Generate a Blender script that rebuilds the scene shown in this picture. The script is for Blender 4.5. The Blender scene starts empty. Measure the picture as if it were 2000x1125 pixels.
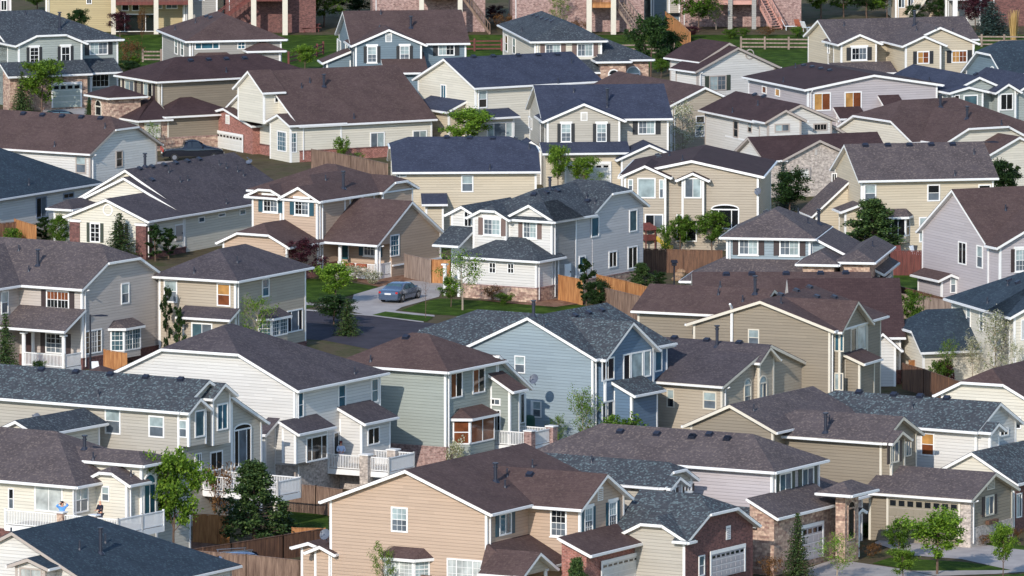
import bpy, math, random
from math import sin, cos, tan, radians, pi, sqrt
from mathutils import Vector, Matrix
random.seed(7)
SC = bpy.context.scene
COL = SC.collection
# ------------------------------------------------------------------ camera, sky, sun
PITCH = radians(6.3); HC = 83.7; F = 1000.0 / tan(radians(3.0))
cam_d = bpy.data.cameras.new("camera"); cam = bpy.data.objects.new("camera", cam_d); COL.objects.link(cam)
cam.location = (0, 0, HC); cam.rotation_euler = (pi / 2 - PITCH, 0, 0)
cam_d.sensor_width = 36; cam_d.angle = radians(6.0); cam_d.clip_start = 5; cam_d.clip_end = 6000
SC.camera = cam
SUN_AZ = radians(21); SUN_EL = radians(27)      # sun is behind the camera, to its left
sun_dir = Vector((-sin(SUN_AZ) * cos(SUN_EL), -cos(SUN_AZ) * cos(SUN_EL), sin(SUN_EL)))
W = bpy.data.worlds.new("World"); SC.world = W; W.use_nodes = True
nt = W.node_tree; nt.nodes.clear()
sky = nt.nodes.new("ShaderNodeTexSky"); sky.sky_type = 'NISHITA'; sky.sun_disc = False
sky.sun_elevation = SUN_EL; sky.sun_rotation = math.atan2(sun_dir.x, sun_dir.y); sky.air_density = 1.0; sky.dust_density = .2; sky.ozone_density = 2.0
bg = nt.nodes.new("ShaderNodeBackground"); bg.inputs[1].default_value = 0.15
ow = nt.nodes.new("ShaderNodeOutputWorld"); nt.links.new(sky.outputs[0], bg.inputs[0]); nt.links.new(bg.outputs[0], ow.inputs[0])
sl = bpy.data.lights.new("sun", 'SUN'); sl.energy = 2.4; sl.angle = radians(.5); sl.color = (1, .935, .845)
so = bpy.data.objects.new("sun", sl); COL.objects.link(so); so.rotation_euler = sun_dir.to_track_quat('Z', 'Y').to_euler(); so.location = (0, 0, 150)
SC.view_settings.view_transform = 'Standard'; SC.view_settings.look = 'None'; SC.view_settings.exposure = 0.74; SC.view_settings.gamma = 1
# ------------------------------------------------------------------ calibrated pixel -> place
CP = Vector((0, 0, HC)); FW = Vector((0, cos(PITCH), -sin(PITCH))); UPV = Vector((0, sin(PITCH), cos(PITCH)))
GS = 0.0128
def gz(x, y): return (y - 619) * GS
def ray(px, py): return (FW + Vector(((px - 1000) / F, 0, 0)) + UPV * (-(py - 562.5) / F)).normalized()
def proj(p):
    d = p - CP; w = d.dot(FW)
    return 1000 + F * d.x / w, 562.5 - F * d.dot(UPV) / w
ZM = {0: (0, 0, 1), 1: (0, 0, 3.75), 2: (450, 0, 3.75), 3: (900, 0, 3.75), 4: (1300, 0, 4.6875), 5: (1600, 0, 4.6875), 6: (0, 200, 3.75),
      7: (450, 250, 3.75), 8: (850, 150, 3.75), 9: (1300, 150, 4.6875), 10: (1600, 180, 4.6875), 11: (850, 350, 3.75), 12: (1300, 360, 4.6875),
      13: (1600, 360, 4.6875), 14: (0, 440, 4.6875), 15: (250, 440, 4.6875), 16: (550, 460, 4.6875), 17: (1200, 500, 3.75), 18: (1600, 560, 4.6875),
      19: (0, 600, 4.6875), 20: (0, 820, 3.75), 21: (380, 680, 4.6875), 22: (640, 640, 3.75), 23: (300, 860, 4.245), 24: (600, 860, 4.245),
      25: (950, 860, 4.245), 26: (1300, 800, 3.4625), 27: (1600, 800, 3.4625), 28: (1300, 740, 2.857), 29: (1040, 600, 4.0175)}
_z = [0]
def Z(i): _z[0] = i
def zx(x): o = ZM[_z[0]]; return o[0] + x / o[2]
def zy(y): o = ZM[_z[0]]; return o[1] + y / o[2]
class P:
    def __init__(s, v): s.v = v
class AX:
    def __init__(s, x): s.x = x
class RY:
    def __init__(s, x, y): s.x = x; s.y = y
def on_ground(px, py, h=0.0):
    d = ray(px, py); k = h
    # z = (y-619)*GS + k
    t = ((CP.y - 619) * GS + k - CP.z) / (d.z - GS * d.y)
    return CP + d * t
def on_z(px, py, z):
    d = ray(px, py); return CP + d * ((z - CP.z) / d.z)
def ppm(p): return F / ((p - CP).dot(FW))
# ------------------------------------------------------------------ materials
MATS = {}
def _mat(name):
    m = bpy.data.materials.new(name); m.use_nodes = True; n = m.node_tree; b = n.nodes["Principled BSDF"]
    return m, n, b
def N(n, t, **k):
    o = n.nodes.new(t)
    for a, v in k.items(): setattr(o, a, v)
    return o
def flat(name, c, rough=.6, spec=.4, metal=0, coat=0, noise=.06, nscale=3.0):
    if name in MATS: return MATS[name]
    m, n, b = _mat(name)
    tc = N(n, "ShaderNodeTexCoord"); nz = N(n, "ShaderNodeTexNoise"); nz.inputs["Scale"].default_value = nscale; nz.inputs["Detail"].default_value = 4
    n.links.new(tc.outputs["Object"], nz.inputs["Vector"])
    r = N(n, "ShaderNodeValToRGB"); r.color_ramp.elements[0].position = .3; r.color_ramp.elements[1].position = .7
    r.color_ramp.elements[0].color = [max(0, v * (1 - noise)) for v in c] + [1]; r.color_ramp.elements[1].color = [min(1, v * (1 + noise)) for v in c] + [1]
    n.links.new(nz.outputs[0], r.inputs[0]); n.links.new(r.outputs[0], b.inputs["Base Color"])
    b.inputs["Roughness"].default_value = rough; b.inputs["Specular IOR Level"].default_value = spec; b.inputs["Metallic"].default_value = metal
    b.inputs["Coat Weight"].default_value = coat
    MATS[name] = m; return m
def siding(name, c):
    m, n, b = _mat(name)
    uv = N(n, "ShaderNodeUVMap"); sp = N(n, "ShaderNodeSeparateXYZ"); n.links.new(uv.outputs[0], sp.inputs[0])
    mul = N(n, "ShaderNodeMath", operation='MULTIPLY'); mul.inputs[1].default_value = 1 / .205; n.links.new(sp.outputs[1], mul.inputs[0])
    fr = N(n, "ShaderNodeMath", operation='FRACT'); n.links.new(mul.outputs[0], fr.inputs[0])
    # lap profile: board leans outward to its lower edge, the reveal below is a deep groove
    rp = N(n, "ShaderNodeValToRGB"); e = rp.color_ramp.elements; e[0].position = 0; e[0].color = (1, 1, 1, 1); e[1].position = 1; e[1].color = (.25, .25, .25, 1)
    k = rp.color_ramp.elements.new(.80); k.color = (.55, .55, .55, 1); k = rp.color_ramp.elements.new(.86); k.color = (0, 0, 0, 1); k = rp.color_ramp.elements.new(.98); k.color = (0, 0, 0, 1)
    n.links.new(fr.outputs[0], rp.inputs[0])
    bp = N(n, "ShaderNodeBump"); bp.inputs["Strength"].default_value = 1.0; bp.inputs["Distance"].default_value = .022; n.links.new(rp.outputs[0], bp.inputs["Height"]); n.links.new(bp.outputs[0], b.inputs["Normal"])
    # board to board variation in tone, plus weathering
    fl = N(n, "ShaderNodeMath", operation='FLOOR'); n.links.new(mul.outputs[0], fl.inputs[0])
    bx = N(n, "ShaderNodeMath", operation='MULTIPLY'); bx.inputs[1].default_value = .27; n.links.new(sp.outputs[0], bx.inputs[0])
    off = N(n, "ShaderNodeMath", operation='MULTIPLY'); off.inputs[1].default_value = .37; n.links.new(fl.outputs[0], off.inputs[0])
    ad = N(n, "ShaderNodeMath", operation='ADD'); n.links.new(bx.outputs[0], ad.inputs[0]); n.links.new(off.outputs[0], ad.inputs[1])
    f2 = N(n, "ShaderNodeMath", operation='FLOOR'); n.links.new(ad.outputs[0], f2.inputs[0])
    cb = N(n, "ShaderNodeCombineXYZ"); n.links.new(f2.outputs[0], cb.inputs[0]); n.links.new(fl.outputs[0], cb.inputs[1])
    wn = N(n, "ShaderNodeTexWhiteNoise"); wn.noise_dimensions = '3D'; n.links.new(cb.outputs[0], wn.inputs[0])
    nz = N(n, "ShaderNodeTexNoise"); nz.inputs["Scale"].default_value = .6; nz.inputs["Detail"].default_value = 5; n.links.new(uv.outputs[0], nz.inputs["Vector"])
    a2 = N(n, "ShaderNodeMath", operation='ADD'); n.links.new(wn.outputs[0], a2.inputs[0]); n.links.new(nz.outputs[0], a2.inputs[1])
    mr = N(n, "ShaderNodeMapRange"); mr.inputs[1].default_value = 0; mr.inputs[2].default_value = 2; mr.inputs[3].default_value = .88; mr.inputs[4].default_value = 1.07; n.links.new(a2.outputs[0], mr.inputs[0])
    # the shadow line under each lap is painted in as a darker band
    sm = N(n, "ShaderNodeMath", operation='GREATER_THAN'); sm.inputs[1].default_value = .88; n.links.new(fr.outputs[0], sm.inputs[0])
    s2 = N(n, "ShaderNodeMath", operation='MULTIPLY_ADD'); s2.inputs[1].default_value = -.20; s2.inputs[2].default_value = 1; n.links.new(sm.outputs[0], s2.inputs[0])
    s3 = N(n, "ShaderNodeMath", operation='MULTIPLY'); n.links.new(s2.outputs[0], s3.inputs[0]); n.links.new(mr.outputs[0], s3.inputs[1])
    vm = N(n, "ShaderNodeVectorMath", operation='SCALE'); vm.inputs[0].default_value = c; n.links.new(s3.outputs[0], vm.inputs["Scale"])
    n.links.new(vm.outputs[0], b.inputs["Base Color"]); b.inputs["Roughness"].default_value = .55; b.inputs["Specular IOR Level"].default_value = .3
    MATS[name] = m
def shingle(name, c1, c2, fleck=None, famt=.72, fs=1.0):
    m, n, b = _mat(name)
    uv = N(n, "ShaderNodeUVMap")
    br = N(n, "ShaderNodeTexBrick"); br.offset = .37; br.inputs["Color1"].default_value = (*c1, 1); br.inputs["Color2"].default_value = (*c2, 1)
    br.inputs["Mortar"].default_value = (c1[0] * .55, c1[1] * .55, c1[2] * .55, 1); br.inputs["Scale"].default_value = 1; br.inputs["Mortar Size"].default_value = .006
    br.inputs["Brick Width"].default_value = .34; br.inputs["Row Height"].default_value = .17; br.inputs["Bias"].default_value = -.1
    n.links.new(uv.outputs[0], br.inputs["Vector"])
    nz = N(n, "ShaderNodeTexNoise"); nz.inputs["Scale"].default_value = .45; nz.inputs["Detail"].default_value = 6; n.links.new(uv.outputs[0], nz.inputs["Vector"])
    mr = N(n, "ShaderNodeMapRange"); mr.inputs[1].default_value = .3; mr.inputs[2].default_value = .7; mr.inputs[3].default_value = .86; mr.inputs[4].default_value = 1.14; n.links.new(nz.outputs[0], mr.inputs[0])
    vm = N(n, "ShaderNodeVectorMath", operation='SCALE'); n.links.new(br.outputs[0], vm.inputs[0]); n.links.new(mr.outputs[0], vm.inputs["Scale"])
    out = vm.outputs[0]
    if fleck:
        mp = N(n, "ShaderNodeMapping"); mp.inputs["Scale"].default_value = (5.2 * fs, 5.6 * fs, 1); n.links.new(uv.outputs[0], mp.inputs[0])
        # tabs of lighter granules, cut to the shingle courses
        sn = N(n, "ShaderNodeVectorMath", operation='SNAP'); sn.inputs[1].default_value = (.6, .62, 1); n.links.new(mp.outputs[0], sn.inputs[0])
        wn = N(n, "ShaderNodeTexWhiteNoise"); wn.noise_dimensions = '2D'; n.links.new(sn.outputs[0], wn.inputs[0])
        n2 = N(n, "ShaderNodeTexNoise"); n2.inputs["Scale"].default_value = 1.1; n2.inputs["Detail"].default_value = 2; n.links.new(uv.outputs[0], n2.inputs["Vector"])
        a = N(n, "ShaderNodeMath", operation='MULTIPLY_ADD'); a.inputs[1].default_value = .22; n.links.new(n2.outputs[0], a.inputs[0]); n.links.new(wn.outputs[0], a.inputs[2])
        g = N(n, "ShaderNodeMapRange"); g.inputs[1].default_value = famt + .16; g.inputs[2].default_value = famt + .52; g.inputs[4].default_value = .75; n.links.new(a.outputs[0], g.inputs[0])
        mx = N(n, "ShaderNodeMix", data_type='RGBA'); mx.inputs[7].default_value = (*fleck, 1); n.links.new(g.outputs[0], mx.inputs[0]); n.links.new(out, mx.inputs[6]); out = mx.outputs[2]
    n.links.new(out, b.inputs["Base Color"]); b.inputs["Roughness"].default_value = .9; b.inputs["Specular IOR Level"].default_value = .1
    bp = N(n, "ShaderNodeBump"); bp.inputs["Strength"].default_value = .6; bp.inputs["Distance"].default_value = .02
    n.links.new(br.outputs[1], bp.inputs["Height"]); bp.invert = True; n.links.new(bp.outputs[0], b.inputs["Normal"])
    MATS[name] = m
def brick(name, c1, c2, mort, w=.22, h=.075, bias=0):
    m, n, b = _mat(name)
    uv = N(n, "ShaderNodeUVMap"); br = N(n, "ShaderNodeTexBrick"); br.inputs["Color1"].default_value = (*c1, 1); br.inputs["Color2"].default_value = (*c2, 1)
    br.inputs["Mortar"].default_value = (*mort, 1); br.inputs["Scale"].default_value = 1; br.inputs["Mortar Size"].default_value = .008; br.inputs["Bias"].default_value = bias
    br.inputs["Brick Width"].default_value = w; br.inputs["Row Height"].default_value = h; n.links.new(uv.outputs[0], br.inputs["Vector"])
    nz = N(n, "ShaderNodeTexNoise"); nz.inputs["Scale"].default_value = 5; nz.inputs["Detail"].default_value = 4; n.links.new(uv.outputs[0], nz.inputs["Vector"])
    mr = N(n, "ShaderNodeMapRange"); mr.inputs[1].default_value = .3; mr.inputs[2].default_value = .7; mr.inputs[3].default_value = .65; mr.inputs[4].default_value = 1.35; n.links.new(nz.outputs[0], mr.inputs[0])
    vm = N(n, "ShaderNodeVectorMath", operation='SCALE'); n.links.new(br.outputs[0], vm.inputs[0]); n.links.new(mr.outputs[0], vm.inputs["Scale"])
    n.links.new(vm.outputs[0], b.inputs["Base Color"]); b.inputs["Roughness"].default_value = .85
    MATS[name] = m
def ground(name, cols, scale, bump=.02, rough=.95, detail=8):
    m, n, b = _mat(name); tc = N(n, "ShaderNodeTexCoord"); nz = N(n, "ShaderNodeTexNoise"); nz.inputs["Scale"].default_value = scale; nz.inputs["Detail"].default_value = detail; nz.inputs["Roughness"].default_value = .7
    n.links.new(tc.outputs["Object"], nz.inputs["Vector"]); r = N(n, "ShaderNodeValToRGB"); els = r.color_ramp.elements
    els[0].position = .32; els[0].color = (*cols[0], 1); els[1].position = .68; els[1].color = (*cols[-1], 1)
    for i, c in enumerate(cols[1:-1]): e = els.new(.32 + .36 * (i + 1) / (len(cols) - 1)); e.color = (*c, 1)
    n.links.new(nz.outputs[0], r.inputs[0]); n.links.new(r.outputs[0], b.inputs["Base Color"]); b.inputs["Roughness"].default_value = rough; b.inputs["Specular IOR Level"].default_value = .04
    n2 = N(n, "ShaderNodeTexNoise"); n2.inputs["Scale"].default_value = 14; n2.inputs["Detail"].default_value = 3; n.links.new(tc.outputs["Object"], n2.inputs["Vector"])
    bp = N(n, "ShaderNodeBump"); bp.inputs["Distance"].default_value = bump; n.links.new(n2.outputs[0], bp.inputs["Height"]); n.links.new(bp.outputs[0], b.inputs["Normal"])
    MATS[name] = m
SR = lambda r, g, b: tuple((v / 255 / 12.92) if v / 255 <= .04045 else ((v / 255 + .055) / 1.055) ** 2.4 for v in (r, g, b))
def alb(r, g, b, k=.78):          # reflectance from a sunlit photo colour
    m = (r + g + b) / 3; r, g, b = [(m + .80 * (v - m)) * .985 for v in (r, g, b)]; c = SR(r, g, b + 1); return tuple(min(.85, v * k) for v in c)
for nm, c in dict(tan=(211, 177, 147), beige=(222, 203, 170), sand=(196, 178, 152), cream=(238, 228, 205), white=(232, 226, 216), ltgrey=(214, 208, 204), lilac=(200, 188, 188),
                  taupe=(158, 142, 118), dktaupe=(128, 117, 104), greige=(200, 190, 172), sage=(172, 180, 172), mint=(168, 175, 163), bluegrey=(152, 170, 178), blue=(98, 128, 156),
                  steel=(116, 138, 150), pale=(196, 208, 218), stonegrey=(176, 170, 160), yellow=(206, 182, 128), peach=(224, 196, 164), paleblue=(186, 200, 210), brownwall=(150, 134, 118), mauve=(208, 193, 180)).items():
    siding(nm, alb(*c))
shingle("charcoal", SR(74, 68, 72), SR(83, 76, 79), SR(104, 96, 94), .66)
shingle("brown", SR(82, 66, 64), SR(91, 74, 70), SR(106, 89, 83), .72)
shingle("dkbrown", SR(66, 51, 52), SR(74, 58, 58), SR(84, 67, 65), .8)
shingle("grey", SR(84, 76, 77), SR(93, 84, 84), SR(122, 109, 103), .62)
shingle("slate", SR(62, 66, 72), SR(71, 74, 79), SR(112, 122, 124), .68)
shingle("navy", SR(58, 62, 77), SR(65, 69, 84), SR(82, 87, 102), .72)
shingle("teal", SR(50, 60, 70), SR(57, 67, 77), SR(84, 102, 108), .74)
shingle("speckle", SR(66, 69, 74), SR(76, 77, 81), SR(116, 132, 134), .62)
brick("redbrick", SR(126, 72, 62), SR(162, 104, 90), SR(164, 138, 128), w=.24, h=.1)
brick("dkbrick", SR(84, 50, 48), SR(116, 74, 68), SR(112, 90, 84), w=.24, h=.1)
brick("pinkbrick", SR(124, 92, 86), SR(164, 134, 126), SR(168, 150, 142), w=.26, h=.11)
brick("stone", SR(136, 104, 92), SR(196, 168, 146), SR(150, 128, 114), w=.34, h=.15)
brick("greybrick", SR(150, 138, 130), SR(190, 176, 164), SR(186, 176, 166), w=.26, h=.1)
flat("trim", (.78, .76, .73), .5, noise=.03); flat("trimcream", (.62, .56, .46), .5, noise=.03); flat("trimtaupe", (.40, .34, .30), .5, noise=.03)
flat("gutter", (.74, .73, .72), .35, noise=.03)
flat("sh_black", (.03, .03, .032), .5); flat("sh_brown", (.045, .03, .03), .5); flat("sh_teal", (.022, .07, .095), .5); flat("sh_green", (.045, .055, .04), .5); flat("sh_mauve", (.16, .105, .09), .5)
flat("metal_dark", (.022, .024, .035), .5, metal=.3); flat("ventpipe", (.02, .024, .04), .5)
flat("flash", (.22, .26, .34), .45, metal=.3)
def glassmat(name, c, rough=.06, spec=.8):
    flat(name, c, rough, spec, noise=.35, nscale=1.3)
glassmat("g_dark", (.010, .012, .014)); glassmat("g_sky", (.06, .11, .13)); glassmat("g_blind", (.42, .44, .42), .12, .7); glassmat("g_grey", (.11, .13, .15)); glassmat("g_amber", (.42, .22, .07), .12)
glassmat("g_rust", (.16, .05, .02), .12); glassmat("g_blue", (.03, .10, .14)); glassmat("g_pale", (.30, .36, .36), .1)
def woodm(name, c1, c2):
    m, n, b = _mat(name); tc = N(n, "ShaderNodeTexCoord"); mp = N(n, "ShaderNodeMapping"); mp.inputs["Scale"].default_value = (6, 6, .9); n.links.new(tc.outputs["Object"], mp.inputs[0])
    nz = N(n, "ShaderNodeTexNoise"); nz.inputs["Scale"].default_value = 1.0; nz.inputs["Detail"].default_value = 8; n.links.new(mp.outputs[0], nz.inputs["Vector"])
    r = N(n, "ShaderNodeValToRGB"); r.color_ramp.elements[0].position = .3; r.color_ramp.elements[1].position = .7; r.color_ramp.elements[0].color = (*c1, 1); r.color_ramp.elements[1].color = (*c2, 1)
    n.links.new(nz.outputs[0], r.inputs[0]); n.links.new(r.outputs[0], b.inputs["Base Color"]); b.inputs["Roughness"].default_value = .8; MATS[name] = m
woodm("cedar", SR(138, 86, 46), SR(192, 136, 84)); woodm("oldwood", SR(92, 70, 58), SR(142, 116, 98)); woodm("dkwood", SR(76, 52, 40), SR(118, 84, 62)); woodm("redwood", SR(84, 42, 38), SR(116, 62, 54)); woodm("greywood", SR(112, 94, 84), SR(158, 138, 124))
flat("doorpanel", (.62, .60, .55), .45, noise=.03); flat("doortaupe", (.26, .225, .17), .45, noise=.03); flat("doorgreen", (.33, .37, .33), .45, noise=.03); flat("doorlilac", (.40, .37, .38), .45, noise=.03); flat("darkdoor", (.05, .03, .03), .4); flat("tealdoor", (.02, .09, .11), .4)
ground("lawn", [SR(40, 56, 22), SR(58, 78, 28), SR(82, 102, 40)], .8, .05); ground("concrete", [SR(150, 143, 140), SR(176, 168, 162)], .5, .004, .85); ground("asphalt", [SR(60, 57, 63), SR(76, 72, 78)], .7, .004, .85)
ground("mulch", [SR(92, 66, 54), SR(132, 100, 82), SR(160, 130, 108)], 2.2, .06); ground("dirt", [SR(74, 66, 52), SR(94, 84, 66), SR(62, 72, 38)], .35, .05)
# ------------------------------------------------------------------ mesh helpers
def new_obj(name, verts, faces, mats, parent=None, mi=None, uvs=None, smooth=False):
    me = bpy.data.meshes.new(name); me.from_pydata([tuple(v) for v in verts], [], faces)
    for m in (mats if isinstance(mats, (list, tuple)) else [mats]): me.materials.append(MATS[m] if isinstance(m, str) else m)
    if mi: me.polygons.foreach_set("material_index", mi)
    if uvs:
        l = me.uv_layers.new(name="UVMap"); flatuv = [c for f in uvs for p in f for c in p]; l.data.foreach_set("uv", flatuv)
    if smooth: me.polygons.foreach_set("use_smooth", [True] * len(me.polygons))
    me.update(); o = bpy.data.objects.new(name, me); COL.objects.link(o)
    if parent: o.parent = parent
    return o
def tag(o, label=None, cat=None, group=None, kind=None):
    if label: o["label"] = label
    if cat: o["category"] = cat
    if group: o["group"] = group
    if kind: o["kind"] = kind
    return o
def empty(name, loc, rz=0, label=None, cat=None, group=None):
    o = bpy.data.objects.new(name, None); COL.objects.link(o); o.location = loc; o.rotation_euler = (0, 0, rz); o.empty_display_size = .5
    return tag(o, label, cat, group)
class MB:
    """collects polygons with per-face uv (u horizontal, v up, metres)"""
    def __init__(s): s.v = []; s.f = []; s.mi = []; s.uv = []
    def poly(s, pts, mi=0, uv=None):
        k = len(s.v); pts = [Vector(p) for p in pts]; s.v += pts; s.f.append(tuple(range(k, k + len(pts)))); s.mi.append(mi)
        if uv is None:
            n = Vector((0, 0, 0))
            for i in range(1, len(pts) - 1): n += (pts[i] - pts[0]).cross(pts[i + 1] - pts[0])
            n = n.normalized() if n.length > 1e-9 else Vector((0, 0, 1))
            if abs(n.z) > .97: uv = [(p.x, p.y) for p in pts]
            else:
                t = Vector((0, 0, 1)).cross(n).normalized(); w = n.cross(t); uv = [(p.dot(t), p.dot(w)) for p in pts]
        s.uv.append(uv)
    def box(s, x0, x1, y0, y1, z0, z1, mi=0):
        c = [(x0, y0, z0), (x1, y0, z0), (x1, y1, z0), (x0, y1, z0), (x0, y0, z1), (x1, y0, z1), (x1, y1, z1), (x0, y1, z1)]
        for q in ((0, 1, 5, 4), (1, 2, 6, 5), (2, 3, 7, 6), (3, 0, 4, 7), (4, 5, 6, 7), (3, 2, 1, 0)): s.poly([c[i] for i in q], mi)
    def obox(s, o, u, v, w, mi=0):      # oriented box: origin + three edge vectors
        o, u, v, w = map(Vector, (o, u, v, w))
        if u.cross(v).dot(w) < 0: o = o + u; u = -u
        c = [o, o + u, o + u + v, o + v, o + w, o + u + w, o + u + v + w, o + v + w]
        for q in ((0, 1, 5, 4), (1, 2, 6, 5), (2, 3, 7, 6), (3, 0, 4, 7), (4, 5, 6, 7), (3, 2, 1, 0)): s.poly([c[i] for i in q], mi)
    def bar(s, a, b, w, h=None, mi=0, up=Vector((0, 0, 1))):
        a, b = Vector(a), Vector(b); d = (b - a); h = h or w
        if abs(d.normalized().dot(up)) > .95: up = Vector((1, 0, 0))
        t = d.cross(up).normalized() * w; k = t.cross(d).normalized() * h
        s.obox(a - t / 2 - k / 2, d, t, k, mi)
    def tube(s, a, b, r0, r1=None, n=8, mi=0, caps=True):
        a, b = Vector(a), Vector(b); r1 = r0 if r1 is None else r1; d = (b - a).normalized(); x = d.orthogonal().normalized(); y = d.cross(x)
        A = [a + (x * cos(2 * pi * i / n) + y * sin(2 * pi * i / n)) * r0 for i in range(n)]; B = [b + (x * cos(2 * pi * i / n) + y * sin(2 * pi * i / n)) * r1 for i in range(n)]
        for i in range(n): j = (i + 1) % n; s.poly([A[i], A[j], B[j], B[i]], mi)
        if caps: s.poly(A[::-1], mi); s.poly(B, mi)
    def build(s, name, mats, parent=None, smooth=False): return new_obj(name, s.v, s.f, mats, parent, s.mi, s.uv, smooth)
def ray_poly(o, d, pts):
    n = Vector((0, 0, 0))
    for i in range(1, len(pts) - 1): n += (pts[i] - pts[0]).cross(pts[i + 1] - pts[0])
    n = n.normalized(); dn = d.dot(n)
    if abs(dn) < 1e-7: return None
    t = (pts[0] - o).dot(n) / dn
    if t <= 0: return None
    p = o + d * t; e = n.orthogonal().normalized(); f = n.cross(e); q = [((v - p).dot(e), (v - p).dot(f)) for v in pts]; ins = False
    for i in range(len(q)):
        (x0, y0), (x1, y1) = q[i], q[(i + 1) % len(q)]
        if (y0 > 0) != (y1 > 0) and (x1 - x0) * (-y0) / (y1 - y0) + x0 > 0: ins = not ins
    return (t, p, (n if dn < 0 else -n)) if ins else None
# ------------------------------------------------------------------ the house
HOUSES = []
class House:
    def __init__(s, label, x, y, eh, dR=None, dL=None, phi=None, wall="tan", roof="brown", trim="trim", sh="sh_black", p=.42, grp=None, name="house", base=None, oh=.42):
        s.label = label; s.wall = wall; s.roofm = roof; s.trim = trim; s.sh = sh; s.p = p; s.oh = oh
        px, py = zx(x), zy(y)
        if base is not None:
            g = on_ground(px, zy(base)); d = ray(px, py); hd = Vector((d.x, d.y, 0)).length
            eh = CP.z + (Vector((g.x, g.y, 0)).length) / hd * d.z - g.z
        c = on_ground(px, py, eh); s.g = gz(c.x, c.y); s.O = Vector((c.x, c.y, s.g)); s.eh = eh + p * oh + .17
        if phi is None:
            vx = vy = 0
            for q, isR in ((dR, 1), (dL, 0)):
                if q is None: continue
                A = on_z(zx(q[0]), zy(q[1]), c.z); B = on_z(zx(q[2]), zy(q[3]), c.z); v = B - A; wt = abs(zx(q[2]) - zx(q[0])) ** 1.5
                if isR:
                    if v.x < 0: v = -v
                else:
                    if v.x > 0: v = -v       # L runs to the left and back
                    v = Vector((v.y, -v.x, 0))
                v.z = 0; v = v.normalized() * wt; vx += v.x; vy += v.y
            phi = math.degrees(math.atan2(vy, vx))
        s.phi = radians(phi); s.r = Vector((cos(s.phi), sin(s.phi), 0)); s.l = Vector((-sin(s.phi), cos(s.phi), 0))
        s.root = empty(name, s.O, s.phi, label, "house", grp)
        s.walls = []; s.roofs = []; s.blocks = []; s.main = None; s.foot = []
        HOUSES.append(s)
    def w(s, a, b, z): return s.O + s.r * a + s.l * b + Vector((0, 0, z))
    def loc(s, p): d = p - s.O; return Vector((d.dot(s.r), d.dot(s.l), d.z))
    def solve_a(s, px, b, z):
        # point O + r a + l b + z, projected x = px
        d = ray(px, 500); # plane through camera containing vertical: use proj ratio
        k = (px - 1000) / F; Q = s.w(0, b, z) - CP
        # (Q.x + a r.x) = k*((Q.dot(FW)) + a r.dot(FW))
        den = s.r.x - k * s.r.dot(FW); return (k * Q.dot(FW) - Q.x) / den
    def solve_b(s, px, a, z):
        k = (px - 1000) / F; Q = s.w(a, 0, z) - CP; den = s.l.x - k * s.l.dot(FW); return (k * Q.dot(FW) - Q.x) / den
    def solve_z(s, py, a, b):
        k = -(py - 562.5) / F; Q = s.w(a, b, 0) - CP; den = UPV.z - k * FW.z; return (k * Q.dot(FW) - Q.dot(UPV)) / den
    def blk(s, a0, a1, b0, b1, ze=None, roof='a', clip=(0, 0), p=None, oh=None, z0=-2.0, wall=None, base=None, apex=None, roofm=None, open=False, trims=True, spout=False, gable_wall=None, ohg=None, porch=0, cut=None):
        p = s.p if p is None else p; oh = s.oh if oh is None else oh; wall = wall or s.wall; roofm = roofm or s.roofm; ohg = oh * .8 if ohg is None else ohg
        if ze is None: ze = s.main['ze'] if s.main else s.eh
        zg = ze if not isinstance(ze, P) else s.eh
        if isinstance(a0, P): a0 = s.solve_a(zx(a0.v), b0 if not isinstance(b0, P) else 0, zg)
        if isinstance(b0, P): b0 = s.solve_b(zx(b0.v), a0, zg)
        if isinstance(ze, P): ze = s.solve_z(zy(ze.v), a0, b0) + p * oh + .17
        if isinstance(z0, P): z0 = s.solve_z(zy(z0.v), a0, b0)
        if isinstance(b1, AX): b1 = 2 * s.solve_b(zx(b1.x), a0, ze) - b0
        if isinstance(a1, AX): a1 = 2 * s.solve_a(zx(a1.x), b0, ze) - a0
        if isinstance(a1, P): a1 = s.solve_a(zx(a1.v), b0, ze)
        if isinstance(b1, P): b1 = s.solve_b(zx(b1.v), a0, ze)
        if isinstance(b1, RY) or isinstance(a1, RY):
            q = b1 if isinstance(b1, RY) else a1; lo, hi = 1.0, 30.0
            for _ in range(40):
                w = (lo + hi) / 2; zr = ze + p * w / 2
                if isinstance(b1, RY): bb = b0 + w / 2; aa = s.solve_a(zx(q.x), bb, zr)
                else: aa = a0 + w / 2; bb = s.solve_b(zx(q.x), aa, zr)
                yy = proj(s.w(aa, bb, zr))[1]
                if yy > zy(q.y): lo = w
                else: hi = w
            if isinstance(b1, RY): b1 = b0 + w
            else: a1 = a0 + w
        if apex is not None:          # pixel height of the visible gable's apex sets the pitch
            if roof == 'a': wd = b1 - b0; zr = s.solve_z(zy(apex), a0, b0 + wd / 2)
            else: wd = a1 - a0; zr = s.solve_z(zy(apex), a0 + wd / 2, b0)
            p = max(.15, (zr - ze) / (wd / 2))
        if a1 is None: wdt = b1 - b0; zr = ze + p * wdt / 2; a1 = max(a0 + 1, s.main['a0'] + (zr - s.main['ze']) / s.main['p'])
        if b1 is None: wdt = a1 - a0; zr = ze + p * wdt / 2; b1 = max(b0 + 1, s.main['b0'] + (zr - s.main['ze']) / s.main['p'])
        if roof in ('a', 'b') and clip[0] >= .95 and clip[1] >= .95 and ((a1 - a0) < (b1 - b0)) == (roof == 'a'): roof = 'b' if roof == 'a' else 'a'
        B = dict(a0=a0, a1=a1, b0=b0, b1=b1, ze=ze, p=p, roof=roof)
        if s.main is None: s.main = B; spout = spout or not open
        s.blocks.append(B)
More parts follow.
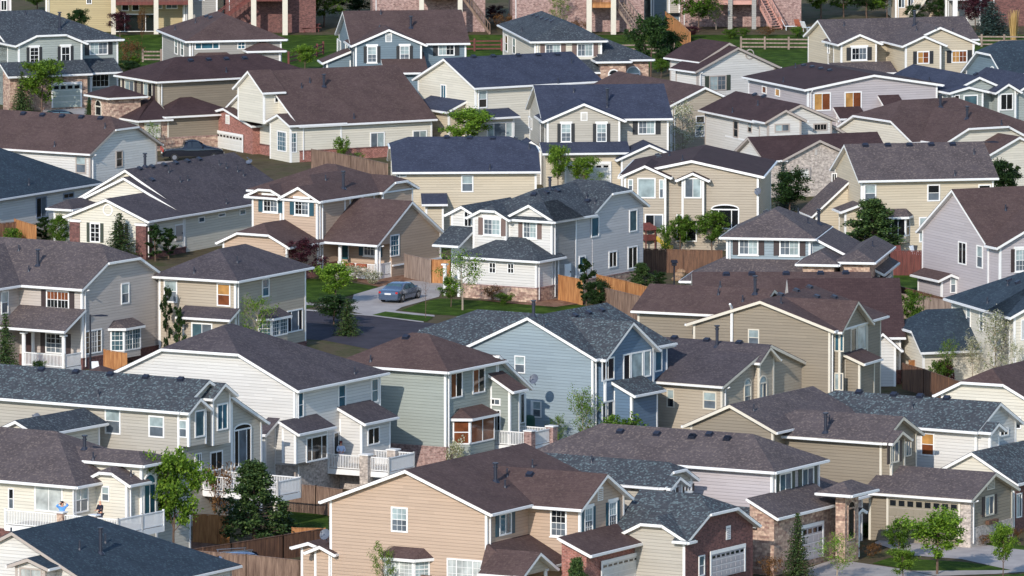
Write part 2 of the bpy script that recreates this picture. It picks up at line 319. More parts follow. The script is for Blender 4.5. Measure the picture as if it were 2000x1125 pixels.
        def build_roof(kind, a0, a1, b0, b1, ze, p, oh, ohg, c0, c1):
            """returns list of roof faces (top), perimeter loop, wall-top polygons by side"""
            swap = kind == 'b'
            if swap: A0, A1, B0, B1 = b0, b1, a0, a1
            else: A0, A1, B0, B1 = a0, a1, b0, b1
            W = (B1 - B0); hw = W / 2; Bm = (B0 + B1) / 2; zr = ze + p * hw
            def V(a, b, z): return Vector((b, a, z)) if swap else Vector((a, b, z))
            # roof with overhang
            ho = hw + oh; zeo = ze - p * oh
            def end(Ai, sgn, c):
                # outline of the end, from B0 side to B1 side; hip planes start at end-plane Ai + sgn*o
                o = ohg if c < .95 else oh
                if c >= .95: return [(Ai + sgn * oh, -ho, zeo), (Ai - sgn * hw, 0, zr), (Ai + sgn * oh, ho, zeo)], None
                if c <= 0: return [(Ai + sgn * o, -ho, zeo), (Ai + sgn * o, 0, zr), (Ai + sgn * o, ho, zeo)], None
                cw = c * hw; zc = zr - p * cw
                return [(Ai + sgn * o, -ho, zeo), (Ai + sgn * o, -cw, zc), (Ai + sgn * o - sgn * (cw), 0, zr), (Ai + sgn * o, cw, zc), (Ai + sgn * o, ho, zeo)], cw
            E0, k0 = end(A0, -1, c0); E1, k1 = end(A1, 1, c1)
            tp = lambda t: V(t[0], Bm + t[1], t[2])
            m0 = len(E0) // 2; m1 = len(E1) // 2
            faces = []
            e00, e10 = E0[0], E1[0]; cutpts = []
            if cut is not None:
                q0, q1 = cut; lo, hi = e00[0], e10[0]
                if q0 <= lo + .01: e00 = (A0, -hw, ze); E0 = [e00] + E0[1:]; cutpts = [(q1, -hw, ze), (q1, -ho, zeo)]
                elif q1 >= hi - .01 or q1 >= A1 - .01: e10 = (A1, -hw, ze); E1 = [e10] + E1[1:]; cutpts = [(q0, -ho, zeo), (q0, -hw, ze)]
                else: cutpts = [(q0, -ho, zeo), (q0, -hw, ze), (q1, -hw, ze), (q1, -ho, zeo)]
            faces.append([tp(q) for q in E0[:m0 + 1]][::-1] + [tp(q) for q in cutpts] + [tp(q) for q in E1[:m1 + 1]])      # B0 slope
            faces.append([tp(q) for q in E0[m0:]][::-1] + [tp(q) for q in E1[m1:]])
            if c0 >= .95: faces.append([tp(E0[0]), tp(E0[1]), tp(E0[2])])
            elif c0 > 0: faces.append([tp(E0[1]), tp(E0[2]), tp(E0[3])])
            if c1 >= .95: faces.append([tp(E1[0]), tp(E1[1]), tp(E1[2])])
            elif c1 > 0: faces.append([tp(E1[1]), tp(E1[2]), tp(E1[3])])
            per = []      # perimeter without the ridge points
            e0 = [q for i, q in enumerate(E0) if not (i == m0 and (c0 > 0))]; e1 = [q for i, q in enumerate(E1) if not (i == m1 and (c1 > 0))]
            per = [tp(q) for q in e0] + [tp(q) for q in e1[::-1]]
            if cutpts: per = per + [tp(q) for q in cutpts[::-1]]      # closing edge runs e1[0] -> e0[0]
            out = []
            for f in faces:
                n = Vector((0, 0, 0))
                for i in range(1, len(f) - 1): n += (f[i] - f[0]).cross(f[i + 1] - f[0])
                out.append(f if n.z > 0 else f[::-1])
            # walls tops
            def wtop(Ai, c):
                if c >= .95: return [V(Ai, B0, ze), V(Ai, B1, ze)]
                if c <= 0: return [V(Ai, B0, ze), V(Ai, Bm, zr), V(Ai, B1, ze)]
                o = ohg; cw = c * hw - p * 0; zc = zr - p * cw + 0
                # hip plane passes the wall plane slightly above the clip line
                cw2 = max(0.05, cw - o * 1.0); zc2 = zr - p * cw2
                return [V(Ai, B0, ze), V(Ai, Bm - cw2, zc2), V(Ai, Bm + cw2, zc2), V(Ai, B1, ze)]
            return out, per, wtop(A0, c0), wtop(A1, c1), zr
        if roof in ('a', 'b'):
            if roof == 'a': rf, per, wt0, wt1, zr = build_roof('a', a0, a1, b0, b1, ze, p, oh, ohg, *clip)
            else: rf, per, wt0, wt1, zr = build_roof('b', a0, a1, b0, b1, ze, p, oh, ohg, *clip)
            rings = []
            if roof == 'a':
                w_a0 = [Vector((a0, b0, z0))] + wt0 + [Vector((a0, b1, z0))]; w_a1 = [Vector((a1, b0, z0))] + wt1 + [Vector((a1, b1, z0))]
                w_b0 = [Vector((a0, b0, z0)), Vector((a0, b0, ze)), Vector((a1, b0, ze)), Vector((a1, b0, z0))]; w_b1 = [Vector((a0, b1, z0)), Vector((a0, b1, ze)), Vector((a1, b1, ze)), Vector((a1, b1, z0))]
            else:
                w_b0 = [Vector((a0, b0, z0))] + wt0 + [Vector((a1, b0, z0))]; w_b1 = [Vector((a0, b1, z0))] + wt1 + [Vector((a1, b1, z0))]
                w_a0 = [Vector((a0, b0, z0)), Vector((a0, b0, ze)), Vector((a0, b1, ze)), Vector((a0, b1, z0))]; w_a1 = [Vector((a1, b0, z0)), Vector((a1, b0, ze)), Vector((a1, b1, ze)), Vector((a1, b1, z0))]
        else:   # shed roofs, low edge at b0 ('sb') or a0 ('sa')
            if roof == 'sb':
                z1 = ze + p * (b1 - b0); f = [Vector((a0 - ohg, b0 - oh, ze - p * oh)), Vector((a1 + ohg, b0 - oh, ze - p * oh)), Vector((a1 + ohg, b1, z1)), Vector((a0 - ohg, b1, z1))]
                if clip[0] > 0: f[3].x += clip[0]
                if clip[1] > 0: f[2].x -= clip[1]
                zz = {(a0, b0): ze, (a1, b0): ze, (a1, b1): z1, (a0, b1): z1}
            else:
                z1 = ze + p * (a1 - a0); f = [Vector((a0 - oh, b0 - ohg, ze - p * oh)), Vector((a1, b0 - ohg, z1)), Vector((a1, b1 + ohg, z1)), Vector((a0 - oh, b1 + ohg, ze - p * oh))]
                if p < 0: f = [Vector((a0, b0 - ohg, ze)), Vector((a1 + oh, b0 - ohg, z1 + p * oh)), Vector((a1 + oh, b1 + ohg, z1 + p * oh)), Vector((a0, b1 + ohg, ze))]
                if clip[0] > 0: f[1].y += clip[0]
                if clip[1] > 0: f[2].y -= clip[1]
                zz = {(a0, b0): ze, (a1, b0): z1, (a1, b1): z1, (a0, b1): ze}
            n = (f[1] - f[0]).cross(f[2] - f[0]); rf = [f if n.z > 0 else f[::-1]]; 
            if clip[0] > 0 or clip[1] > 0:
                def hipf(i_low, i_high):
                    lo = f[i_low]; hi = f[i_high]; q = Vector((lo.x, hi.y, lo.z)) if roof == 'sb' else Vector((hi.x, lo.y, lo.z)); t = [lo, hi, q]; nn = (t[1] - t[0]).cross(t[2] - t[0]); return t if nn.z > 0 else t[::-1]
                if roof == 'sb':
                    if clip[0] > 0: rf.append(hipf(0, 3))
                    if clip[1] > 0: rf.append(hipf(1, 2))
                else:
                    if clip[0] > 0: rf.append(hipf(0, 1))
                    if clip[1] > 0: rf.append(hipf(3, 2))
                for k in zz:
                    if (clip[0] > 0) or (clip[1] > 0): zz[k] = ze
            per = f; zr = z1
            if roof == 'sb' and clip[0] > 0: pass
            mk = lambda u, v: [Vector((*u, z0)), Vector((*u, zz[u])), Vector((*v, zz[v])), Vector((*v, z0))]
            w_a0 = mk((a0, b0), (a0, b1)); w_a1 = mk((a1, b0), (a1, b1)); w_b0 = mk((a0, b0), (a1, b0)); w_b1 = mk((a0, b1), (a1, b1))
        if porch and roof == 'b':      # roof carries on over a porch along the a0 side
            w_a0 = [v + Vector((porch, 0, (0 if v.z < ze else porch * p))) for v in w_a0]; w_b0 = [Vector((a0 + porch, b0, z0)), Vector((a0 + porch, b0, ze - .35)), Vector((a0, b0, ze - .35))] + w_b0[1:]
        if porch and roof == 'a':
            w_b0 = [v + Vector((0, porch, (0 if v.z < ze else porch * p))) for v in w_b0]; w_a0 = [Vector((a0, b0 + porch, z0)), Vector((a0, b0 + porch, ze - .35)), Vector((a0, b0, ze - .35))] + w_a0[1:]
        cen = Vector(((a0 + a1) / 2, (b0 + b1) / 2, (z0 + ze) / 2))
        T = lambda v: s.w(v.x, v.y, v.z)
        if not open:
            mb = MB()
            for wl in (w_a0, w_b0, w_a1, w_b1):
                n = (wl[1] - wl[0]).cross(wl[2] - wl[0])
                if n.dot(wl[0] - cen) < 0: wl = wl[::-1]
                mb.poly(wl, 0); cv = [v for v in wl if not (porch and abs(v.z - (ze - .35)) < 1e-6)]; s.walls.append([T(v) for v in cv])
            ww = mb.build("wall", wall, s.root); B['wall'] = ww
            if base:
                bm, bh = base[0], base[1]; bh = s.solve_z(zy(bh.v), a0, b0) if isinstance(bh, P) else bh
                mb = MB(); t = .06; mb.box(a0 - t, a1 + t, b0 - t, b1 + t, z0, bh, 0); mb.box(a0 - t - .03, a1 + t + .03, b0 - t - .03, b1 + t + .03, bh, bh + .09, 1)
                mb.build("brick_base", [bm, "dkbrick" if bm in ("redbrick", "dkbrick") else "pinkbrick" if bm in ("pinkbrick", "stone") else "greybrick"], ww)
                s.basez = bh
            if trims:
                bz = bh + .1 if base else z0
                for (u, v, su, sv) in ((a0, b0, -1, -1), (a1, b0, 1, -1), (a0, b1, -1, 1), (a1, b1, 1, 1)):
                    mb = MB(); x0, x1 = sorted((u - su * .13, u + su * .028)); y0, y1 = sorted((v - sv * .13, v + sv * .028)); mb.box(x0, x1, y0, y1, bz, (min(ze, zz[(u, v)]) if roof in ('sa', 'sb') else ze) - .02)
                    mb.build("corner_trim", s.trim, ww)
        if spout:
            mb = MB(); u = a0 + .28; mb.bar((u, b0 - .07, ze - .45), (u, b0 - .07, .2), .09, .07); mb.bar((u, b0 - oh, ze - p * oh - .12), (u, b0 - .07, ze - .45), .08, .08); mb.build("downspout", "gutter", s.root)
        # roof top sheet + thick fascia body
        th = .2; mb = MB()
        for f in rf: mb.poly([v + Vector((0, 0, .035)) for v in f], 0); s.roofs.append([T(v) for v in f])
        n = len(per)
        ar = sum(per[i].x * per[(i + 1) % n].y - per[(i + 1) % n].x * per[i].y for i in range(n))
        if ar < 0: per = per[::-1]
        for i in range(n):
            u, v = per[i], per[(i + 1) % n]; mb.poly([u - Vector((0, 0, .0)), v - Vector((0, 0, .0)), v + Vector((0, 0, .035)), u + Vector((0, 0, .035))], 0)
        ro = mb.build("roof", roofm, s.root)
        mb = MB()
        for f in rf: mb.poly([v - Vector((0, 0, th)) for v in f][::-1], 0); mb.poly([v - Vector((0, 0, .0)) for v in f], 0)
        for i in range(n):
            u, v = per[i], per[(i + 1) % n]
            if cut is not None and abs(u.z - ze) < 1e-4 and abs(v.z - ze) < 1e-4: continue
            mb.poly([u - Vector((0, 0, th)), v - Vector((0, 0, th)), v, u], 0)
            if abs(u.z - v.z) < .01 and (u - v).length > .6:   # gutter on level eaves
                d = (v - u).normalized(); o = d.cross(Vector((0, 0, 1))); mb.obox(u + o * .002 - Vector((0, 0, .15)), v - u, o * .11, Vector((0, 0, .13)), 1)
        mb.build("fascia", [s.trim, "gutter"], ro)
        B['zr'] = zr; B['roofobj'] = ro; s.foot.append((a0, a1, b0, b1))
        return B
    def cast(s, px, py, polys):
        d = ray(px, py); best = None
        for f in polys:
            h = ray_poly(CP, d, f)
            if h and (best is None or h[0] < best[0]): best = h
        return best
    def hip_w(s, x, y, ze, p, b0=0, a0=0):
        """depth of a hip roof whose ridge passes pixel (x, y), and where along a the ridge ends there"""
        lo, hi = 1.0, 30.0
        for _ in range(40):
            w = (lo + hi) / 2; zr = ze + p * w / 2; bb = b0 + w / 2; aa = s.solve_a(zx(x), bb, zr)
            if proj(s.w(aa, bb, zr))[1] > zy(y): lo = w
            else: hi = w
        return w, aa + w / 2
    def on_wall(s, x0, y0, x1, y1):
        px0, px1 = sorted((zx(x0), zx(x1))); py0, py1 = zy(y0), zy(y1); cx, cy = (px0 + px1) / 2, (py0 + py1) / 2
        h = s.cast(cx, cy, s.walls)
        if not h: print("WALL MISS", s.label[:40], round(cx), round(cy)); return None
        t, p, n = h; n = Vector((n.x, n.y, 0)).normalized(); tt = Vector((0, 0, 1)).cross(n)   # to the right seen from outside
        def pl(a, b): d = ray(a, b); return CP + d * ((p - CP).dot(n) / d.dot(n))
        A = pl(px0, cy); B = pl(px1, cy); U = pl(cx, py0); D = pl(cx, py1)
        w = (B - A).length; hh = U.z - D.z; c = Vector(((A.x + B.x) / 2, (A.y + B.y) / 2, (U.z + D.z) / 2))
        return c, n, tt, w, hh
    def win(s, x0, y0, x1, y1, ty='d0', pal=None):
        """layout letters: d double hung, s slider, t triple, p picture, q four, G garage, D door, E garage lights; flags g grid, S shutters, h header, A arch, n narrow trim"""
        r = s.on_wall(x0, y0, x1, y1)
        if not r: return
        c, n, t, w, h = r; up = Vector((0, 0, 1)); R = Matrix.Rotation(-s.phi, 4, 'Z')
        lc = R @ (c - s.O); ln = R @ n; lt = R @ t
        if w > 7 or h > 6: print("BIG", s.label[:30], w, h)
        def bx(mb, u0, u1, v0, v1, d0, d1, mi=0):
            mb.obox(lc + lt * u0 + up * v0 + ln * d0, lt * (u1 - u0), up * (v1 - v0), ln * (d1 - d0), mi)
        k = ty[0]; fl = ty[1:]; col = {'0': ("g_dark", "g_dark"), '1': ("g_sky", "g_grey"), '2': ("g_blind", "g_blind"), '3': ("g_amber", "g_rust"), '4': ("g_grey", "g_pale"), '5': ("g_pale", "g_grey"),
             '6': ("g_pale", "g_dark"), '7': ("g_blue", "g_blue"), '8': ("g_dark", "g_grey"), '9': ("g_rust", "g_dark")}
        cc = ("g_dark", "g_grey")
        for ch in fl:
            if ch in col: cc = col[ch]
        W2, H2 = w / 2, h / 2; tw = .1 if w > .9 else .075
        if k == 'G':
            lc = lc + ln * .09; mb = MB(); dm = pal or "doorpanel"; bx(mb, -W2 - .15, W2 + .15, H2, H2 + .22, 0, .06, 0); bx(mb, -W2 - .15, -W2, -H2, H2, 0, .05, 0); bx(mb, W2, W2 + .15, -H2, H2, 0, .05, 0); mb.build("garage_frame", s.trim, s.root)
            mb = MB(); bx(mb, -W2, W2, -H2, H2, 0, .02, 0); rows = 4; cols = max(2, round(w / .62)); 
            for i in range(rows):
                v0 = -H2 + h * i / rows
                for j in range(cols):
                    u0 = -W2 + w * j / cols; cw = w / cols
                    if i == rows - 1: continue
                    bx(mb, u0 + .07, u0 + cw - .07, v0 + .09, v0 + h / rows - .07, .02, .035, 0)
                if i: bx(mb, -W2, W2, v0 - .012, v0 + .012, .02, .023, 1)
            d = mb.build("garage_door", [dm, "trimtaupe" if dm == "doortaupe" else "trim"], s.root)
            mb = MB()
            for j in range(cols):
                u0 = -W2 + w * j / cols; cw = w / cols; v0 = -H2 + h * 3 / rows; gap = .1
                mb = MB(); bx(mb, u0 + gap, u0 + cw - gap, v0 + .12, v0 + h / rows - .1, .02, .03, 0); mb.build("door_pane", "g_dark", d)
            return
        if k == 'D':
            mb = MB(); bx(mb, -W2 - .08, W2 + .08, -H2, H2 + .1, 0, .03, 0); bx(mb, -W2, W2, -H2, H2, .03, .05, 1)
            for i in range(3):
                for j in range(2): bx(mb, -W2 + .1 + j * (W2), -W2 + W2 * (j + 1) - .06, -H2 + h * (i / 3 + .05), -H2 + h * (i / 3 + .28), .05, .06, 1)
            d = mb.build("door", [s.trim, pal or "darkdoor"], s.root); mb = MB(); bx(mb, W2 - .16, W2 - .08, -.1, 0, .06, .12); mb.build("handle", "metal_dark", d); return
        if k == 'V':   # louvred gable vent
            mb = MB(); bx(mb, -W2, W2, -H2, H2, 0, .03, 0)
            for i in range(6): bx(mb, -W2 + .08, W2 - .08, -H2 + .08 + (h - .16) * i / 6, -H2 + .08 + (h - .16) * (i + .55) / 6, .03, .05, 1)
            mb.build("gable_vent", [s.trim, s.wall if s.wall in MATS else "trim"], s.root); return
        if k == 'O':   # round gable ornament ring
            mb = MB(); m = 20; r0, r1 = W2 * .78, W2
            for i in range(m):
                a0_, a1_ = 2 * pi * i / m, 2 * pi * (i + 1) / m
                q = [lc + (lt * cos(a) + up * sin(a)) * rr + ln * dd for (a, rr, dd) in ((a0_, r0, .05), (a1_, r0, .05), (a1_, r1, .05), (a0_, r1, .05))]
                mb.poly(q); q2 = [lc + (lt * cos(a) + up * sin(a)) * r1 + ln * dd for (a, dd) in ((a0_, .05), (a1_, .05), (a1_, 0), (a0_, 0))]; mb.poly(q2)
            mb.build("round_vent", pal or s.trim, s.root); return
        mb = MB(); dp = .055
        bx(mb, -W2, -W2 + tw, -H2, H2, 0, dp); bx(mb, W2 - tw, W2, -H2, H2, 0, dp); bx(mb, -W2 + tw, W2 - tw, H2 - tw, H2, 0, dp); bx(mb, -W2 + tw, W2 - tw, -H2, -H2 + tw, 0, dp)
        if 'h' in fl: bx(mb, -W2 - .09, W2 + .09, H2, H2 + .17, 0, .08); bx(mb, -W2 - .06, W2 + .06, -H2 - .07, -H2, 0, .09)
        iw = W2 - tw; ih = H2 - tw; xs = [(-iw, iw)]; ys = [(-ih, ih)]
        if k in 's': xs = [(-iw, -.02), (.02, iw)]
        if k == 't': xs = [(-iw, -iw * .5 - .03), (-iw * .5 + .03, iw * .5 - .03), (iw * .5 + .03, iw)]
        if k in 'd': ys = [(-ih, -.02), (.02, ih)]
        if k == 'q': xs = [(-iw, -.025), (.025, iw)]; ys = [(-ih, -.02), (.02, ih)]
        for i in range(len(xs) - 1): bx(mb, xs[i][1], xs[i + 1][0], -ih, ih, 0, .045)
        for i in range(len(ys) - 1): bx(mb, -iw, iw, ys[i][1], ys[i + 1][0], 0, .05)
        mu = MB()
        if 'g' in fl:
            for (u0, u1) in xs:
                for (v0, v1) in ys:
                    nx = max(1, round((u1 - u0) / .32)); ny = max(1, round((v1 - v0) / .42))
                    for i in range(1, nx): uu = u0 + (u1 - u0) * i / nx; bx(mu, uu - .011, uu + .011, v0, v1, .016, .026)
                    for i in range(1, ny): vv = v0 + (v1 - v0) * i / ny; bx(mu, u0, u1, vv - .011, vv + .011, .016, .0255)
        if 'A' in fl:   # arched head above
            m = 12; rr = W2; ah = W2 * (.34 if w > 1.6 else .95)
            q = [(cos(pi * i / m), sin(pi * i / m)) for i in range(m + 1)]
            gl = MB(); gl.poly([lc + lt * (x * (rr - tw)) + up * (H2 + y * (ah - tw)) + ln * .015 for x, y in q]); 
            for i in range(m):
                (x0_, y0_), (x1_, y1_) = q[i], q[i + 1]
                mb.poly([lc + lt * (x0_ * (rr - tw)) + up * (H2 + y0_ * (ah - tw)) + ln * dp, lc + lt * (x0_ * rr) + up * (H2 + y0_ * ah) + ln * dp, lc + lt * (x1_ * rr) + up * (H2 + y1_ * ah) + ln * dp, lc + lt * (x1_ * (rr - tw)) + up * (H2 + y1_ * (ah - tw)) + ln * dp][::-1])
                mb.poly([lc + lt * (x0_ * rr) + up * (H2 + y0_ * ah), lc + lt * (x1_ * rr) + up * (H2 + y1_ * ah), lc + lt * (x1_ * rr) + up * (H2 + y1_ * ah) + ln * dp, lc + lt * (x0_ * rr) + up * (H2 + y0_ * ah) + ln * dp][::-1])
        wo = mb.build("window", pal or s.trim, s.root)
        if 'A' in fl: gl.build("arch_pane", cc[0], wo)
        if mu.f: mu.build("muntins", s.trim, wo)
        pm = MB(); i = 0
        for yi, (v0, v1) in enumerate(ys):
            for xi, (u0, u1) in enumerate(xs):
                m = (0 if yi == len(ys) - 1 else 1) if len(ys) > 1 else (xi % 2 if k == 's' else (1 if k == 't' and xi == 1 else 0))
                bx(pm, u0, u1, v0, v1, 0, .014, m)
        pm.build("pane", list(cc), wo)
        if 'S' in fl:
            sw = min(.42, max(.28, w * .3))
            for sg in (-1, 1):
                mb = MB(); u0 = W2 + .02 if sg > 0 else -W2 - .02 - sw; bx(mb, u0, u0 + sw, -H2, H2, 0, .035)
                for q in range(8): bx(mb, u0 + .05, u0 + sw - .05, -H2 + .06 + (h - .12) * q / 8, -H2 + .06 + (h - .12) * (q + .6) / 8, .035, .045)
                mb.build("shutter", s.sh, s.root)
    def wins(s, *ws):
        for q in ws: s.win(*q)
    def bay(s, x0, y0, x1, y1, d=.75, side='b', glass='2', roofh=.5, wall=None, skirt=.5, grid='g', z0=None, roofm=None, ch=.6):
        """chamfered bay window: pixel box of the glazed body"""
        r = s.on_wall(x0, y0, x1, y1)
        if not r: return
        c, n, t, w, h = r; R = Matrix.Rotation(-s.phi, 4, 'Z'); lc = R @ (c - s.O); ln = R @ n; lt = R @ t; up = Vector((0, 0, 1)); W2, H2 = w / 2, h / 2; ch = min(ch, W2 * .45)
        o = [(-W2, 0), (-W2 + ch, d), (W2 - ch, d), (W2, 0)]; pt = lambda q, z: lc + lt * q[0] + ln * q[1] + up * z
        mb = MB(); zb = -H2 - (skirt if z0 is None else 3)
        for i in range(3): mb.poly([pt(o[i], zb), pt(o[i + 1], zb), pt(o[i + 1], H2), pt(o[i], H2)], 0)
        mb.poly([pt(q, zb) for q in o][::-1], 1); bo = mb.build("bay_window", [wall or s.wall, s.trim], s.root)
        oo = [(-W2 - .3, 0), (-W2 + ch - .2, d + .3), (W2 - ch + .2, d + .3), (W2 + .3, 0)]
        mb = MB(); tr = [(-W2 * .75, 0), (-W2 * .55, 0), (W2 * .55, 0), (W2 * .75, 0)]
        for i in range(3): mb.poly([pt(oo[i], H2 + .12), pt(oo[i + 1], H2 + .12), pt(tr[i + 1], H2 + roofh + .12), pt(tr[i], H2 + roofh + .12)])
        mb.build("bay_roof", roofm or s.roofm, bo); mb = MB()
        for i in range(3): mb.poly([pt(oo[i], H2 - .06), pt(oo[i + 1], H2 - .06), pt(oo[i + 1], H2 + .12), pt(oo[i], H2 + .12)])
        mb.poly([pt(q, H2 - .06) for q in oo][::-1]); mb.build("fascia", s.trim, bo)
        cc = {'0': ("g_dark", "g_dark"), '2': ("g_blind", "g_pale"), '9': ("g_rust", "g_dark"), '1': ("g_sky", "g_sky"), '5': ("g_pale", "g_grey"), '4': ("g_grey", "g_pale")}[glass]
        for i in range(3):
            A, B = Vector(pt(o[i], 0)), Vector(pt(o[i + 1], 0)); tv = (B - A).normalized(); nn = tv.cross(up); L = (B - A).length
            fr = MB(); 
            for (u0, u1, v0, v1) in ((0, .11, -H2, H2), (L - .11, L, -H2, H2), (.11, L - .11, H2 - .1, H2), (.11, L - .11, -H2, -H2 + .1), (.11, L - .11, -.03, .03) if i != 1 else (L / 2 - .03, L / 2 + .03, -H2 + .1, H2 - .1)):
                fr.obox(A + tv * u0 + up * v0, tv * (u1 - u0), up * (v1 - v0), nn * .04)
            if grid:
                m = max(2, round(L / .35))
                for q in range(1, m): fr.obox(A + tv * (L * q / m - .011) + up * (-H2 + .1), tv * .022, up * (h - .2), nn * .02)
                for q in range(1, 4): fr.obox(A + tv * .11 + up * (-H2 + .1 + (h - .2) * q / 4 - .011), tv * (L - .22), up * .022, nn * .019)
            fr.build("window", s.trim, bo); pm = MB(); pm.obox(A + tv * .1 + up * (-H2 + .1), tv * (L - .2), up * (h - .2), nn * .012); pm.build("pane", cc[0] if i != 2 else cc[1], bo)
    def vents(s, *pts, z=None):       # small dark ridge vents
        for (x, y) in pts:
            h = s.cast(zx(x), zy(y), s.roofs)
            if not h: continue
            t, p, n = h; R = Matrix.Rotation(-s.phi, 4, 'Z'); lp = R @ (p - s.O); ln = (R @ n).normalized(); e = Vector((0, 0, 1)).cross(ln).normalized(); u = ln.cross(e)
            mb = MB(); mb.obox(lp - e * .2 - u * .17 + ln * .03, e * .4, u * .34, ln * .16); mb.obox(lp - e * .26 - u * .22 + ln * .03, e * .52, u * .44, ln * .02); mb.build("roof_vent", "ventpipe", s.root)
    def pipes(s, *pts):               # (x, ybase, height m)
        for q in pts:
            x, y = q[0], q[1]; hh = q[2] if len(q) > 2 else .45
            h = s.cast(zx(x), zy(y), s.roofs)
            if not h: continue
            t, p, n = h; R = Matrix.Rotation(-s.phi, 4, 'Z'); lp = R @ (p - s.O); r = .055 if hh < .8 else .11
            mb = MB(); mb.tube(lp - Vector((0, 0, .1)), lp + Vector((0, 0, hh)), r, r, 8); mb.tube(lp - Vector((0, 0, .05)), lp + Vector((0, 0, .14)), r * 2.6, r * 1.3, 8)
            if hh >= .8: mb.tube(lp + Vector((0, 0, hh)), lp + Vector((0, 0, hh + .08)), r * 1.7, r * 1.7, 10); mb.tube(lp + Vector((0, 0, hh - .22)), lp + Vector((0, 0, hh - .14)), r * 1.35, r * 1.35, 10)
            mb.build("flue_pipe" if hh >= .8 else "vent_pipe", "ventpipe", s.root)
    def box(s, name, mat, a0, a1, b0, b1, z0, z1, parent=None):
        mb = MB(); mb.box(a0, a1, b0, b1, z0, z1); return mb.build(name, mat, parent or s.root)
    def post(s, a, b, z0, z1, r=.13, mat=None, name="post"):
        mb = MB(); mb.tube((a, b, z0), (a, b, z1), r, r * .9, 10); mb.box(a - r * 1.3, a + r * 1.3, b - r * 1.3, b + r * 1.3, z1 - .12, z1); mb.box(a - r * 1.3, a + r * 1.3, b - r * 1.3, b + r * 1.3, z0, z0 + .15); return mb.build(name, mat or s.trim, s.root)
    def deck(s, a0, a1, b0, b1, z, mat="trim", floor="greywood", rail=True, sides="abA", posts=None, postm="greybrick", height=.95, stairs=None, ratio=.12, pw=.45, pz=None):
        d = s.box("deck", floor, a0, a1, b0, b1, z - .12, z); mb = MB()
        mb.box(a0 - .02, a1 + .02, b0 - .05, b0 - .01, z - .34, z + .02); mb.box(a0 - .05, a0 - .01, b0, b1, z - .34, z + .02); mb.box(a1 + .01, a1 + .05, b0, b1, z - .34, z + .02); mb.build("rim_board", mat, d)
        def rl(p0, p1):
            p0, p1 = Vector(p0), Vector(p1); m = MB(); L = (p1 - p0).length; k = max(1, int(L / ratio)); m.bar(p0 + Vector((0, 0, height)), p1 + Vector((0, 0, height)), .1, .06); m.bar(p0 + Vector((0, 0, .1)), p1 + Vector((0, 0, .1)), .05, .06)
            for i in range(k + 1): q = p0.lerp(p1, i / k); m.bar(q + Vector((0, 0, .1)), q + Vector((0, 0, height - .03)), .045)
            for q in (p0, p1): m.bar(q + Vector((0, 0, -.3)), q + Vector((0, 0, height + .1)), .11)
            m.build("railing", mat, d)
        if rail:
            if 'b' in sides: rl((a0, b0, z), (a1, b0, z))
            if 'a' in sides: rl((a0, b0, z), (a0, b1, z))
            if 'A' in sides: rl((a1, b0, z), (a1, b1, z))
        for (pa, pb) in (posts or []):
            m = MB(); m.box(pa - pw / 2, pa + pw / 2, pb - pw / 2, pb + pw / 2, -2, (z + height + .12) if pz is None else pz); m.box(pa - pw / 2 - .06, pa + pw / 2 + .06, pb - pw / 2 - .06, pb + pw / 2 + .06, (z + height + .12) if pz is None else pz, (z + height + .2) if pz is None else pz + .08, 1); m.build("deck_post", [postm, mat], d)
        return d
def patch(name, pts, mat, lift=.02, kind="structure", label=None):
    """flat sheet lying on the ground, outline read off the photograph"""
    V = [on_ground(zx(x), zy(y), lift) for x, y in pts]
    ar = sum(V[i].x * V[(i + 1) % len(V)].y - V[(i + 1) % len(V)].x * V[i].y for i in range(len(V)))
    if ar < 0: V = V[::-1]
    return tag(new_obj(name, V, [tuple(range(len(V)))], mat), label, kind=kind)
def fence(label, pts, h=1.8, mat="oldwood", name="wooden_fence", group=None, cap=True, posts=True):
    """board fence; pts are the pixel positions of its top edge"""
    V = [on_ground(zx(x), zy(y), h) for x, y in pts]; O = Vector((V[0].x, V[0].y, gz(V[0].x, V[0].y))); root = empty(name, O, 0, label, "fence", group)
    for i in range(len(V) - 1):
        A, B = V[i] - O, V[i + 1] - O; L = Vector((B.x - A.x, B.y - A.y, 0)).length; k = max(1, int(L / .145)); mb = MB(); t = Vector((B.x - A.x, B.y - A.y, 0)).normalized(); nn = Vector((t.y, -t.x, 0))
        for j in range(k):
            p = A.lerp(B, (j + .03) / k); q = A.lerp(B, (j + .97) / k); off = nn * (random.uniform(0, .02)); e = random.uniform(-.02, .02)
            mb.obox(Vector((p.x, p.y, p.z - h)) + off, Vector((q.x - p.x, q.y - p.y, q.z - p.z)), nn * .022, Vector((0, 0, h + e)))
        mb.build("board_panel", mat, root); mb = MB()
        for zz in (.35, h - .35): mb = MB(); mb.bar(A - Vector((0, 0, zz)) - nn * .04, B - Vector((0, 0, zz)) - nn * .04, .05, .09); mb.build("rail", mat, root)
        if cap: mb = MB(); mb.bar(A + Vector((0, 0, .03)), B + Vector((0, 0, .03)), .12, .04); mb.build("cap_rail", mat, root)
        if posts:
            m = max(1, int(L / 2.4))
            for j in range(m + 1):
                p = A.lerp(B, j / m); mb = MB(); mb.box(p.x - .05, p.x + .05, p.y - .05, p.y + .05, p.z - h - .3, p.z + .08); mb.build("fence_post", mat, root)
    return root
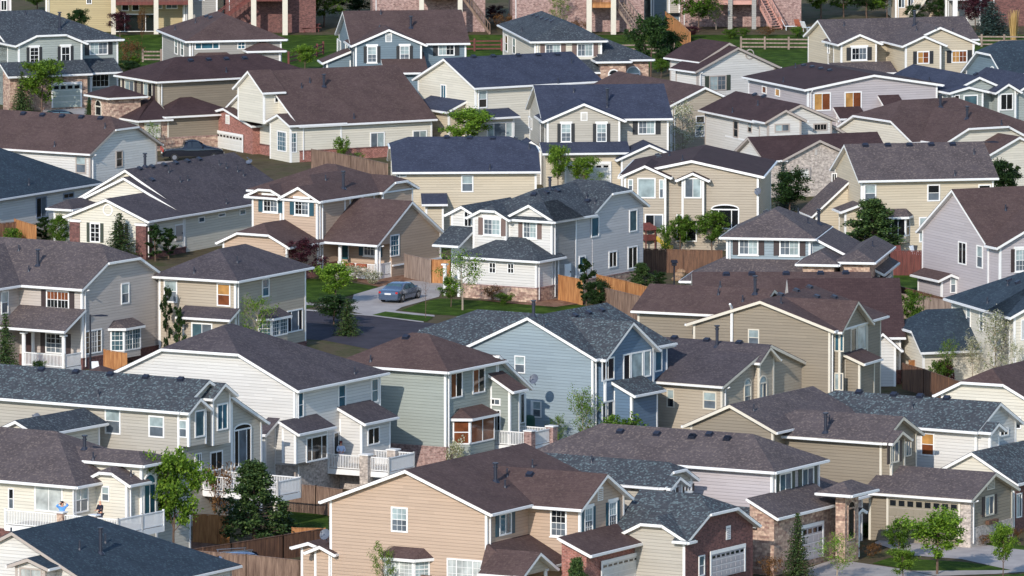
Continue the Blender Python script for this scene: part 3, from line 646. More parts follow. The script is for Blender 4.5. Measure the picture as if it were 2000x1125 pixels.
# ================================================================== far row seen from behind, cut by the top edge
def back(label, zi, x0, x1, ybase, wall, phi=4, brick_=None, bh=2.7, depth=10, roof="brown"):
    Z(zi); g = on_ground(zx(x0), zy(ybase)); k = ppm(g)
    h = House(label, x0, (zy(ybase) - 7.6 * k - ZM[zi][1]) * ZM[zi][2], 7.6, phi=phi, wall=wall, roof=roof, base=ybase, grp="detached suburban houses on the hillside")
    h.blk(0, P(x1), 0, depth, roof='a', clip=(0, 0), p=.45, base=((brick_, bh) if brick_ else None)); return h
h = back("lilac house with dark windows cut by the top left corner", 1, -60, 78, 215, "lilac"); h.win(5, 0, 52, 78, 's0')
h = back("olive yellow house with cream deck posts above the purple shrubs at the top", 1, 335, 1345, 235, "yellow", 3)
h.wins((890, -40, 945, 80, 'd0'), (965, -40, 1020, 80, 'd0'), (1150, -60, 1190, 65, 'p5'), (1213, -60, 1302, 65, 's1'), (632, -40, 672, 30, 's0'), (830, 100, 1150, 235, 't0'))
dz = 3.15; a0 = h.solve_a(zx(830), -2.6, dz); a1 = h.solve_a(zx(1395), -2.6, dz)
h.deck(a0, a1, -2.6, -.05, dz, mat="redwood", sides='abA', posts=[(a0, -2.5), ((a0 + a1) / 2 + .4, -2.5), (a1, -2.5)], postm="trimcream", pw=.45)
h = back("grey house with brick basement and dark red deck and stairs at the top", 1, 1345, 1590, 235, "stonegrey", 5); h.wins((1455, -20, 1500, 5, 'p0'))
h = back("grey house with red-painted deck over a brick walk-out basement at the top", 2, -30, 620, 240, "beige", 3, "dkbrick", 4.6)
h.wins((415, 125, 485, 200, 's0'), (195, -40, 265, 85, 's0'), (335, -50, 482, 15, 's0'), (195, 140, 370, 235, 't0'))
dz = 3.6; a0 = h.solve_a(zx(170), -2.6, dz); a1 = h.solve_a(zx(400), -2.6, dz)
h.deck(a0, a1, -2.6, -.05, dz, mat="redwood", floor="redwood", sides='abA', posts=[(a0, -2.5), (a1, -2.5)], postm="trimcream", pw=.5, pz=5)
def stairs(h, a0, b0, a1, b1, z0, z1, mat, w=1.0, name="stairs"):
    mb = MB(); A, B = Vector((a0, b0, z0)), Vector((a1, b1, z1)); n = 12; t = (Vector((a1, b1, 0)) - Vector((a0, b0, 0))).normalized(); s_ = Vector((-t.y, t.x, 0)) * w
    for i in range(n): q = A.lerp(B, (i + .5) / n); mb.obox(q - t * .15 - s_ / 2, t * .28, s_, Vector((0, 0, .04)))
    for s2 in (-.5, .5):
        o = s_ * s2; mb.bar(A + o, B + o, .05, .25); mb.bar(A + o + Vector((0, 0, .95)), B + o + Vector((0, 0, .95)), .06, .08)
        for i in range(n + 1): q = A.lerp(B, i / n) + o; mb.bar(q, q + Vector((0, 0, .95)), .04)
    return mb.build(name, mat, h.root)
stairs(h, a0 - 5.2, -2.4, a0 - .2, -2.0, 0, dz, "redwood", 1.2)
h = back("cream house with pink brick base and cedar deck behind the blue-grey house", 2, 1045, 1862, 235, "stonegrey", 2, "pinkbrick", 4.3)
h.wins((1175, -40, 1335, 22, 's1'), (1425, -30, 1465, 25, 's5'), (1490, -10, 1520, 70, 'p0'))
dz = 3.7; a0 = h.solve_a(zx(1400), -2.5, dz); a1 = h.solve_a(zx(1690), -2.5, dz)
h.deck(a0, a1, -2.5, -.05, dz, mat="cedar", floor="cedar", sides='abA', posts=[(a0, -2.4), (a1 - .1, -2.4)], postm="trimcream", pw=.45, pz=5)
stairs(h, a1 + 2.8, -2.2, a1, -2.2, 0, dz, "oldwood", .9)
h = back("yellow-tan house with rough stone basement and cedar deck between beige posts", 3, 382, 1338, 235, "yellow", 2, "pinkbrick", 3.7)
h.wins((625, -60, 805, 55, 's0'), (700, 150, 802, 190, 's0'), (1235, 120, 1312, 180, 's0'), (960, 145, 1050, 186, 's0'), (965, -30, 1060, 40, 's0'), (1250, -20, 1315, 8, 'p5'))
dz = 2.9; a0 = h.solve_a(zx(940), -2.6, dz); a1 = h.solve_a(zx(1118), -2.6, dz)
h.deck(a0, a1, -2.6, -.05, dz, mat="cedar", floor="cedar", sides='abA', posts=[(a0, -2.55), (a1, -2.55)], postm="trimcream", pw=.5, pz=4.6)
stairs(h, a1 + 2.6, -3.6, a1 + .5, -1.2, 0, dz, "greywood", 1.2)
h = back("dark blue house with beige boxed bay just above the cedar fence", 3, 1392, 1610, 190, "steel", 8); h.blk(P(1522), P(1605), -.8, 0, ze=5, roof='sb', p=.3, z0=P(95), wall="greige")
h = back("grey house with brick basement, pink deck and pink stairs at the top", 4, 145, 1238, 245, "stonegrey", 2, "pinkbrick", 3.7)
h.wins((330, 148, 445, 232, 's7'), (945, 143, 1027, 245, 's5'), (1083, 140, 1207, 238, 's5'), (870, -40, 952, 42, 'p0'), (1130, -30, 1218, 38, 'p0'), (655, -40, 782, 42, 'sg0'), (615, 180, 780, 245, 't0'), (390, -30, 490, 45, 's7'))
dz = 2.7; a0 = h.solve_a(zx(590), -2.5, dz); a1 = h.solve_a(zx(808), -2.5, dz); flat("pinkpaint", SR(196, 148, 134), .7)
h.deck(a0 - 1.2, a1 + .3, -2.5, -.05, dz, mat="pinkpaint", floor="pinkpaint", sides='abA', posts=[(a0, -2.6), (a1, -2.6)], postm="stonegrey", pw=.42, pz=4.2)
stairs(h, a1 + 2.2, -3.4, a1 + .8, -.9, 0, dz, "pinkpaint", 1.2)
h = back("peach stucco house with cream outdoor stairs beside dark trees at the top", 5, 700, 1130, 200, "peach", 3)
h.wins((720, -60, 785, 72, 's8'), (808, -60, 867, 70, 's8'), (962, -30, 1000, 40, 'p0'))
dz = 2.8; a1 = h.solve_a(zx(1010), -1.5, dz); stairs(h, a1 - 2.2, -1.6, a1 - .2, -1.4, 0, dz, "trimcream", 1.0)
h = back("pale house with white deck and tall white post at the top right", 5, 1160, 1480, 235, "stonegrey", 3); dz = 3.0; a0 = h.solve_a(zx(1190), -2.2, dz)
h.deck(a0, a0 + 3.2, -2.2, -.05, dz, mat="trim", sides='abA', posts=[(h.solve_a(zx(1245), -2.2, 3), -2.1)], postm="trim", pw=.45, pz=4.6); h.win(1260, 165, 1365, 235, 's0')
h = back("brick-based house with wide reflecting window at the top right corner", 5, 1575, 1960, 240, "stonegrey", 2, "dkbrick", 3.4); h.wins((1705, -50, 1880, 75, 's1'))
# ================================================================== the houses, far rows first
HG = "detached suburban houses on the hillside"
def HH(label, *a, **k): k.setdefault("grp", HG); return House(label, *a, **k)
# --- A1 sage house, upper left
Z(1); h = HH("sage green two-storey house with white garage door in the upper left corner", 135, 345, 5.6, dR=(605, 298, 890, 286), dL=(0, 290, 125, 335), wall="sage", roof="slate")
h.blk(0, P(862), 2.6, RY(420, 68), roof='a', clip=(0, 1))
h.blk(0, P(600), 0, None, roof='b', clip=(.47, 0))
h.blk(P(72), P(640), -1.7, .02, ze=P(572), roof='sb', p=.5, wall="stone", trims=False)
h.blk(P(655), P(860), .9, 2.6, ze=P(545), roof='sb', p=.5, open=True)
h.post(h.solve_a(zx(665), .9, 2.6), .95, 0, 2.6, .12)
h.wins((217, 345, 285, 465, 'dghS0'), (445, 338, 515, 458, 'dghS0'), (654, 306, 790, 402, 'sgS5'), (385, 618, 585, 785, 'G', "doorgreen"), (670, 540, 800, 640, 'sg0'))
h.pipes((188, 110), (437, 215, 1.5))
# --- A2 taupe hip house
h = HH("small taupe two-storey house with dark brown hip roof in front of red deck stairs", 1387, 312, 5.6, dR=(1390, 300, 1875, 290), dL=(1165, 212, 1380, 300), wall="stonegrey", roof="brown")
h.blk(0, P(2060), 0, P(1190), roof='a', clip=(1, 1))
h.wins((1280, 280, 1302, 398, 'd5'), (1324, 295, 1347, 412, 'd5'), (1425, 310, 1608, 362, 't7'), (1738, 305, 1797, 360, 'q7'))
h.vents((1460, 108), (1485, 115), (1515, 125), (1545, 135)); h.pipes((1432, 170), (1283, 222))
Z(2); h.blk(P(150), P(365), -1.2, 2, ze=P(385), roof='a', clip=(1, 1)); Z(1)
h.blk(P(1430), P(1730), -1.4, 0, ze=P(475), roof='sb', clip=(.9, .9))
# --- A3 taupe stone house
h = HH("taupe two-storey house with arched stone porch and purple-brown hip roofs", 1160, 608, 5.6, dR=(1180, 600, 1780, 572), dL=(845, 558, 1175, 603), wall="taupe", roof="dkbrown", trim="trimcream", sh="sh_brown")
h.blk(0, 15, 0, P(885), roof='a', clip=(1, 1), spout=True)
h.blk(P(1225), P(1700), -2.6, 3, ze=P(865), roof='a', clip=(1, 1), wall="taupe", base=("stone", 1.0))
Z(1); h.blk(-3.2, h.solve_a(zx(1225), -2.6, 3) , -2.6, 4.5, ze=2.9, roof='a', clip=(1, 0), wall="stone", trims=False)
h.blk(-4.6, -1.6, h.solve_b(zx(805), -4.6, 3.5), P(668), ze=P(728), roof='a', clip=(1, 1), wall="stone", trims=False)
h.wins((915, 585, 985, 692, 'sS5'), (1052, 602, 1118, 712, 'sS6'), (700, 775, 745, 850, 'pA0'), (885, 880, 1020, 960, 'G'), (1065, 905, 1160, 1010, 'G'), (1735, 585, 1770, 725, 'd5'))
h.vents((1395, 448), (1527, 441), (1657, 436), (1790, 430)); h.pipes((1657, 530))
# --- A4 big cream house with red brick garage
Z(2); h = HH("large cream house with red brick garage front and wide brown roof", 510, 940, 2.9, dR=(510, 935, 1505, 882), dL=(0, 815, 110, 945), phi=None, wall="cream", roof="brown", p=.75, oh=.4)
h.blk(0, P(1475), 0, AX(235), roof='a', clip=(0, 0), base=("redbrick", .9), spout=True, apex=522)
h.blk(-1.4, .2, P(245), P(55), ze=P(690), roof='a', z0=3.0, p=.6)
h.blk(P(440), 4.0, -.03, AX(365), ze=h.eh, roof='a', apex=835)
Z(1); h.blk(-.7, 3, P(1850), P(1465), ze=P(950), roof='a', apex=790, wall="redbrick", trims=False, clip=(0, 0))
h.wins((1570, 985, 1782, 1120, 'G'), (1500, 985, 1532, 1060, 'pg5'), (1653, 840, 1682, 908, 'V'))
Z(2); h.wins((345, 960, 412, 1110, 'pg7'), (437, 970, 485, 1118, 'dg1'), (1022, 967, 1130, 1095, 's4'), (1333, 953, 1440, 1040, 's4'), (322, 702, 377, 752, 'sg0'))
h.pipes((522, 645), (582, 605), (685, 635, 1.0), (905, 868))
# --- A5 blue house
h = HH("blue-grey two-storey house with central front gable and dark shutters at the top", 915, 345, 5.6, dR=(1410, 300, 1760, 296), dL=(845, 305, 905, 345), wall="steel", roof="brown")
h.blk(0, P(1725), 1.4, RY(1200, 78), roof='a', clip=(0, 0))
h.blk(0, P(1400), 0, None, roof='b')
h.blk(-2.2, .02, 3.5, 6, ze=P(470), roof='sa', p=.4)
h.blk(P(1150), P(1420), -2.0, 1.2, ze=P(545), roof='sb')
h.wins((1000, 338, 1074, 460, 'dghS5'), (1240, 335, 1312, 458, 'dghS5'), (1135, 243, 1183, 308, 'V'), (1520, 313, 1642, 408, 'sgS6'), (784, 290, 810, 415, 'p5'), (840, 318, 862, 442, 'd6'))
h.pipes((823, 178), (1102, 105), (1322, 205, 1.0), (1094, 198, .2))
# --- A6 cream navy
Z(2); h = HH("cream two-storey house with navy roof and satellite dish below its gable", 1795, 655, 5.6, dR=(1775, 652, 2110, 632), dL=(1320, 560, 1440, 585), wall="cream", roof="navy", phi=None)
Z(3); h.blk(0, P(1000), 0, RY(400, 400), roof='a', clip=(0, 0), spout=True, apex=None); Z(2)
h.blk(-1.6, .02, 1.8, 7.0, ze=P(830), roof='sa', roofm="navy", wall="beige")
Z(3); h.blk(P(105), P(390), -1.4, 0, ze=P(880), roof='sb', p=.3)
h.vents((93, 420), (236, 416), (420, 410), (565, 407), (705, 404)); h.pipes((812, 465), (712, 608))
h.wins((125, 660, 193, 792, 'd6'), (190, 895, 380, 1010, 't5')); Z(2); h.win(1542, 618, 1582, 745, 's7')
# --- A7 cream front gable with navy roof
Z(3); h = HH("beige two-storey house with navy roof, front gable and two black-shuttered windows", 632, 900, 5.6, dR=(1160, 862, 1550, 858), dL=(560, 870, 625, 895), wall="greige", roof="navy")
h.blk(0, P(1520), 1.5, RY(1000, 620), roof='a')
h.blk(0, P(1165), 0, None, roof='b')
h.blk(-.3, P(1210), -1.6, .02, ze=P(1085 + 50), roof='sb', p=.35, wall="beige", trims=False)
h.blk(-1.8, .02, 4, 6.6, ze=3.1, roof='b', p=.7)
h.blk(P(1175), P(1580), -2.2, 1.5, ze=2.9, roof='b', p=.45)
h.wins((733, 905, 808, 1040, 'dghS5'), (993, 905, 1068, 1040, 'dghS5'), (877, 820, 928, 885, 'V'), (1297, 880, 1425, 985, 'sgS4'), (498, 858, 523, 945, 's0'))
Z(8); h.wins((960, 640, 1275, 780, 'G'))
Z(3); h.pipes((543, 745), (828, 678), (1073, 750, 1.1), (1073, 788))
# --- A8 cream hip with stone entry
h = HH("cream two-storey house with slate hip roof and arched stone entry tower", 540, 315, 5.6, dR=(535, 310, 1065, 304), dL=(272, 220, 528, 308), wall="cream", roof="slate", sh="sh_mauve")
h.blk(0, P(1032), 0, P(310), roof='a', clip=(1, 1))
h.blk(P(1030), P(1375), -.6, 6, ze=P(450), roof='a', clip=(0, 1), wall="stone", trims=False)
h.blk(P(1025), P(1210), -2.4, 1, ze=P(462), roof='a', clip=(1, 1), wall="stone", trims=False)
h.blk(P(880), P(1025), -1.8, 0, ze=P(540), roof='sb', wall="stone", trims=False)
h.wins((617, 322, 733, 400, 'sgS4'), (850, 318, 970, 415, 'sgS4'), (325, 255, 345, 380, 'd9'), (380, 275, 402, 398, 'd5'), (1210, 535, 1315, 610, 'sgA5'), (1078, 545, 1160, 612, 'pA0'))
h.vents((530, 118), (560, 128), (595, 141), (632, 152), (668, 162)); h.pipes((448, 230))
# --- A9 white / brown roof with round vent
Z(4); h = HH("off-white house with deep brown roof and round gable vent near split rail fence", 290, 672, 4.9, dR=(290, 660, 650, 640), dL=(130, 665, 285, 665), phi=32, wall="white", roof="dkbrown", trim="trimtaupe", sh="sh_green", p=.5)
h.blk(0, P(1000), 0, P(95), roof='b', apex=430, clip=(0, .4))
h.blk(P(330), P(800), 1.4, 6.5, ze=6.0, roof='b', p=.5, clip=(0, .4))
h.wins((398, 690, 555, 830, 'sgS5'), (728, 455, 808, 538, 'O', "trimtaupe")); h.pipes((530, 300, .8), (572, 360, .8))
# --- A10 lilac
h = HH("lilac two-storey house with amber-lit blinds behind two square windows", 1300, 852, 5.6, dL=(725, 735, 1290, 852), dR=None, wall="lilac", roof="dkbrown", p=.6)
h.blk(0, 11, 0, 15, roof='b', apex=675) if False else h.blk(0, 12.2, 0, P(760), roof='b', apex=680)
h.wins((1352, 848, 1512, 1015, 's3'), (1637, 838, 1795, 1012, 's3'), (885, 785, 925, 858, 'p9'), (1005, 808, 1048, 885, 'p3'))
h.blk(P(640), P(760), 14, 17, ze=4, roof='b') if False else None
Z(5); h.blk(P(205), P(385), -1.0, .02, ze=P(1100), roof='sb') ; h.win(445, 1060, 600, 1125, 'p0')
h.blk(P(630), P(755), -1.4, .02, ze=P(1020), roof='sb')
Z(4); h.vents((1105, 575), (1188, 590), (1265, 606), (1343, 620), (1423, 636), (1503, 652)); h.pipes((1078, 755), (1188, 625))
# --- A11 sand gable house
Z(9); h = HH("sand-coloured house with long brown roof behind white blossoming tree", 52, 290, 5.0, dR=(40, 285, 420, 285), phi=26, wall="sand", roof="brown", p=.62)
h.blk(0, P(640), 0, 16, roof='b', apex=90)
h.wins((275, 355, 358, 425, 'p0'), (268, 440, 358, 550, 'd1'))
Z(4); h.pipes((-10, 580, .9), (8, 720, .5))
# --- A12 white brown roof with dormer and brick garage
Z(9); h = HH("off-white house with purple-brown roofs, recessed dormer and grey brick garage", 925, 445, 5.5, dL=(335, 320, 915, 440), dR=None, wall="white", roof="dkbrown", trim="trimtaupe", p=.56)
h.blk(0, P(1520), 0, P(362), roof='b', apex=250, base=("greybrick", .8))
h.blk(P(935), P(1240), -1.2, .5, ze=P(430), roof='b', z0=3.2, p=.5)
h.blk(.5, P(1700), 1.0, 8, ze=4.2, roof='b', p=.55)
bv = h.solve_b(zx(915), -2.2, 2.8); h.blk(-2.2, 9, bv, P(655), ze=P(785), roof='a', apex=552, wall="white", base=("greybrick", .7), cut=(h.solve_a(zx(1095), bv, 2.8), 99)); g = h.blocks[-1]
h.blk(g['a0'] + .05, 9, g['b0'] - .04, g['b0'] + .4, ze=g['ze'] - .1, roof='a', p=.02, oh=.0, wall="greybrick", trims=False)
h.blk(P(1095), P(1700), g['b0'] - .3, g['b0'] + 6, ze=g['ze'], roof='b', apex=575, wall="greybrick", trims=False)
h.wins((622, 400, 668, 558, 'd0'), (755, 415, 792, 510, 'd6'), (997, 430, 1135, 505, 's5'), (1352, 425, 1480, 495, 'sg0'), (597, 700, 650, 865, 's0'), (1358, 655, 1390, 720, 'V'), (1140, 850, 1305, 930, 'G'))
h.vents((655, 135), (738, 150), (820, 170), (903, 186), (1015, 205), (1128, 228)); h.pipes((612, 330), (845, 265))
# --- A13 cream with two gables top right
Z(5); h = HH("cream and grey two-storey house with three front gables beside split rail fence", 200, 420, 5.6, dR=(185, 415, 560, 405), dL=(565, 405, 765, 460), wall="beige", roof="grey")
h.blk(-.0, P(1420), 2.0, RY(700, 165), roof='a', clip=(0, 0))
h.blk(0, P(525), 0, None, roof='b')
h.blk(P(780), P(1415), -2.4, 4, roof='b', ze=h.eh)
h.blk(P(790), P(1115), -3.2, 4, roof='b', ze=h.eh)
h.blk(P(170), P(670), -1.5, .02, ze=P(690), roof='sb', open=True); 
h.post(h.solve_a(zx(505), -1.5, 2.5), -1.45, 0, 2.6, .12)
h.wins((292, 432, 438, 552, 'sghS8'), (895, 468, 1008, 585, 'sgS3'), (1210, 460, 1355, 575, 'sgS3'), (78, 395, 98, 490, 'd0'))
h.pipes((227, 240), (872, 235, 1.3), (892, 282), (1133, 285), (1222, 305), (1070, 262, .15))
# --- A14 mint-grey navy roof
h = HH("mint-grey house with navy roof, ridge vents and white-framed bay windows", 1215, 865, 5.0, dL=(600, 735, 1230, 855), wall="sage", roof="navy", p=.58)
h.blk(0, P(1690), 0, P(640), roof='b', apex=700)
h.blk(P(1215), P(1500), -1.1, 1.5, roof='b', apex=790)
h.blk(P(1640), P(1800), -1.3, 3, ze=h.eh, roof='b'); h.blk(P(1800), P(2200), -.8, 9, ze=h.eh - .3, roof='b')
h.wins((997, 835, 1040, 985, 'd8'), (1130, 858, 1175, 990, 'd5'), (1236, 868, 1285, 985, 'd8'), (1320, 868, 1452, 985, 'p1'), (1655, 855, 1775, 1010, 's0'))
h.vents((918, 592), (1000, 605), (1108, 626), (1218, 647), (1330, 665), (1437, 687)); h.pipes((1008, 750))
# --- A15 dark slate house at the right edge
h = HH("dark slate-blue house with speckled teal roof cut by the right edge", 1720, 752, 5.2, phi=20, wall="steel", roof="teal", p=.6)
h.blk(0, 14, 0, RY(1870, 370), roof='a', clip=(.35, 0)); h.blk(.2, 8, -.9, 3, ze=h.eh - .1, roof='b')
h.win(1568, 650, 1605, 705, 'pA1')
# --- A16 grey-brown roof with clipped cream gables
Z(10); h = HH("cream house with broad grey-brown roof and two clipped gables at the right edge", 860, 475, 3.4, dL=(405, 385, 850, 475), phi=30, wall="cream", roof="brown", p=.5)
h.blk(0, 14, 0, 12, roof='a', clip=(.5, 1), p=.45)
h.blk(P(1160), P(1900), -3.5, 4, ze=3.9, roof='b', clip=(.5, 0), p=.5)
h.blk(P(1530), P(2100), -6.5, 2, ze=2.9, roof='b', clip=(0, 0), p=.45)
h.pipes((1355, 245, 1.0), (1110, 140, 1.0), (1668, 300), (1488, 130, .8))
# --- A17 beige-yellow
h = HH("butter yellow two-storey house with long charcoal ridge and five roof vents", 385, 825, 5.7, dR=(390, 812, 1645, 788), dL=(0, 700, 160, 500), phi=None, wall="beige", roof="grey", p=.5)
h.phi = h.phi
h.blk(0, P(1595), 0, RY(900, 465), roof='a', spout=True)
h.blk(-2.6, .02, 4.5, 8, ze=3.0, roof='sa', p=.9)
Z(13); h.blk(-1.2, .02, .5, 2.4, ze=P(265), roof='sa', p=.35)
h.bay(570, 300, 828, 470, d=.8, glass='0', grid='', roofh=.55)
h.wins((403, 0, 522, 165, 'd5'), (988, 0, 1106, 155, 'd8'), (1455, 0, 1572, 150, 'd8'), (912, 298, 1060, 530, 's5'), (112, 0, 162, 95, 's0'))
Z(10); h.win(112, 740, 162, 940, 's0')
h.vents((422, 492), (628, 490), (826, 488), (1025, 485), (1222, 483)); h.pipes((1242, 765), (1417, 568))
# --- A18 sand rear with bays
Z(8); h = HH("sand-coloured house back with boxed bay windows, brown roof and patio doors", 1392, 740, 5.7, dR=(1385, 735, 1730, 740), dL=(1255, 608, 1375, 735), phi=None, wall="sand", roof="dkbrown", p=.45)
Z(9); h.blk(0, P(850), 0, 12, roof='b', apex=760) ; Z(8)
h.blk(0, P(1690), -.6, 4, ze=h.eh, roof='b')
h.wins((1480, 740, 1615, 890, 'p5'), (1640, 752, 1675, 890, 'd5'), (1412, 750, 1450, 840, 'd5'), (1535, 1005, 1672, 1120, 's8'))
Z(9); h.blk(P(150), P(350), -.5, 3, ze=h.eh - .2, roof='b', z0=2.4); h.wins((170, 925, 330, 1112, 's4'))
Z(12); h.wins((98, 275, 288, 525, 's0'), (415, 225, 675, 410, 'tA0'))
Z(8); h.vents((1575, 530), (1592, 545), (1610, 562), (1628, 578), (1640, 592)); h.pipes((1385, 638), (1672, 540), (1716, 582), (1812, 615))
# --- A22 yellow with navy roof
Z(7); h = HH("yellow-tan two-storey house with plain navy roof in the upper middle", 1215, 335, 5.6, dR=(1145, 312, 2400, 330), phi=3, wall="beige", roof="navy", base=None)
Z(8); h.blk(0, P(740), 0, RY(200, 440), roof='a', clip=(.3, .45), base=("dkbrick", .7)); Z(7)
h.blk(P(1430), P(1560), -1.2, .02, ze=P(570), roof='sb')
h.wins((1690, 345, 1780, 470, 'd5'), (1220, 335, 1290, 360, 'p5'))
Z(8); h.vents((85, 448), (252, 452), (421, 456), (586, 458)); h.pipes((402, 680), (690, 530)); h.win(745, 690, 760, 740, 's0')
# --- A19 grey-blue hip house (right middle)
Z(12); h = HH("pale blue house with wide grey hip roof and two dark-shuttered windows", 558, 500, 5.6, dR=(520, 470, 1370, 485), phi=None, wall="bluegrey", roof="grey", p=.5, sh="sh_brown")
h.blk(0, P(1325), 0, RY(1045, 150), roof='b', clip=(1, 1), p=.5)
Z(13); m = h.main; h.blk(m['a1'], h.solve_a(zx(560), 1, 4), .4, m['b1'] - .3, ze=m['ze'] - .03, roof='sa', p=-.5, base=None); Z(12)
h.blk(P(190), P(1900), -2.4, 4, ze=2.9, roof='a', clip=(1, 1), wall="greybrick", trims=False, p=.5)
h.blk(P(1255), P(1540), -3.6, 1, ze=P(745), roof='b', clip=(1, 0), wall="stone", trims=False)
h.blk(P(1600), P(1870), -2.9, 8, ze=P(725), roof='b', clip=(1, 0), wall="stone", trims=False)
h.wins((668, 500, 850, 648, 'sghS4'), (1042, 505, 1227, 655, 'sghS4'))
h.vents((975, 175), (965, 195), (950, 215), (935, 235), (922, 255)); h.pipes((665, 335), (1215, 272), (1303, 358), (1402, 368, 1.1))
Z(13); h.pipes((490, 570)); 
# --- A20 beige right
h = HH("lilac-beige two-storey house with tall side gable, brown roof and mauve shutters", 1650, 600, 5.7, dL=(1480, 560, 1650, 605), dR=(1650, 605, 1900, 560) if False else None, phi=24, wall="lilac", roof="brown", sh="sh_brown", p=.6)
h.blk(0, 12, 1.8, P(945), roof='a', apex=None, p=.62, clip=(0, 0))
h.blk(.03, 8, 0, 6, roof='b', p=.5, cut=(1.6, 6.5))
h.blk(-1.3, .02, 7.0, P(905), ze=3.0, roof='b', p=.4)
h.wins((1275, 525, 1350, 735, 's0'), (1443, 558, 1500, 768, 'd5'), (1198, 838, 1252, 995, 'd5'), (1790, 590, 1900, 800, 'dghS5'))
h.pipes((1367, 355), (1706, 240))
# --- A21 taupe front house with behind roof
Z(17); h = HH("large taupe house with tall gable wall, brown roof and white flue pipe up its side", 1580, 565, 6.8, dR=None, dL=(570, 500, 1600, 565) if False else (540, 510, 1565, 560), wall="taupe", roof="brown", trim="trimcream", p=.44)
h.blk(0, P(1950), 0, P(580), roof='a', apex=325, spout=False)
h.blk(.0, P(1845), -.05, None, ze=h.eh, roof='b') if False else None
h.blk(P(1600), P(1850), -.5, 6.5, ze=h.eh, roof='b', wall="brownwall", apex=318, a1=None) if False else h.blk(.62, P(1855), -.5, 6.5, ze=h.eh, roof='b', wall="taupe", apex=330)
h.blk(1.2, RY(700, 225), h.main['b1'] - 4, P(172), ze=P(455), roof='b', p=.45)
h.blk(P(1800), P(1905), -1.6, -.4, ze=P(800), roof='sb', p=.4)
bz = h.solve_b(zx(865), 0, 6); mb = MB(); mb.bar((-.12, bz, 0), (-.12, bz, h.solve_z(zy(385), -.12, bz)), .16); mb.bar((-.12, bz, h.solve_z(zy(385), -.12, bz)), (-.5, bz, h.solve_z(zy(362), -.5, bz) + .1), .13); mb.build('flue_pipe', 'trim', h.root)
h.wins((980, 535, 1062, 660, 'd5'), (1612, 540, 1682, 700, 's7'), (1728, 525, 1770, 705, 'p0'), (1775, 505, 1842, 690, 'p5'), (1612, 855, 1678, 985, 's5'))
h.vents((820, 138), (1005, 136), (1260, 134), (1512, 130), (1697, 127), (1330, 258), (1380, 243), (1428, 234), (1473, 219), (1166, 297), (1215, 290), (1480, 303), (1608, 307)); h.pipes((762, 285), (1030, 280, 1.2), (1220, 350), (775, 230), (940, 335))
# --- second brown house behind (ridge at y ~ 535)
Z(12); h = HH("brown-roofed house behind the large taupe house with ridge vents along its top", 265, 1065, 5.4, dR=(340, 815, 1860, 795), phi=0, wall="sand", roof="brown", p=.42)
h.blk(P(290), P(1850), 0, RY(1000, 805), roof='a')
h.vents((555, 830), (790, 826), (1103, 823), (1418, 819), (1650, 816))
# --- A23 white house in the centre
Z(11); h = HH("white two-storey house in the centre with slate roof, grey side wall and brick corner", 742, 612, 2.9, dR=(870, 302, 1140, 260), dL=(90, 572, 740, 612), wall="white", roof="slate", sh="sh_mauve", base=905, p=.5)
aC = h.solve_a(zx(1150), 0, 5.6)
h.blk(P(858), P(1520), 0, P(285), ze=P(322), roof='a', clip=(1, 1), base=("stone", 1.0), spout=True, wall="ltgrey", cut=(aC, 99))  # greyer copy of the white siding: side wall's shade put into the colour
m = h.main
h.blk(aC, m['a1'], -.03, 7.5, ze=m['ze'], roof='b', clip=(.38, 1), wall="ltgrey", trims=False)
h.blk(m['a0'] - .02, m['a0'] + 3.6, .0, P(540), ze=m['ze'], roof='a', clip=(0, 0), trims=True)
h.blk(m['a0'] - .5, m['a0'] + 4, h.solve_b(zx(545), m['a0'], 5.6), P(278), ze=m['ze'], roof='a', clip=(.45, 0))
h.blk(m['a0'] + .3, m['a0'] + 7, h.solve_b(zx(275), m['a0'], 5.6), P(120), ze=m['ze'], roof='a')
h.blk(0, P(905), 0, P(200), ze=P(612), roof='a', clip=(1, 0), base=("stone", 1.05), spout=True, p=.5, wall="white")
h.blk(m['a0'] - 2.2, m['a0'], h.solve_b(zx(275), m['a0'], 3), P(30), ze=P(500), roof='sa', p=.45, open=True)
h.post(m['a0'] - 2.1, h.solve_b(zx(66), m['a0'] - 2.2, 2.5), -.5, 2.5, .16); h.post(m['a0'] - 2.1, h.solve_b(zx(170), m['a0'] - 2.2, 2.5), -.5, 2.5, .14)
h.wins((643, 305, 747, 435, 'sghS4'), (353, 285, 482, 412, 'sghS4'), (212, 235, 270, 350, 's0'), (1140, 275, 1198, 425, 'p7'), (1420, 222, 1478, 385, 'p1'), (1270, 525, 1330, 648, 's0'), (1410, 490, 1480, 655, 's0'), (1052, 560, 1100, 690, 'd7'), (395, 608, 447, 690, 'qg0'), (530, 615, 580, 692, 'qg0'), (262, 603, 312, 672, 'qg0'))
h.win(950, 630, 990, 720, 'D', "trim")
h.vents((725, 118), (812, 102), (893, 90), (1118, 165)); h.pipes((375, 50), (840, 75, .9), (1110, 140), (1170, 178))
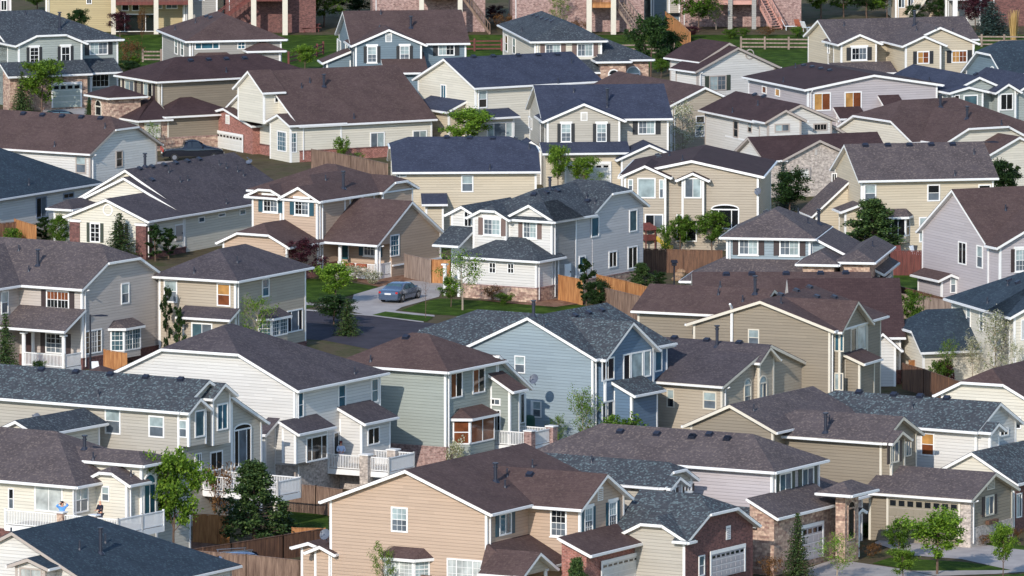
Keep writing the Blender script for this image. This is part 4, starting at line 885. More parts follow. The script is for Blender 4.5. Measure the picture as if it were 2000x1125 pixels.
# --- A24 tan with teal shutters
Z(7); h = HH("tan two-storey house with teal shutters, porch with white balustrade and brown roofs", 1075, 838, 2.9, dR=(670, 515, 1030, 460), dL=(680, 800, 1070, 828), wall="tan", roof="brown", sh="sh_teal", p=.5)
h.blk(0, P(1540), 0, 9.5, ze=3.0, roof='b', apex=535, porch=2.0, spout=False, base=None)
h.blk(2.06, h.main['a1'] + .04, .01, .3, ze=1.0, z0=-2, roof='a', p=.15, wall="redbrick", oh=.0, trims=False)
Z(7); aC = None
h.blk(-.5, 7, P(655), P(160), ze=P(545), roof='a', clip=(1, 0), p=.42, spout=True)
mm = h.blocks[-1]; h.blk(3.6, P(1300), mm['b0'] + .02, mm['b0'] + 9.0, ze=mm['ze'] + .01, roof='a', clip=(1, 1), p=.42); mm = dict(h.blocks[-1], a0=mm['a0']); aC = h.solve_a(zx(1080), mm['b0'], mm['ze'])
h.blk(aC, mm['a1'], mm['b0'] - .45, mm['b0'] + 6, ze=mm['ze'], roof='b', clip=(.42, 1), p=.42)
h.blk(mm['a0'] - .3, 3, mm['b0'], P(385), ze=mm['ze'], roof='a', p=.5)
h.blk(mm['a0'] - .1, 4, h.solve_b(zx(385), mm['a0'], 6) + .1, P(160), ze=mm['ze'] + .1, roof='a', clip=(.45, 0), p=.45)
h.blk(P(785), 3, 9.4, 12, ze=2.9, roof='a', p=.3, trims=False, base=("redbrick", .9)) if False else None
gb = h.solve_b(zx(785), 2.0, 2.9)
h.blk(P(415), 2, gb, P(-54), ze=2.9, roof='a', clip=(.5, 0), p=.45, base=("redbrick", .9))
h.wins((240, 495, 350, 618, 'sghS8'), (470, 518, 578, 640, 'sghS8'), (1168, 780, 1235, 940, 'dg7'), (975, 833, 1080, 940, 'qghS8'), (818, 830, 862, 960, 'D', "tealdoor"))
h.post(0.15, .15, -.3, 2.75, .16); h.post(.15, h.solve_b(zx(803), .15, 2.5), -.3, 2.75, .16)
h.deck(-.05, 2, .1, h.solve_b(zx(803), .15, 0), .25, sides='ab', height=.9, floor="concrete")
h.pipes((697, 385), (827, 445, 1.3), (1005, 320, .6))
# --- A25 cream single storey with charcoal roof
Z(6); h = HH("long cream single-storey house with charcoal roof, three stepped gables and brick corners", 1068, 885, 2.9, dR=(1085, 878, 1840, 752), dL=(500, 835, 1060, 885) if False else None, wall="cream", roof="charcoal", sh="sh_green", p=.5, phi=None)
A2 = h.solve_a(zx(1340), 0, 2.9)
h.blk(0, A2 + .3, 0, P(515), roof='a', apex=705, spout=True, base=("dkbrick", .45))
h.blk(A2, 22, .02, P(505), ze=h.eh + .02, roof='a', apex=547); g = h.blocks[-1]
h.blk(A2 + .8, 22, P(1290), AX(932), ze=g['ze'] + .5, roof='a', apex=490)
h.blk(1.5, 5, 8.0, P(395), ze=P(795), roof='a', clip=(1, 1))
h.blk(-.07, .9, -.04, .9, ze=2.86, roof='a', p=.02, oh=.02, wall="dkbrick", trims=False); h.blk(-.07, .9, h.main['b1'] - .9, h.main['b1'] + .04, ze=2.86, roof='a', p=.02, oh=.02, wall="dkbrick", trims=False)
h.wins((660, 882, 735, 1025, 'qgS0'), (862, 882, 915, 1025, 'sgS0'), (755, 745, 828, 830, 'O'), (1285, 900, 1335, 1010, 'D', "trimtaupe"), (1452, 835, 1498, 882, 'p7'), (1597, 808, 1650, 840, 'p7'), (1752, 780, 1797, 826, 'p7'))
h.vents((1020, 490), (1110, 476), (1197, 462), (1283, 448), (1370, 434), (1455, 420), (985, 546), (1110, 572)); h.pipes((1060, 600), (1235, 515, .6), (1320, 585), (1375, 575), (1605, 460), (1657, 485), (1740, 510), (1782, 540), (1658, 745), (1062, 470, 1.0))
Z(7); h.pipes((225, 232, 1.3))
# --- A26 pale blue-white clipped gable
Z(6); h = HH("pale blue-white house with plain brown roof and clipped side gable above lawn", 660, 385, 4.9, dL=(245, 350, 655, 372), dR=(665, 640, 1145, 480) if False else None, wall="white", roof="brown", trim="trimtaupe", phi=57)
h.blk(0, P(1148), 0, 18, roof='b', clip=(.35, 0), wall="white", p=.5)
h.wins((555, 388, 632, 520, 'd5'), (848, 352, 897, 475, 'd0'))
h.vents((172, 87), (313, 97), (456, 105), (597, 113), (738, 120)); h.pipes((400, 325), (770, 190)); h.blk(-.0, .02, 4, 9, ze=4, roof='sa') if False else None
# --- A27 left edge teal roof
h = HH("pale grey-blue single-storey house with dark teal roof at the left edge", 560, 625, 2.9, dR=None, phi=60, wall="white", roof="teal", trim="flash", p=.5)
h.blk(0, 14, -13.0, 0, roof='a', clip=(0, 1)) if False else None
h.blk(-14, P(700), 0, 12, roof='a', clip=(0, 1), base=("greybrick", .5))
h.wins((262, 690, 340, 845, 's8'), (462, 660, 540, 705, 's0')); h.pipes((212, 608, .6))
# --- A28 lilac-grey left
Z(14); h = HH("lilac-grey two-storey house with clipped side gable, porch and bay window at the left", 752, 600, 5.7, dL=(195, 550, 770, 590), dR=(760, 1000, 1500, 880) if False else None, wall="mauve", roof="grey", sh="sh_brown", phi=58, p=.5)
h.blk(0, P(1455), 0, 16, roof='b', clip=(.42, 0), spout=True, base=("dkbrick", .75))
h.blk(.3, P(1510), 1.0, 4, ze=P(830), roof='b', p=.01, open=True) if False else None
h.blk(-3.6, 4, h.solve_b(zx(178), 0, 5), 14, ze=h.eh, roof='a', clip=(1, 0))
h.blk(-2.2, 0, .05, h.solve_b(zx(178), 0, 5) - .03, ze=P(985), roof='sa', p=.5, open=True)
Z(19); z0 = 2.6
h.post(-2.0, .25, -.3, 2.7, .16); h.post(-2.0, h.solve_b(zx(218), -2, 2.5), -.3, 2.7, .16); h.post(-.4, h.solve_b(zx(185), -2, 2.5), -.3, 2.7, .14)
h.deck(-2.1, 0, .1, h.solve_b(zx(218), -2, 0), .3, sides='ab', height=.95, floor="concrete")
h.wins((775, 205, 930, 425, 'tg8'), (418, 235, 602, 425, 'qgS8'), (240, 230, 303, 430, 'D', "darkdoor"))
h.bay(1010, 185, 1245, 385, d=.8, glass='1')
Z(14); h.wins((425, 598, 635, 765, 'qgS9'), (1107, 527, 1182, 720, 'd5'), (8, 600, 75, 812, 'd5')); h.pipes((172, 235), (263, 425), (347, 370, 1.1))
# --- A29 sand hip
Z(15); h = HH("sand two-storey house with charcoal pyramid roof between lilac house and street", 985, 525, 5.7, dR=(990, 515, 1690, 382), dL=(290, 478, 985, 520), wall="sand", roof="charcoal", p=.5)
h.blk(0, P(1625), 0, P(285), roof='a', clip=(1, 1), spout=True, base=("dkbrick", .35))
h.blk(-.9, .02, P(925), P(500), ze=P(880), roof='sa', p=.5)
h.bay(1190, 845, 1410, 1005, d=.8, glass='1', z0=0, roofh=.5)
h.wins((330, 500, 453, 708, 'd5'), (815, 530, 940, 742, 'd3'), (1225, 485, 1290, 655, 'd7'), (1455, 770, 1597, 975, 't8'), (582, 893, 775, 1058, 's1'))
h.pipes((605, 440), (1000, 345, .5))
# --- A30 greige slate, left
Z(19); h = HH("greige two-storey house with speckled slate roof, boxed bays and vine-covered deck", 1640, 975, 7.4, dL=(0, 832, 1715, 945), dR=None, wall="greige", roof="speckle", phi=58, p=.5)
h.blk(0, 11, 0, 22, roof='a', clip=(0, 0)) if False else None
Z(21); h.blk(0, AX(100), 0, 22, roof='b', apex=290, clip=(0, 0)); g = h.main
h.blk(g['a1'] - .01, P(612), .02, 20, ze=g['ze'] - .01, roof='sa', p=-g['p'])
h.blk(P(165), P(325), -.6, 3, ze=P(480), roof='b', z0=P(895), p=.6)
h.blk(.06, P(105), -.7, 3, ze=h.eh - .02, roof='b', z0=P(905), p=.6, oh=.35)
h.wins((0, 565, 90, 815, 'p1'), (203, 505, 303, 750, 's7'), (357, 735, 517, 1085, 't8A'), (140, 940, 255, 1120, 's0'), (0, 960, 60, 1125, 't8'))
Z(20); h.wins((1310, 0, 1372, 130, 'd5'), (770, -90, 885, 105, 'd5'), (1090, -30, 1205, 130, 'd5'))
Z(23); dz = 2.15
a0 = h.solve_a(zx(410), 0, dz); b0 = h.solve_b(zx(1030), a0, dz); h.deck(a0, a0 + 2.6, b0, -.05, dz, mat='trim', sides='abA', posts=[(a0 + .15, b0 * .5), (a0 + .15, b0 + .3)], pw=.2, pz=dz - .1, postm='trimcream')
Z(19); h.vents((382, 578), (697, 600), (1012, 622), (1337, 647), (1657, 668)); h.pipes((900, 815))
# --- A31 white/cream with deck
Z(21); h = HH("cream-white two-storey house with charcoal roof and raised deck with a person in a cap", 920, 405, 7.0, dR=(935, 385, 1765, 222), dL=(0, 95, 410, 118) if False else None, wall="white", roof="charcoal", phi=60, p=.5)
h.blk(0, P(1700), 0, 17, roof='a', clip=(.4, 0), spout=True, p=.46) if False else h.blk(0, P(1700), 0, 14.2, roof='a', clip=(.42, 1), spout=True, p=.47, base=("greybrick", 2.1))
h.blk(P(925), P(1215), -1.0, .02, ze=P(800), roof='sb', p=.5, z0=P(1060))
h.blk(P(1530), P(1790), -1.7, .02, ze=P(705), roof='sb', p=.45, base=("greybrick", 2.1))
h.blk(-1.3, .02, 1.5, P(618), ze=P(805), roof='sa', p=.5)
h.wins((930, 405, 995, 635, 'd7'), (1312, 330, 1382, 560, 'd7'), (1615, 275, 1680, 500, 'd7'), (1020, 800, 1212, 1030, 't0'), (1268, 760, 1365, 1000, 's0'), (1583, 722, 1692, 885, 's0'))
Z(21); dz = 2.0; a0 = h.solve_a(zx(1215), 0, dz); dz = h.solve_z(zy(1108), a0, h.solve_b(zx(1330), a0, dz)); b0 = h.solve_b(zx(1780), a0, dz)
h.deck(a0, a0 + 3.2, b0, -.05, dz, sides='abA', posts=[(a0 - .1, h.solve_b(zx(1578), a0, dz)), (a0 + 3.1, b0 + 1.5)], postm="greybrick", pw=.62); D31 = (a0, b0, dz); H31 = h
Z(23); h.wins((1285, 320, 1360, 385, 's5'))
Z(22); h.pipes((315, 245), (197, 340), (8, 120), (250, 150))
# its garage wing roof to the left
Z(19); g2 = h.blk(1, 9, 14.3, 22, ze=5.2, roof='a', clip=(1, 1), p=.5, roofm="brown"); h.vents((1625, 437)); h.pipes((1697, 470))
# --- A32 mint
Z(22); h = HH("mint green two-storey house with brown hip roof and brick base beside the deck", 865, 335, 6.9, dR=(870, 325, 1255, 248), dL=(370, 290, 865, 325), wall="mint", roof="brown", p=.5)
h.blk(0, P(1250), 0, P(100), roof='a', clip=(1, 1), spout=True, base=("pinkbrick", 1.9)); g = h.main
h.blk(g['a1'] - .3, P(1450), .02, g['b1'] - 1, ze=g['ze'] + .16, roof='sa', p=-.6, base=("pinkbrick", 1.9))
h.bay(915, 650, 1160, 830, d=1.0, glass='9', grid='', z0=0, roofh=.55)
h.blk(P(1335), P(1405), -1.5, .02, ze=P(480), roof='sb', p=.55)
h.wins((895, 325, 985, 515, 's9'), (1060, 295, 1150, 480, 's9'), (1180, 515, 1268, 570, 's8'), (1215, 600, 1268, 765, 's0'), (1408, 480, 1440, 700, 'p0'))
dz = 2.0; a0 = h.solve_a(zx(1175), 0, dz); dz = h.solve_z(zy(862), a0, h.solve_b(zx(1300), a0, dz)); b0 = h.solve_b(zx(1480), a0, dz); a1 = h.solve_a(zx(1640), b0, dz)
h.deck(a0, a1, b0, -.05, dz, sides='abA', posts=[(a0, b0), (a1, b0)], postm="pinkbrick", pw=.55); H32 = h; D32 = (a0, b0, dz)
h.vents((200, 52), (388, 64), (575, 76)); h.pipes((8, 125), (250, 150), (315, 250), (800, 960))
# --- A33 blue
Z(29); h = HH("blue two-storey house with slate roof, big triple window and satellite dish shadow on its side", 475, 420, 6.4, dR=None, dL=None, phi=58, wall="bluegrey", roof="speckle", p=.47)
Z(22); bl = h.solve_b(zx(1020), 0, h.eh); Z(29)
h.blk(0, P(1055), 0, bl, roof='a', wall="bluegrey", base=None, clip=(0, 0), p=.46, spout=False)
h.blk(.62, P(950), -.6, 6, ze=h.eh, roof='b', p=.62, wall="blue")  # right-facing blocks use a darker blue, their shade painted into the siding
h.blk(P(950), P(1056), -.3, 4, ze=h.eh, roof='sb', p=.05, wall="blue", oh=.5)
Z(0); h.blk(2.0, RY(920, 604), bl - 4.5, h.solve_b(800, 2.0, 7), ze=h.eh - .5, roof='b', clip=(0, .6), p=.45); Z(29)
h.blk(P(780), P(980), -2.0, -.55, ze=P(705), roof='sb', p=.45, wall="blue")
h.wins((543, 395, 640, 575, 's0'), (710, 365, 765, 580, 'p8'), (770, 350, 865, 565, 'p5'), (870, 335, 928, 545, 'p5'), (543, 735, 635, 935, 's0'), (957, 320, 1015, 505, 'p7'), (0, 735, 70, 865, 'd5'))
Z(22); h.wins((1370, 205, 1448, 333, 'd5'), (1490, 535, 1567, 658, 'd6'))
Z(29); h.pipes((90, 150, .6), (8, 70, 1.0)); h.vents((330, 72), (437, 50), (540, 30))
dz = 2.2; a0 = h.solve_a(zx(985), 0, dz); b0 = h.solve_b(zx(1210), a0, dz); dz = h.solve_z(zy(925), a0, b0); D33 = dz; a1 = h.solve_a(zx(1400), b0, dz)
h.deck(a0, a1, b0, -.3, dz, sides='aA', posts=[(a0, b0), (a1, b0)], postm="pinkbrick", pw=.55); H33 = h
# --- A34 taupe small with arched windows
Z(17); h = HH("taupe single-storey house with arched windows and tall black flue on brown roof", 790, 985, 3.9, dL=(385, 948, 810, 975), dR=None, phi=57, wall="sand", roof="charcoal", trim="trimcream", p=.75)
h.blk(0, AX(1120), 0, 10, roof='b', wall="sand", apex=650)
g = h.main; a_ = h.solve_a(zx(1062), -.4, 6); h.blk(P(1062), P(1168), -.4, 3, ze=g['ze'] + g['p'] * (a_ - g['a0']) - .1, roof='b', wall="sand", p=.7)
h.wins((948, 940, 1000, 1115, 'dA5'), (1057, 925, 1115, 1080, 'sA5'), (650, 992, 750, 1125, 'd5'), (385, 975, 440, 1110, 'd6'))
h.vents((678, 622), (915, 640), (440, 605)); h.pipes((752, 665, 1.4))
# --- A36 dark roof fragment + white wall
Z(18); h = HH("white house with near-black roof squeezed behind the taupe house", 565, 480, 3.2, dR=None, phi=4, wall="white", roof="dkbrown", p=.9)
h.blk(-6, P(745), 0, 7.5, roof='a', base=("dkbrick", .9)); h.blk(-1, P(700), -1.4, .5, ze=P(600), roof='b'); 
# --- A37 cream teal roof right
h = HH("cream two-storey house with teal roof and clipped front gable behind blossoming trees", 1745, 285, 5.6, dL=(1165, 108, 1745, 278), wall="cream", roof="teal", p=.5)
h.blk(0, 14, 0, P(1215), roof='b', clip=(0, 0), p=.5) if False else h.blk(0, 15, 0, P(1215), roof='b', clip=(1, 1))
h.blk(0, 5, -.8, 3, ze=h.eh, roof='b')
h.blk(-4.2, .5, 6.0, 12.5, ze=3.0, roof='a', clip=(.55, 0), p=.7, base=None)
h.wins((1350, 190, 1388, 365, 'd5'), (1470, 225, 1505, 405, 'd5'), (1845, 300, 1880, 490, 's7')); Z(13); h.vents((1665, 860), (1742, 885), (1822, 907)); h.pipes((1725, 930), (1540, 1090))
# --- A38 cream clipped, right edge
Z(18); h = HH("cream house with brown roof and wide white clipped gable at the right edge", 1900, 1060, 5.6, phi=62, dR=None, wall="cream", roof="brown", p=.5)
h.blk(0, 12, 0, P(1120), roof='a', clip=(.5, 0), p=.5); Z(28); h.win(1950, 210, 1985, 280, 'p0')
# --- A39 white speckle
Z(28); h = HH("white two-storey house with speckled slate roof, recessed dormer and amber window", 1735, 305, 5.8, dL=(1440, 278, 1750, 298), dR=None, phi=58, wall="white", roof="speckle", p=.52)
h.blk(0, P(1955), 0, P(765), roof='b', wall="white", clip=(0, .5))
h.blk(.2, P(1860), -.9, 3, ze=h.eh, roof='b', z0=3.0)
Z(27); h.blk(-2.4, 7, P(1318), P(775), ze=P(512), roof='a', clip=(0, 0), apex=285, wall="cream"); g = h.blocks[-1]; h.blk(g['a0'] + .1, 7, g['b0'] - .05, g['b0'] + .5, ze=g['ze'] - .1, roof='a', wall="dkbrick", p=.02, oh=0, trims=False); h.win(1332, 565, 1368, 730, 's5'); Z(28)
h.wins((1425, 300, 1502, 430, 'd3'), (1865, 275, 1912, 320, 'sg0'))
h.vents((933, 68), (1080, 78), (1275, 92), (1421, 101), (1570, 112), (1717, 121)); h.pipes((1377, 165))
# --- A40 taupe with garage
h = HH("taupe two-storey house with wide eight-pane garage door and grey brick gable", 1205, 365, 5.9, dL=(600, 320, 1225, 355), dR=None, phi=60, wall="taupe", roof="grey", trim="trimcream", sh="sh_brown", p=.48)
h.blk(0, P(1400), 0, P(575), roof='b', clip=(0, .5), wall="taupe", spout=False)
h.blk(.06, P(1335), -.7, 4, ze=h.eh, roof='b', wall="taupe", z0=2.0)
h.blk(-1.6, 9, P(600), P(140), ze=h.eh + .4, roof='a', p=.45)
Z(27); h.blk(-1.6, P(1305), P(1025), .02, ze=P(625), roof='b', spout=True, apex=425); g = h.blocks[-1]; gb0 = g['b0']; bq_ = h.solve_b(zx(945), g['a0'], 2)
h.box('brick_base', 'greybrick', g['a0'] + .05, g['a1'] + .06, gb0 - .06, gb0 + .3, -2, 1.2); h.box('brick_base', 'greybrick', g['a0'] - .06, g['a0'] + .3, gb0 - .055, bq_, -2, g['ze'] - .25)
h.wins((475, 615, 945, 860, 'G', "doortaupe"), (1120, 580, 1180, 715, 'sS5'), (1135, 465, 1185, 540, 'V'), (478, 215, 538, 360, 'sS1'), (582, 200, 620, 315, 's1'))
h.box("window_box", "dkwood", h.solve_a(zx(1140), gb0 - .2, 1.2), h.solve_a(zx(1205), gb0 - .2, 1.2), gb0 - .3, gb0 - .05, 1.2, 1.45)
Z(28); h.pipes((893, 300, 1.2), (914, 250, .6), (492, 180)); 
# --- A42 lilac stone porch
Z(26); h = HH("lilac two-storey house with arched stone porch pillar and green-grey shutters", 722, 432, 5.9, dL=(200, 385, 745, 425), dR=(750, 425, 1090, 345), wall="lilac", roof="grey", sh="sh_green", p=.5)
h.blk(0, P(1040), 0, 17, roof='a', clip=(1, 1), spout=True)
h.blk(P(735), P(1145), -1.7, .02, ze=P(745), roof='sb', p=.5, wall="stone", trims=False)
h.blk(P(1030), P(1330), .5, 10, ze=3.3, roof='b', clip=(1, 0), p=.5)
h.blk(P(1215), P(1305), -3.2, P(1150), ze=P(580), roof='b', clip=(1, 1), p=.5, wall="stone", trims=False, oh=.9); h.blk(P(1290), P(1310), -2.6, 2, ze=3.1, roof='b', p=.4)
h.wins((768, 425, 850, 570, 'sS1'), (920, 390, 1000, 530, 'sS1'), (915, 790, 1050, 1010, 'G', "doorlilac"), (1230, 660, 1278, 880, 'pA0', "stone"))
h.vents((183, 188), (297, 172), (418, 202)); Z(28); h.vents((150, 327), (345, 338)); Z(29); h.vents((690, 982), (978, 1000), (1255, 1020), (1530, 1036))
# --- A43 speckle greige brick garage
Z(25); h = HH("greige house with speckled slate roof, dark-shuttered dormer and dark brick garage", 1425, 405, 5.3, dL=(1120, 378, 1450, 400), dR=None, phi=59, wall="lilac", roof="speckle", sh="sh_brown", p=.5)
h.blk(0, P(1700), 0, P(40), roof='b', clip=(.4, .6), wall="greige")
h.blk(.06, P(1622), -.8, 3, ze=h.eh, roof='b', z0=3.3)
Z(26); h.blk(-1.8, P(560), -7.8, .02, ze=2.95, roof='a', clip=(.4, 0), wall="greige", p=.5) if False else None
h.blk(0, P(580), -7.6, .5, ze=P(895), roof='b', clip=(.42, 0), wall="dkbrick", p=.55, trims=False) if False else None
H43 = h; zc = h.solve_a(zx(215), -7.0, 3)
h.blk(P(138), P(590), -6.8, -1.5, ze=P(905), roof='b', clip=(.42, 0), wall="dkbrick", apex=None, p=.5, trims=False, cut=(-6.1, 99)); g = h.blocks[-1]
h.blk(g['a0'] - .05, g['a0'] + 5, g['b0'] + .06, h.solve_b(zx(-285), g['a0'], 3), ze=g['ze'] - .01, roof='a', clip=(.35, 0), wall="greige", p=.5, base=("dkbrick", .9), cut=(g['a0'] + .6, 99))
h.blk(P(600), P(730), -5, 2, ze=3.3, roof='b', clip=(.3, 0))
h.wins((300, 955, 520, 1120, 'G', "doorlilac"), (408, 785, 438, 878, 'V'), (222, 985, 262, 1125, 'd1'))
Z(25); h.wins((1490, 400, 1565, 490, 'sghS8'), (1640, 365, 1700, 430, 'sghS8'))
h.vents((338, 40), (566, 52), (797, 68), (1027, 82), (1253, 97)); h.pipes((873, 185), (1522, 115))
# --- A44 tan front
Z(24); h = HH("peach-tan two-storey house in the foreground with teal shutters and dark brown roof", 1490, 625, 5.7, dR=(1540, 600, 1700, 565), dL=(175, 505, 1490, 620) if False else None, wall="tan", roof="brown", sh="sh_teal", phi=60.5, p=.42, oh=.5)
h.blk(0, 14, 0, P(190), roof='a', clip=(0, 0), apex=240, spout=True, p=.42)
b1 = h.main['b1']; h.blk(0.0, 8, b1 - .02, b1 + 1.1, ze=2.9, roof='a', trims=True, p=.42)
h.blk(.6, 6, b1 + 1.0, b1 + 2.4, ze=3.0, roof='a', trims=True, p=.3)
Z(25); aa = h.solve_a(zx(350), 0, 5.6)
h.blk(aa, P(1145), -4.2, 7, ze=h.main['ze'], roof='b', apex=340, clip=(0, 0), spout=False) if False else None
e = h.main['ze']
bf = -3.6
h.blk(aa, h.solve_a(zx(1140), bf, e), bf, 6, ze=e, roof='b', p=.55, clip=(0, 0))
h.blk(P(830), P(1395), bf - 1.7, bf + .02, ze=P(965), roof='sb', p=.42, wall="redbrick", trims=False)
h.blk(-.4, aa + .6, -2.4, .02, ze=2.75, roof='sb', p=.5, open=True, clip=(.8, 0))
h.blk(P(290), P(520), -3.3, -1.0, ze=2.75, roof='b', p=.55, z0=2.45, trims=False, wall="beige")
h.post(-.2, -2.3, -.3, 2.6, .13); h.post(h.solve_a(zx(255), -3.2, 1), -3.2, -.3, 2.5, .13); h.post(h.solve_a(zx(490), -3.2, 1), -3.2, -.3, 2.5, .13)
h.wins((532, 568, 668, 800, 'dgh8'), (810, 555, 880, 780, 'dghS5'), (1012, 505, 1080, 735, 'dghS5'), (922, 388, 965, 500, 'V'), (105, 600, 205, 785, 'sS7'), (950, 990, 1250, 1180, 'G'), (1288, 965, 1340, 1110, 'pg1'), (95, 1030, 200, 1200, 'sS2'))
h.vents((362, 290)); h.pipes((75, 345, 1.1), (172, 300, .5), (155, 395, .5), (382, 225, .5))
Z(24); h.wins((697, 553, 836, 762, 'dg5'), (1160, 985, 1455, 1180, 'tg2')); h.bay(640, 975, 1015, 1125, d=.9, glass='2', roofh=.55, side='a')
# --- A45 cream left with deck
Z(20); h = HH("cream house with brown roof and long white deck where two people stand", 930, 490, 5.2, dR=(945, 470, 1035, 445), dL=(130, 390, 525, 425), wall="cream", roof="grey", phi=None, p=.5)
bq = h.solve_b(zx(657), 0, 5)
h.blk(0, P(1040), 0, bq, roof='a', clip=(.35, 0), p=.5, base=("dkbrick", 2.2))
h.blk(-2.3, RY(300, 78), bq - .5, bq + 24, ze=h.eh, roof='b', clip=(.95, 0), p=.5, base=("dkbrick", 2.2), roofm="grey")
h.blk(P(1037), P(1147), -.2, 7, ze=P(345), roof='b', clip=(1, 1), p=.5)
h.blk(P(1147), P(1392), .3, 9, ze=P(400), roof='b', clip=(1, 1), p=.4)
h.wins((745, 485, 803, 598, 'd5'), (533, 490, 645, 680, 'q5'), (255, 485, 462, 675, 's2'), (62, 500, 105, 655, 'd8'), (1050, 465, 1140, 700, 'sA7'))
H45 = h; da = -4.9; dz = h.solve_z(zy(692), da, h.solve_b(zx(415), da, 4)) - .95; b0_ = h.solve_b(zx(865), da, dz)
h.deck(da, -2.3, b0_, h.solve_b(zx(40), da, dz), dz, sides='ab', posts=[(da, h.solve_b(zx(452), da, dz)), (da, h.solve_b(zx(692), da, dz))], postm="stone", pw=.45)
h.deck(-2.3, 0, b0_, bq, dz, sides='b')
D45 = (da, dz)
h.pipes((620, 215, .8), (740, 190, .5), (683, 295, .5), (960, 415, .4))
# small gable of a hidden wing with satellite dish
Z(20); h.blk(8, 15, h.solve_b(zx(262), 8, 8), h.solve_b(zx(0), 8, 8), ze=h.solve_z(zy(85), 8, h.solve_b(zx(262), 8, 8)), roof='a', apex=2, roofm="slate")
# --- A46 white bottom-left teal roof
h = HH("white house with dark teal roof and black flue in the bottom left corner", 760, 1300, 3.4, phi=60, wall="white", roof="teal", trim="trimtaupe", p=.5)
w_, a_ = h.hip_w(645, 702, h.eh, .5); h.blk(0, a_, 0, w_, roof='a', clip=(0, 1), p=.5)
w_, a_ = h.hip_w(1040, 942, h.eh, .5); h.blk(9, a_, .03, w_, roof='a', clip=(0, 1), p=.5, ze=h.eh + .01)
h.blk(-1.2, 4, P(330), P(115), ze=P(1110), roof='a', apex=1010)
h.wins((145, 1085, 310, 1160, 'sg2')); h.pipes((82, 850, .5), (583, 955, .6), (737, 980, 1.5), (772, 905, .6))
# ================================================================== ground, street, lawns
g = new_obj("ground", [(-900, -200, gz(0, -200)), (900, -200, gz(0, -200)), (900, 4500, gz(0, 4500)), (-900, 4500, gz(0, 4500))], [(0, 1, 2, 3)], "dirt"); tag(g, kind="structure")
patch("lawn", [(-300, 66), (2300, 66), (2300, 118), (-300, 118)], "lawn", .01) if False else (Z(0), patch("lawn", [(-300, 68), (2300, 68), (2300, 132), (-300, 132)], "lawn", .01))
Z(16); patch("street", [(-2300, 560), (250, 690), (840, 735), (1300, 795), (2600, 905), (2600, 1300), (1000, 1080), (400, 960), (-2300, 800)], "asphalt", .015)
patch("sidewalk", [(-800, 545), (230, 610), (340, 628), (1050, 690), (1400, 728), (1400, 742), (1000, 705), (330, 640), (230, 634), (-800, 570)], "concrete", .03)
patch("kerb", [(-800, 640), (230, 675), (840, 728), (1300, 786), (1300, 796), (840, 738), (230, 688), (-800, 650)], "concrete", .05)
patch("lawn", [(150, 400), (420, 395), (890, 470), (640, 545), (470, 590), (330, 612), (150, 600)], "lawn", .02)
patch("lawn", [(150, 630), (320, 645), (225, 668), (150, 668)], "lawn", .02)
patch("lawn", [(1095, 685), (1310, 600), (1460, 575), (1700, 590), (2800, 640), (2800, 760), (1700, 740), (1400, 722)], "lawn", .02)
patch("lawn", [(825, 728), (950, 695), (1100, 712), (1390, 745), (1330, 785), (1100, 770)], "lawn", .04)
patch("driveway", [(620, 690), (660, 540), (900, 470), (1030, 430), (1200, 410), (1500, 440), (1440, 560), (1100, 655), (1020, 700), (830, 738)], "concrete", .035)
patch("mulch_bed", [(890, 470), (620, 400), (600, 320), (1000, 360), (1450, 370), (1430, 440), (1100, 420), (960, 455)], "mulch", .018)
Z(11); patch("mulch_bed", [(300, 880), (700, 905), (900, 860), (1080, 870), (1090, 905), (880, 935), (500, 905)], "mulch", .045)
Z(27); patch("driveway", [(370, 900), (470, 850), (960, 880), (1220, 930), (1700, 985), (1700, 1060), (1300, 1085), (960, 1010), (620, 985)], "concrete", .03)
patch("driveway", [(-100, 1080), (100, 1010), (270, 1035), (540, 1075), (780, 1125), (900, 1300), (-200, 1300)], "concrete", .03)
patch("lawn", [(360, 1040), (480, 1000), (990, 1030), (1310, 1080), (1100, 1120), (700, 1095)], "lawn", .02)
patch("lawn", [(960, 890), (1230, 900), (1700, 960), (1700, 1000), (1220, 955)], "lawn", .025)
patch("lawn", [(1100, 1125), (1700, 1090), (1700, 1300), (700, 1300)], "lawn", .02)
patch("sidewalk", [(620, 1090), (1310, 1085), (1700, 1050), (1700, 1075), (1200, 1110), (800, 1125)], "concrete", .034)
Z(18); patch("lawn", [(700, 250), (1100, 260), (1100, 530), (740, 530)], "lawn", .02); patch("sidewalk", [(740, 532), (1000, 532), (1000, 548), (740, 548)], "concrete", .03)
patch("lawn", [(740, 550), (1000, 550), (1000, 582), (740, 582)], "lawn", .025); patch("street", [(740, 584), (1100, 584), (1100, 690), (740, 690)], "asphalt", .022)
Z(13); patch("lawn", [(570, 800), (1000, 780), (1000, 1000), (570, 900)], "lawn", .02)
Z(23); patch("lawn", [(1030, 560), (1450, 560), (1450, 735), (1150, 730)], "lawn", .02); patch("mulch_bed", [(150, 900), (320, 830), (560, 870), (450, 905)], "mulch", .02)
Z(9); patch("lawn", [(470, 850), (600, 880), (560, 920), (470, 900)], "lawn", .02)
Z(1); patch("driveway", [(330, 795), (620, 785), (680, 860), (250, 860)], "concrete", .03); Z(6); patch("driveway", [(1100, 440), (1560, 400), (1840, 430), (1700, 520), (1200, 520)], "concrete", .03)
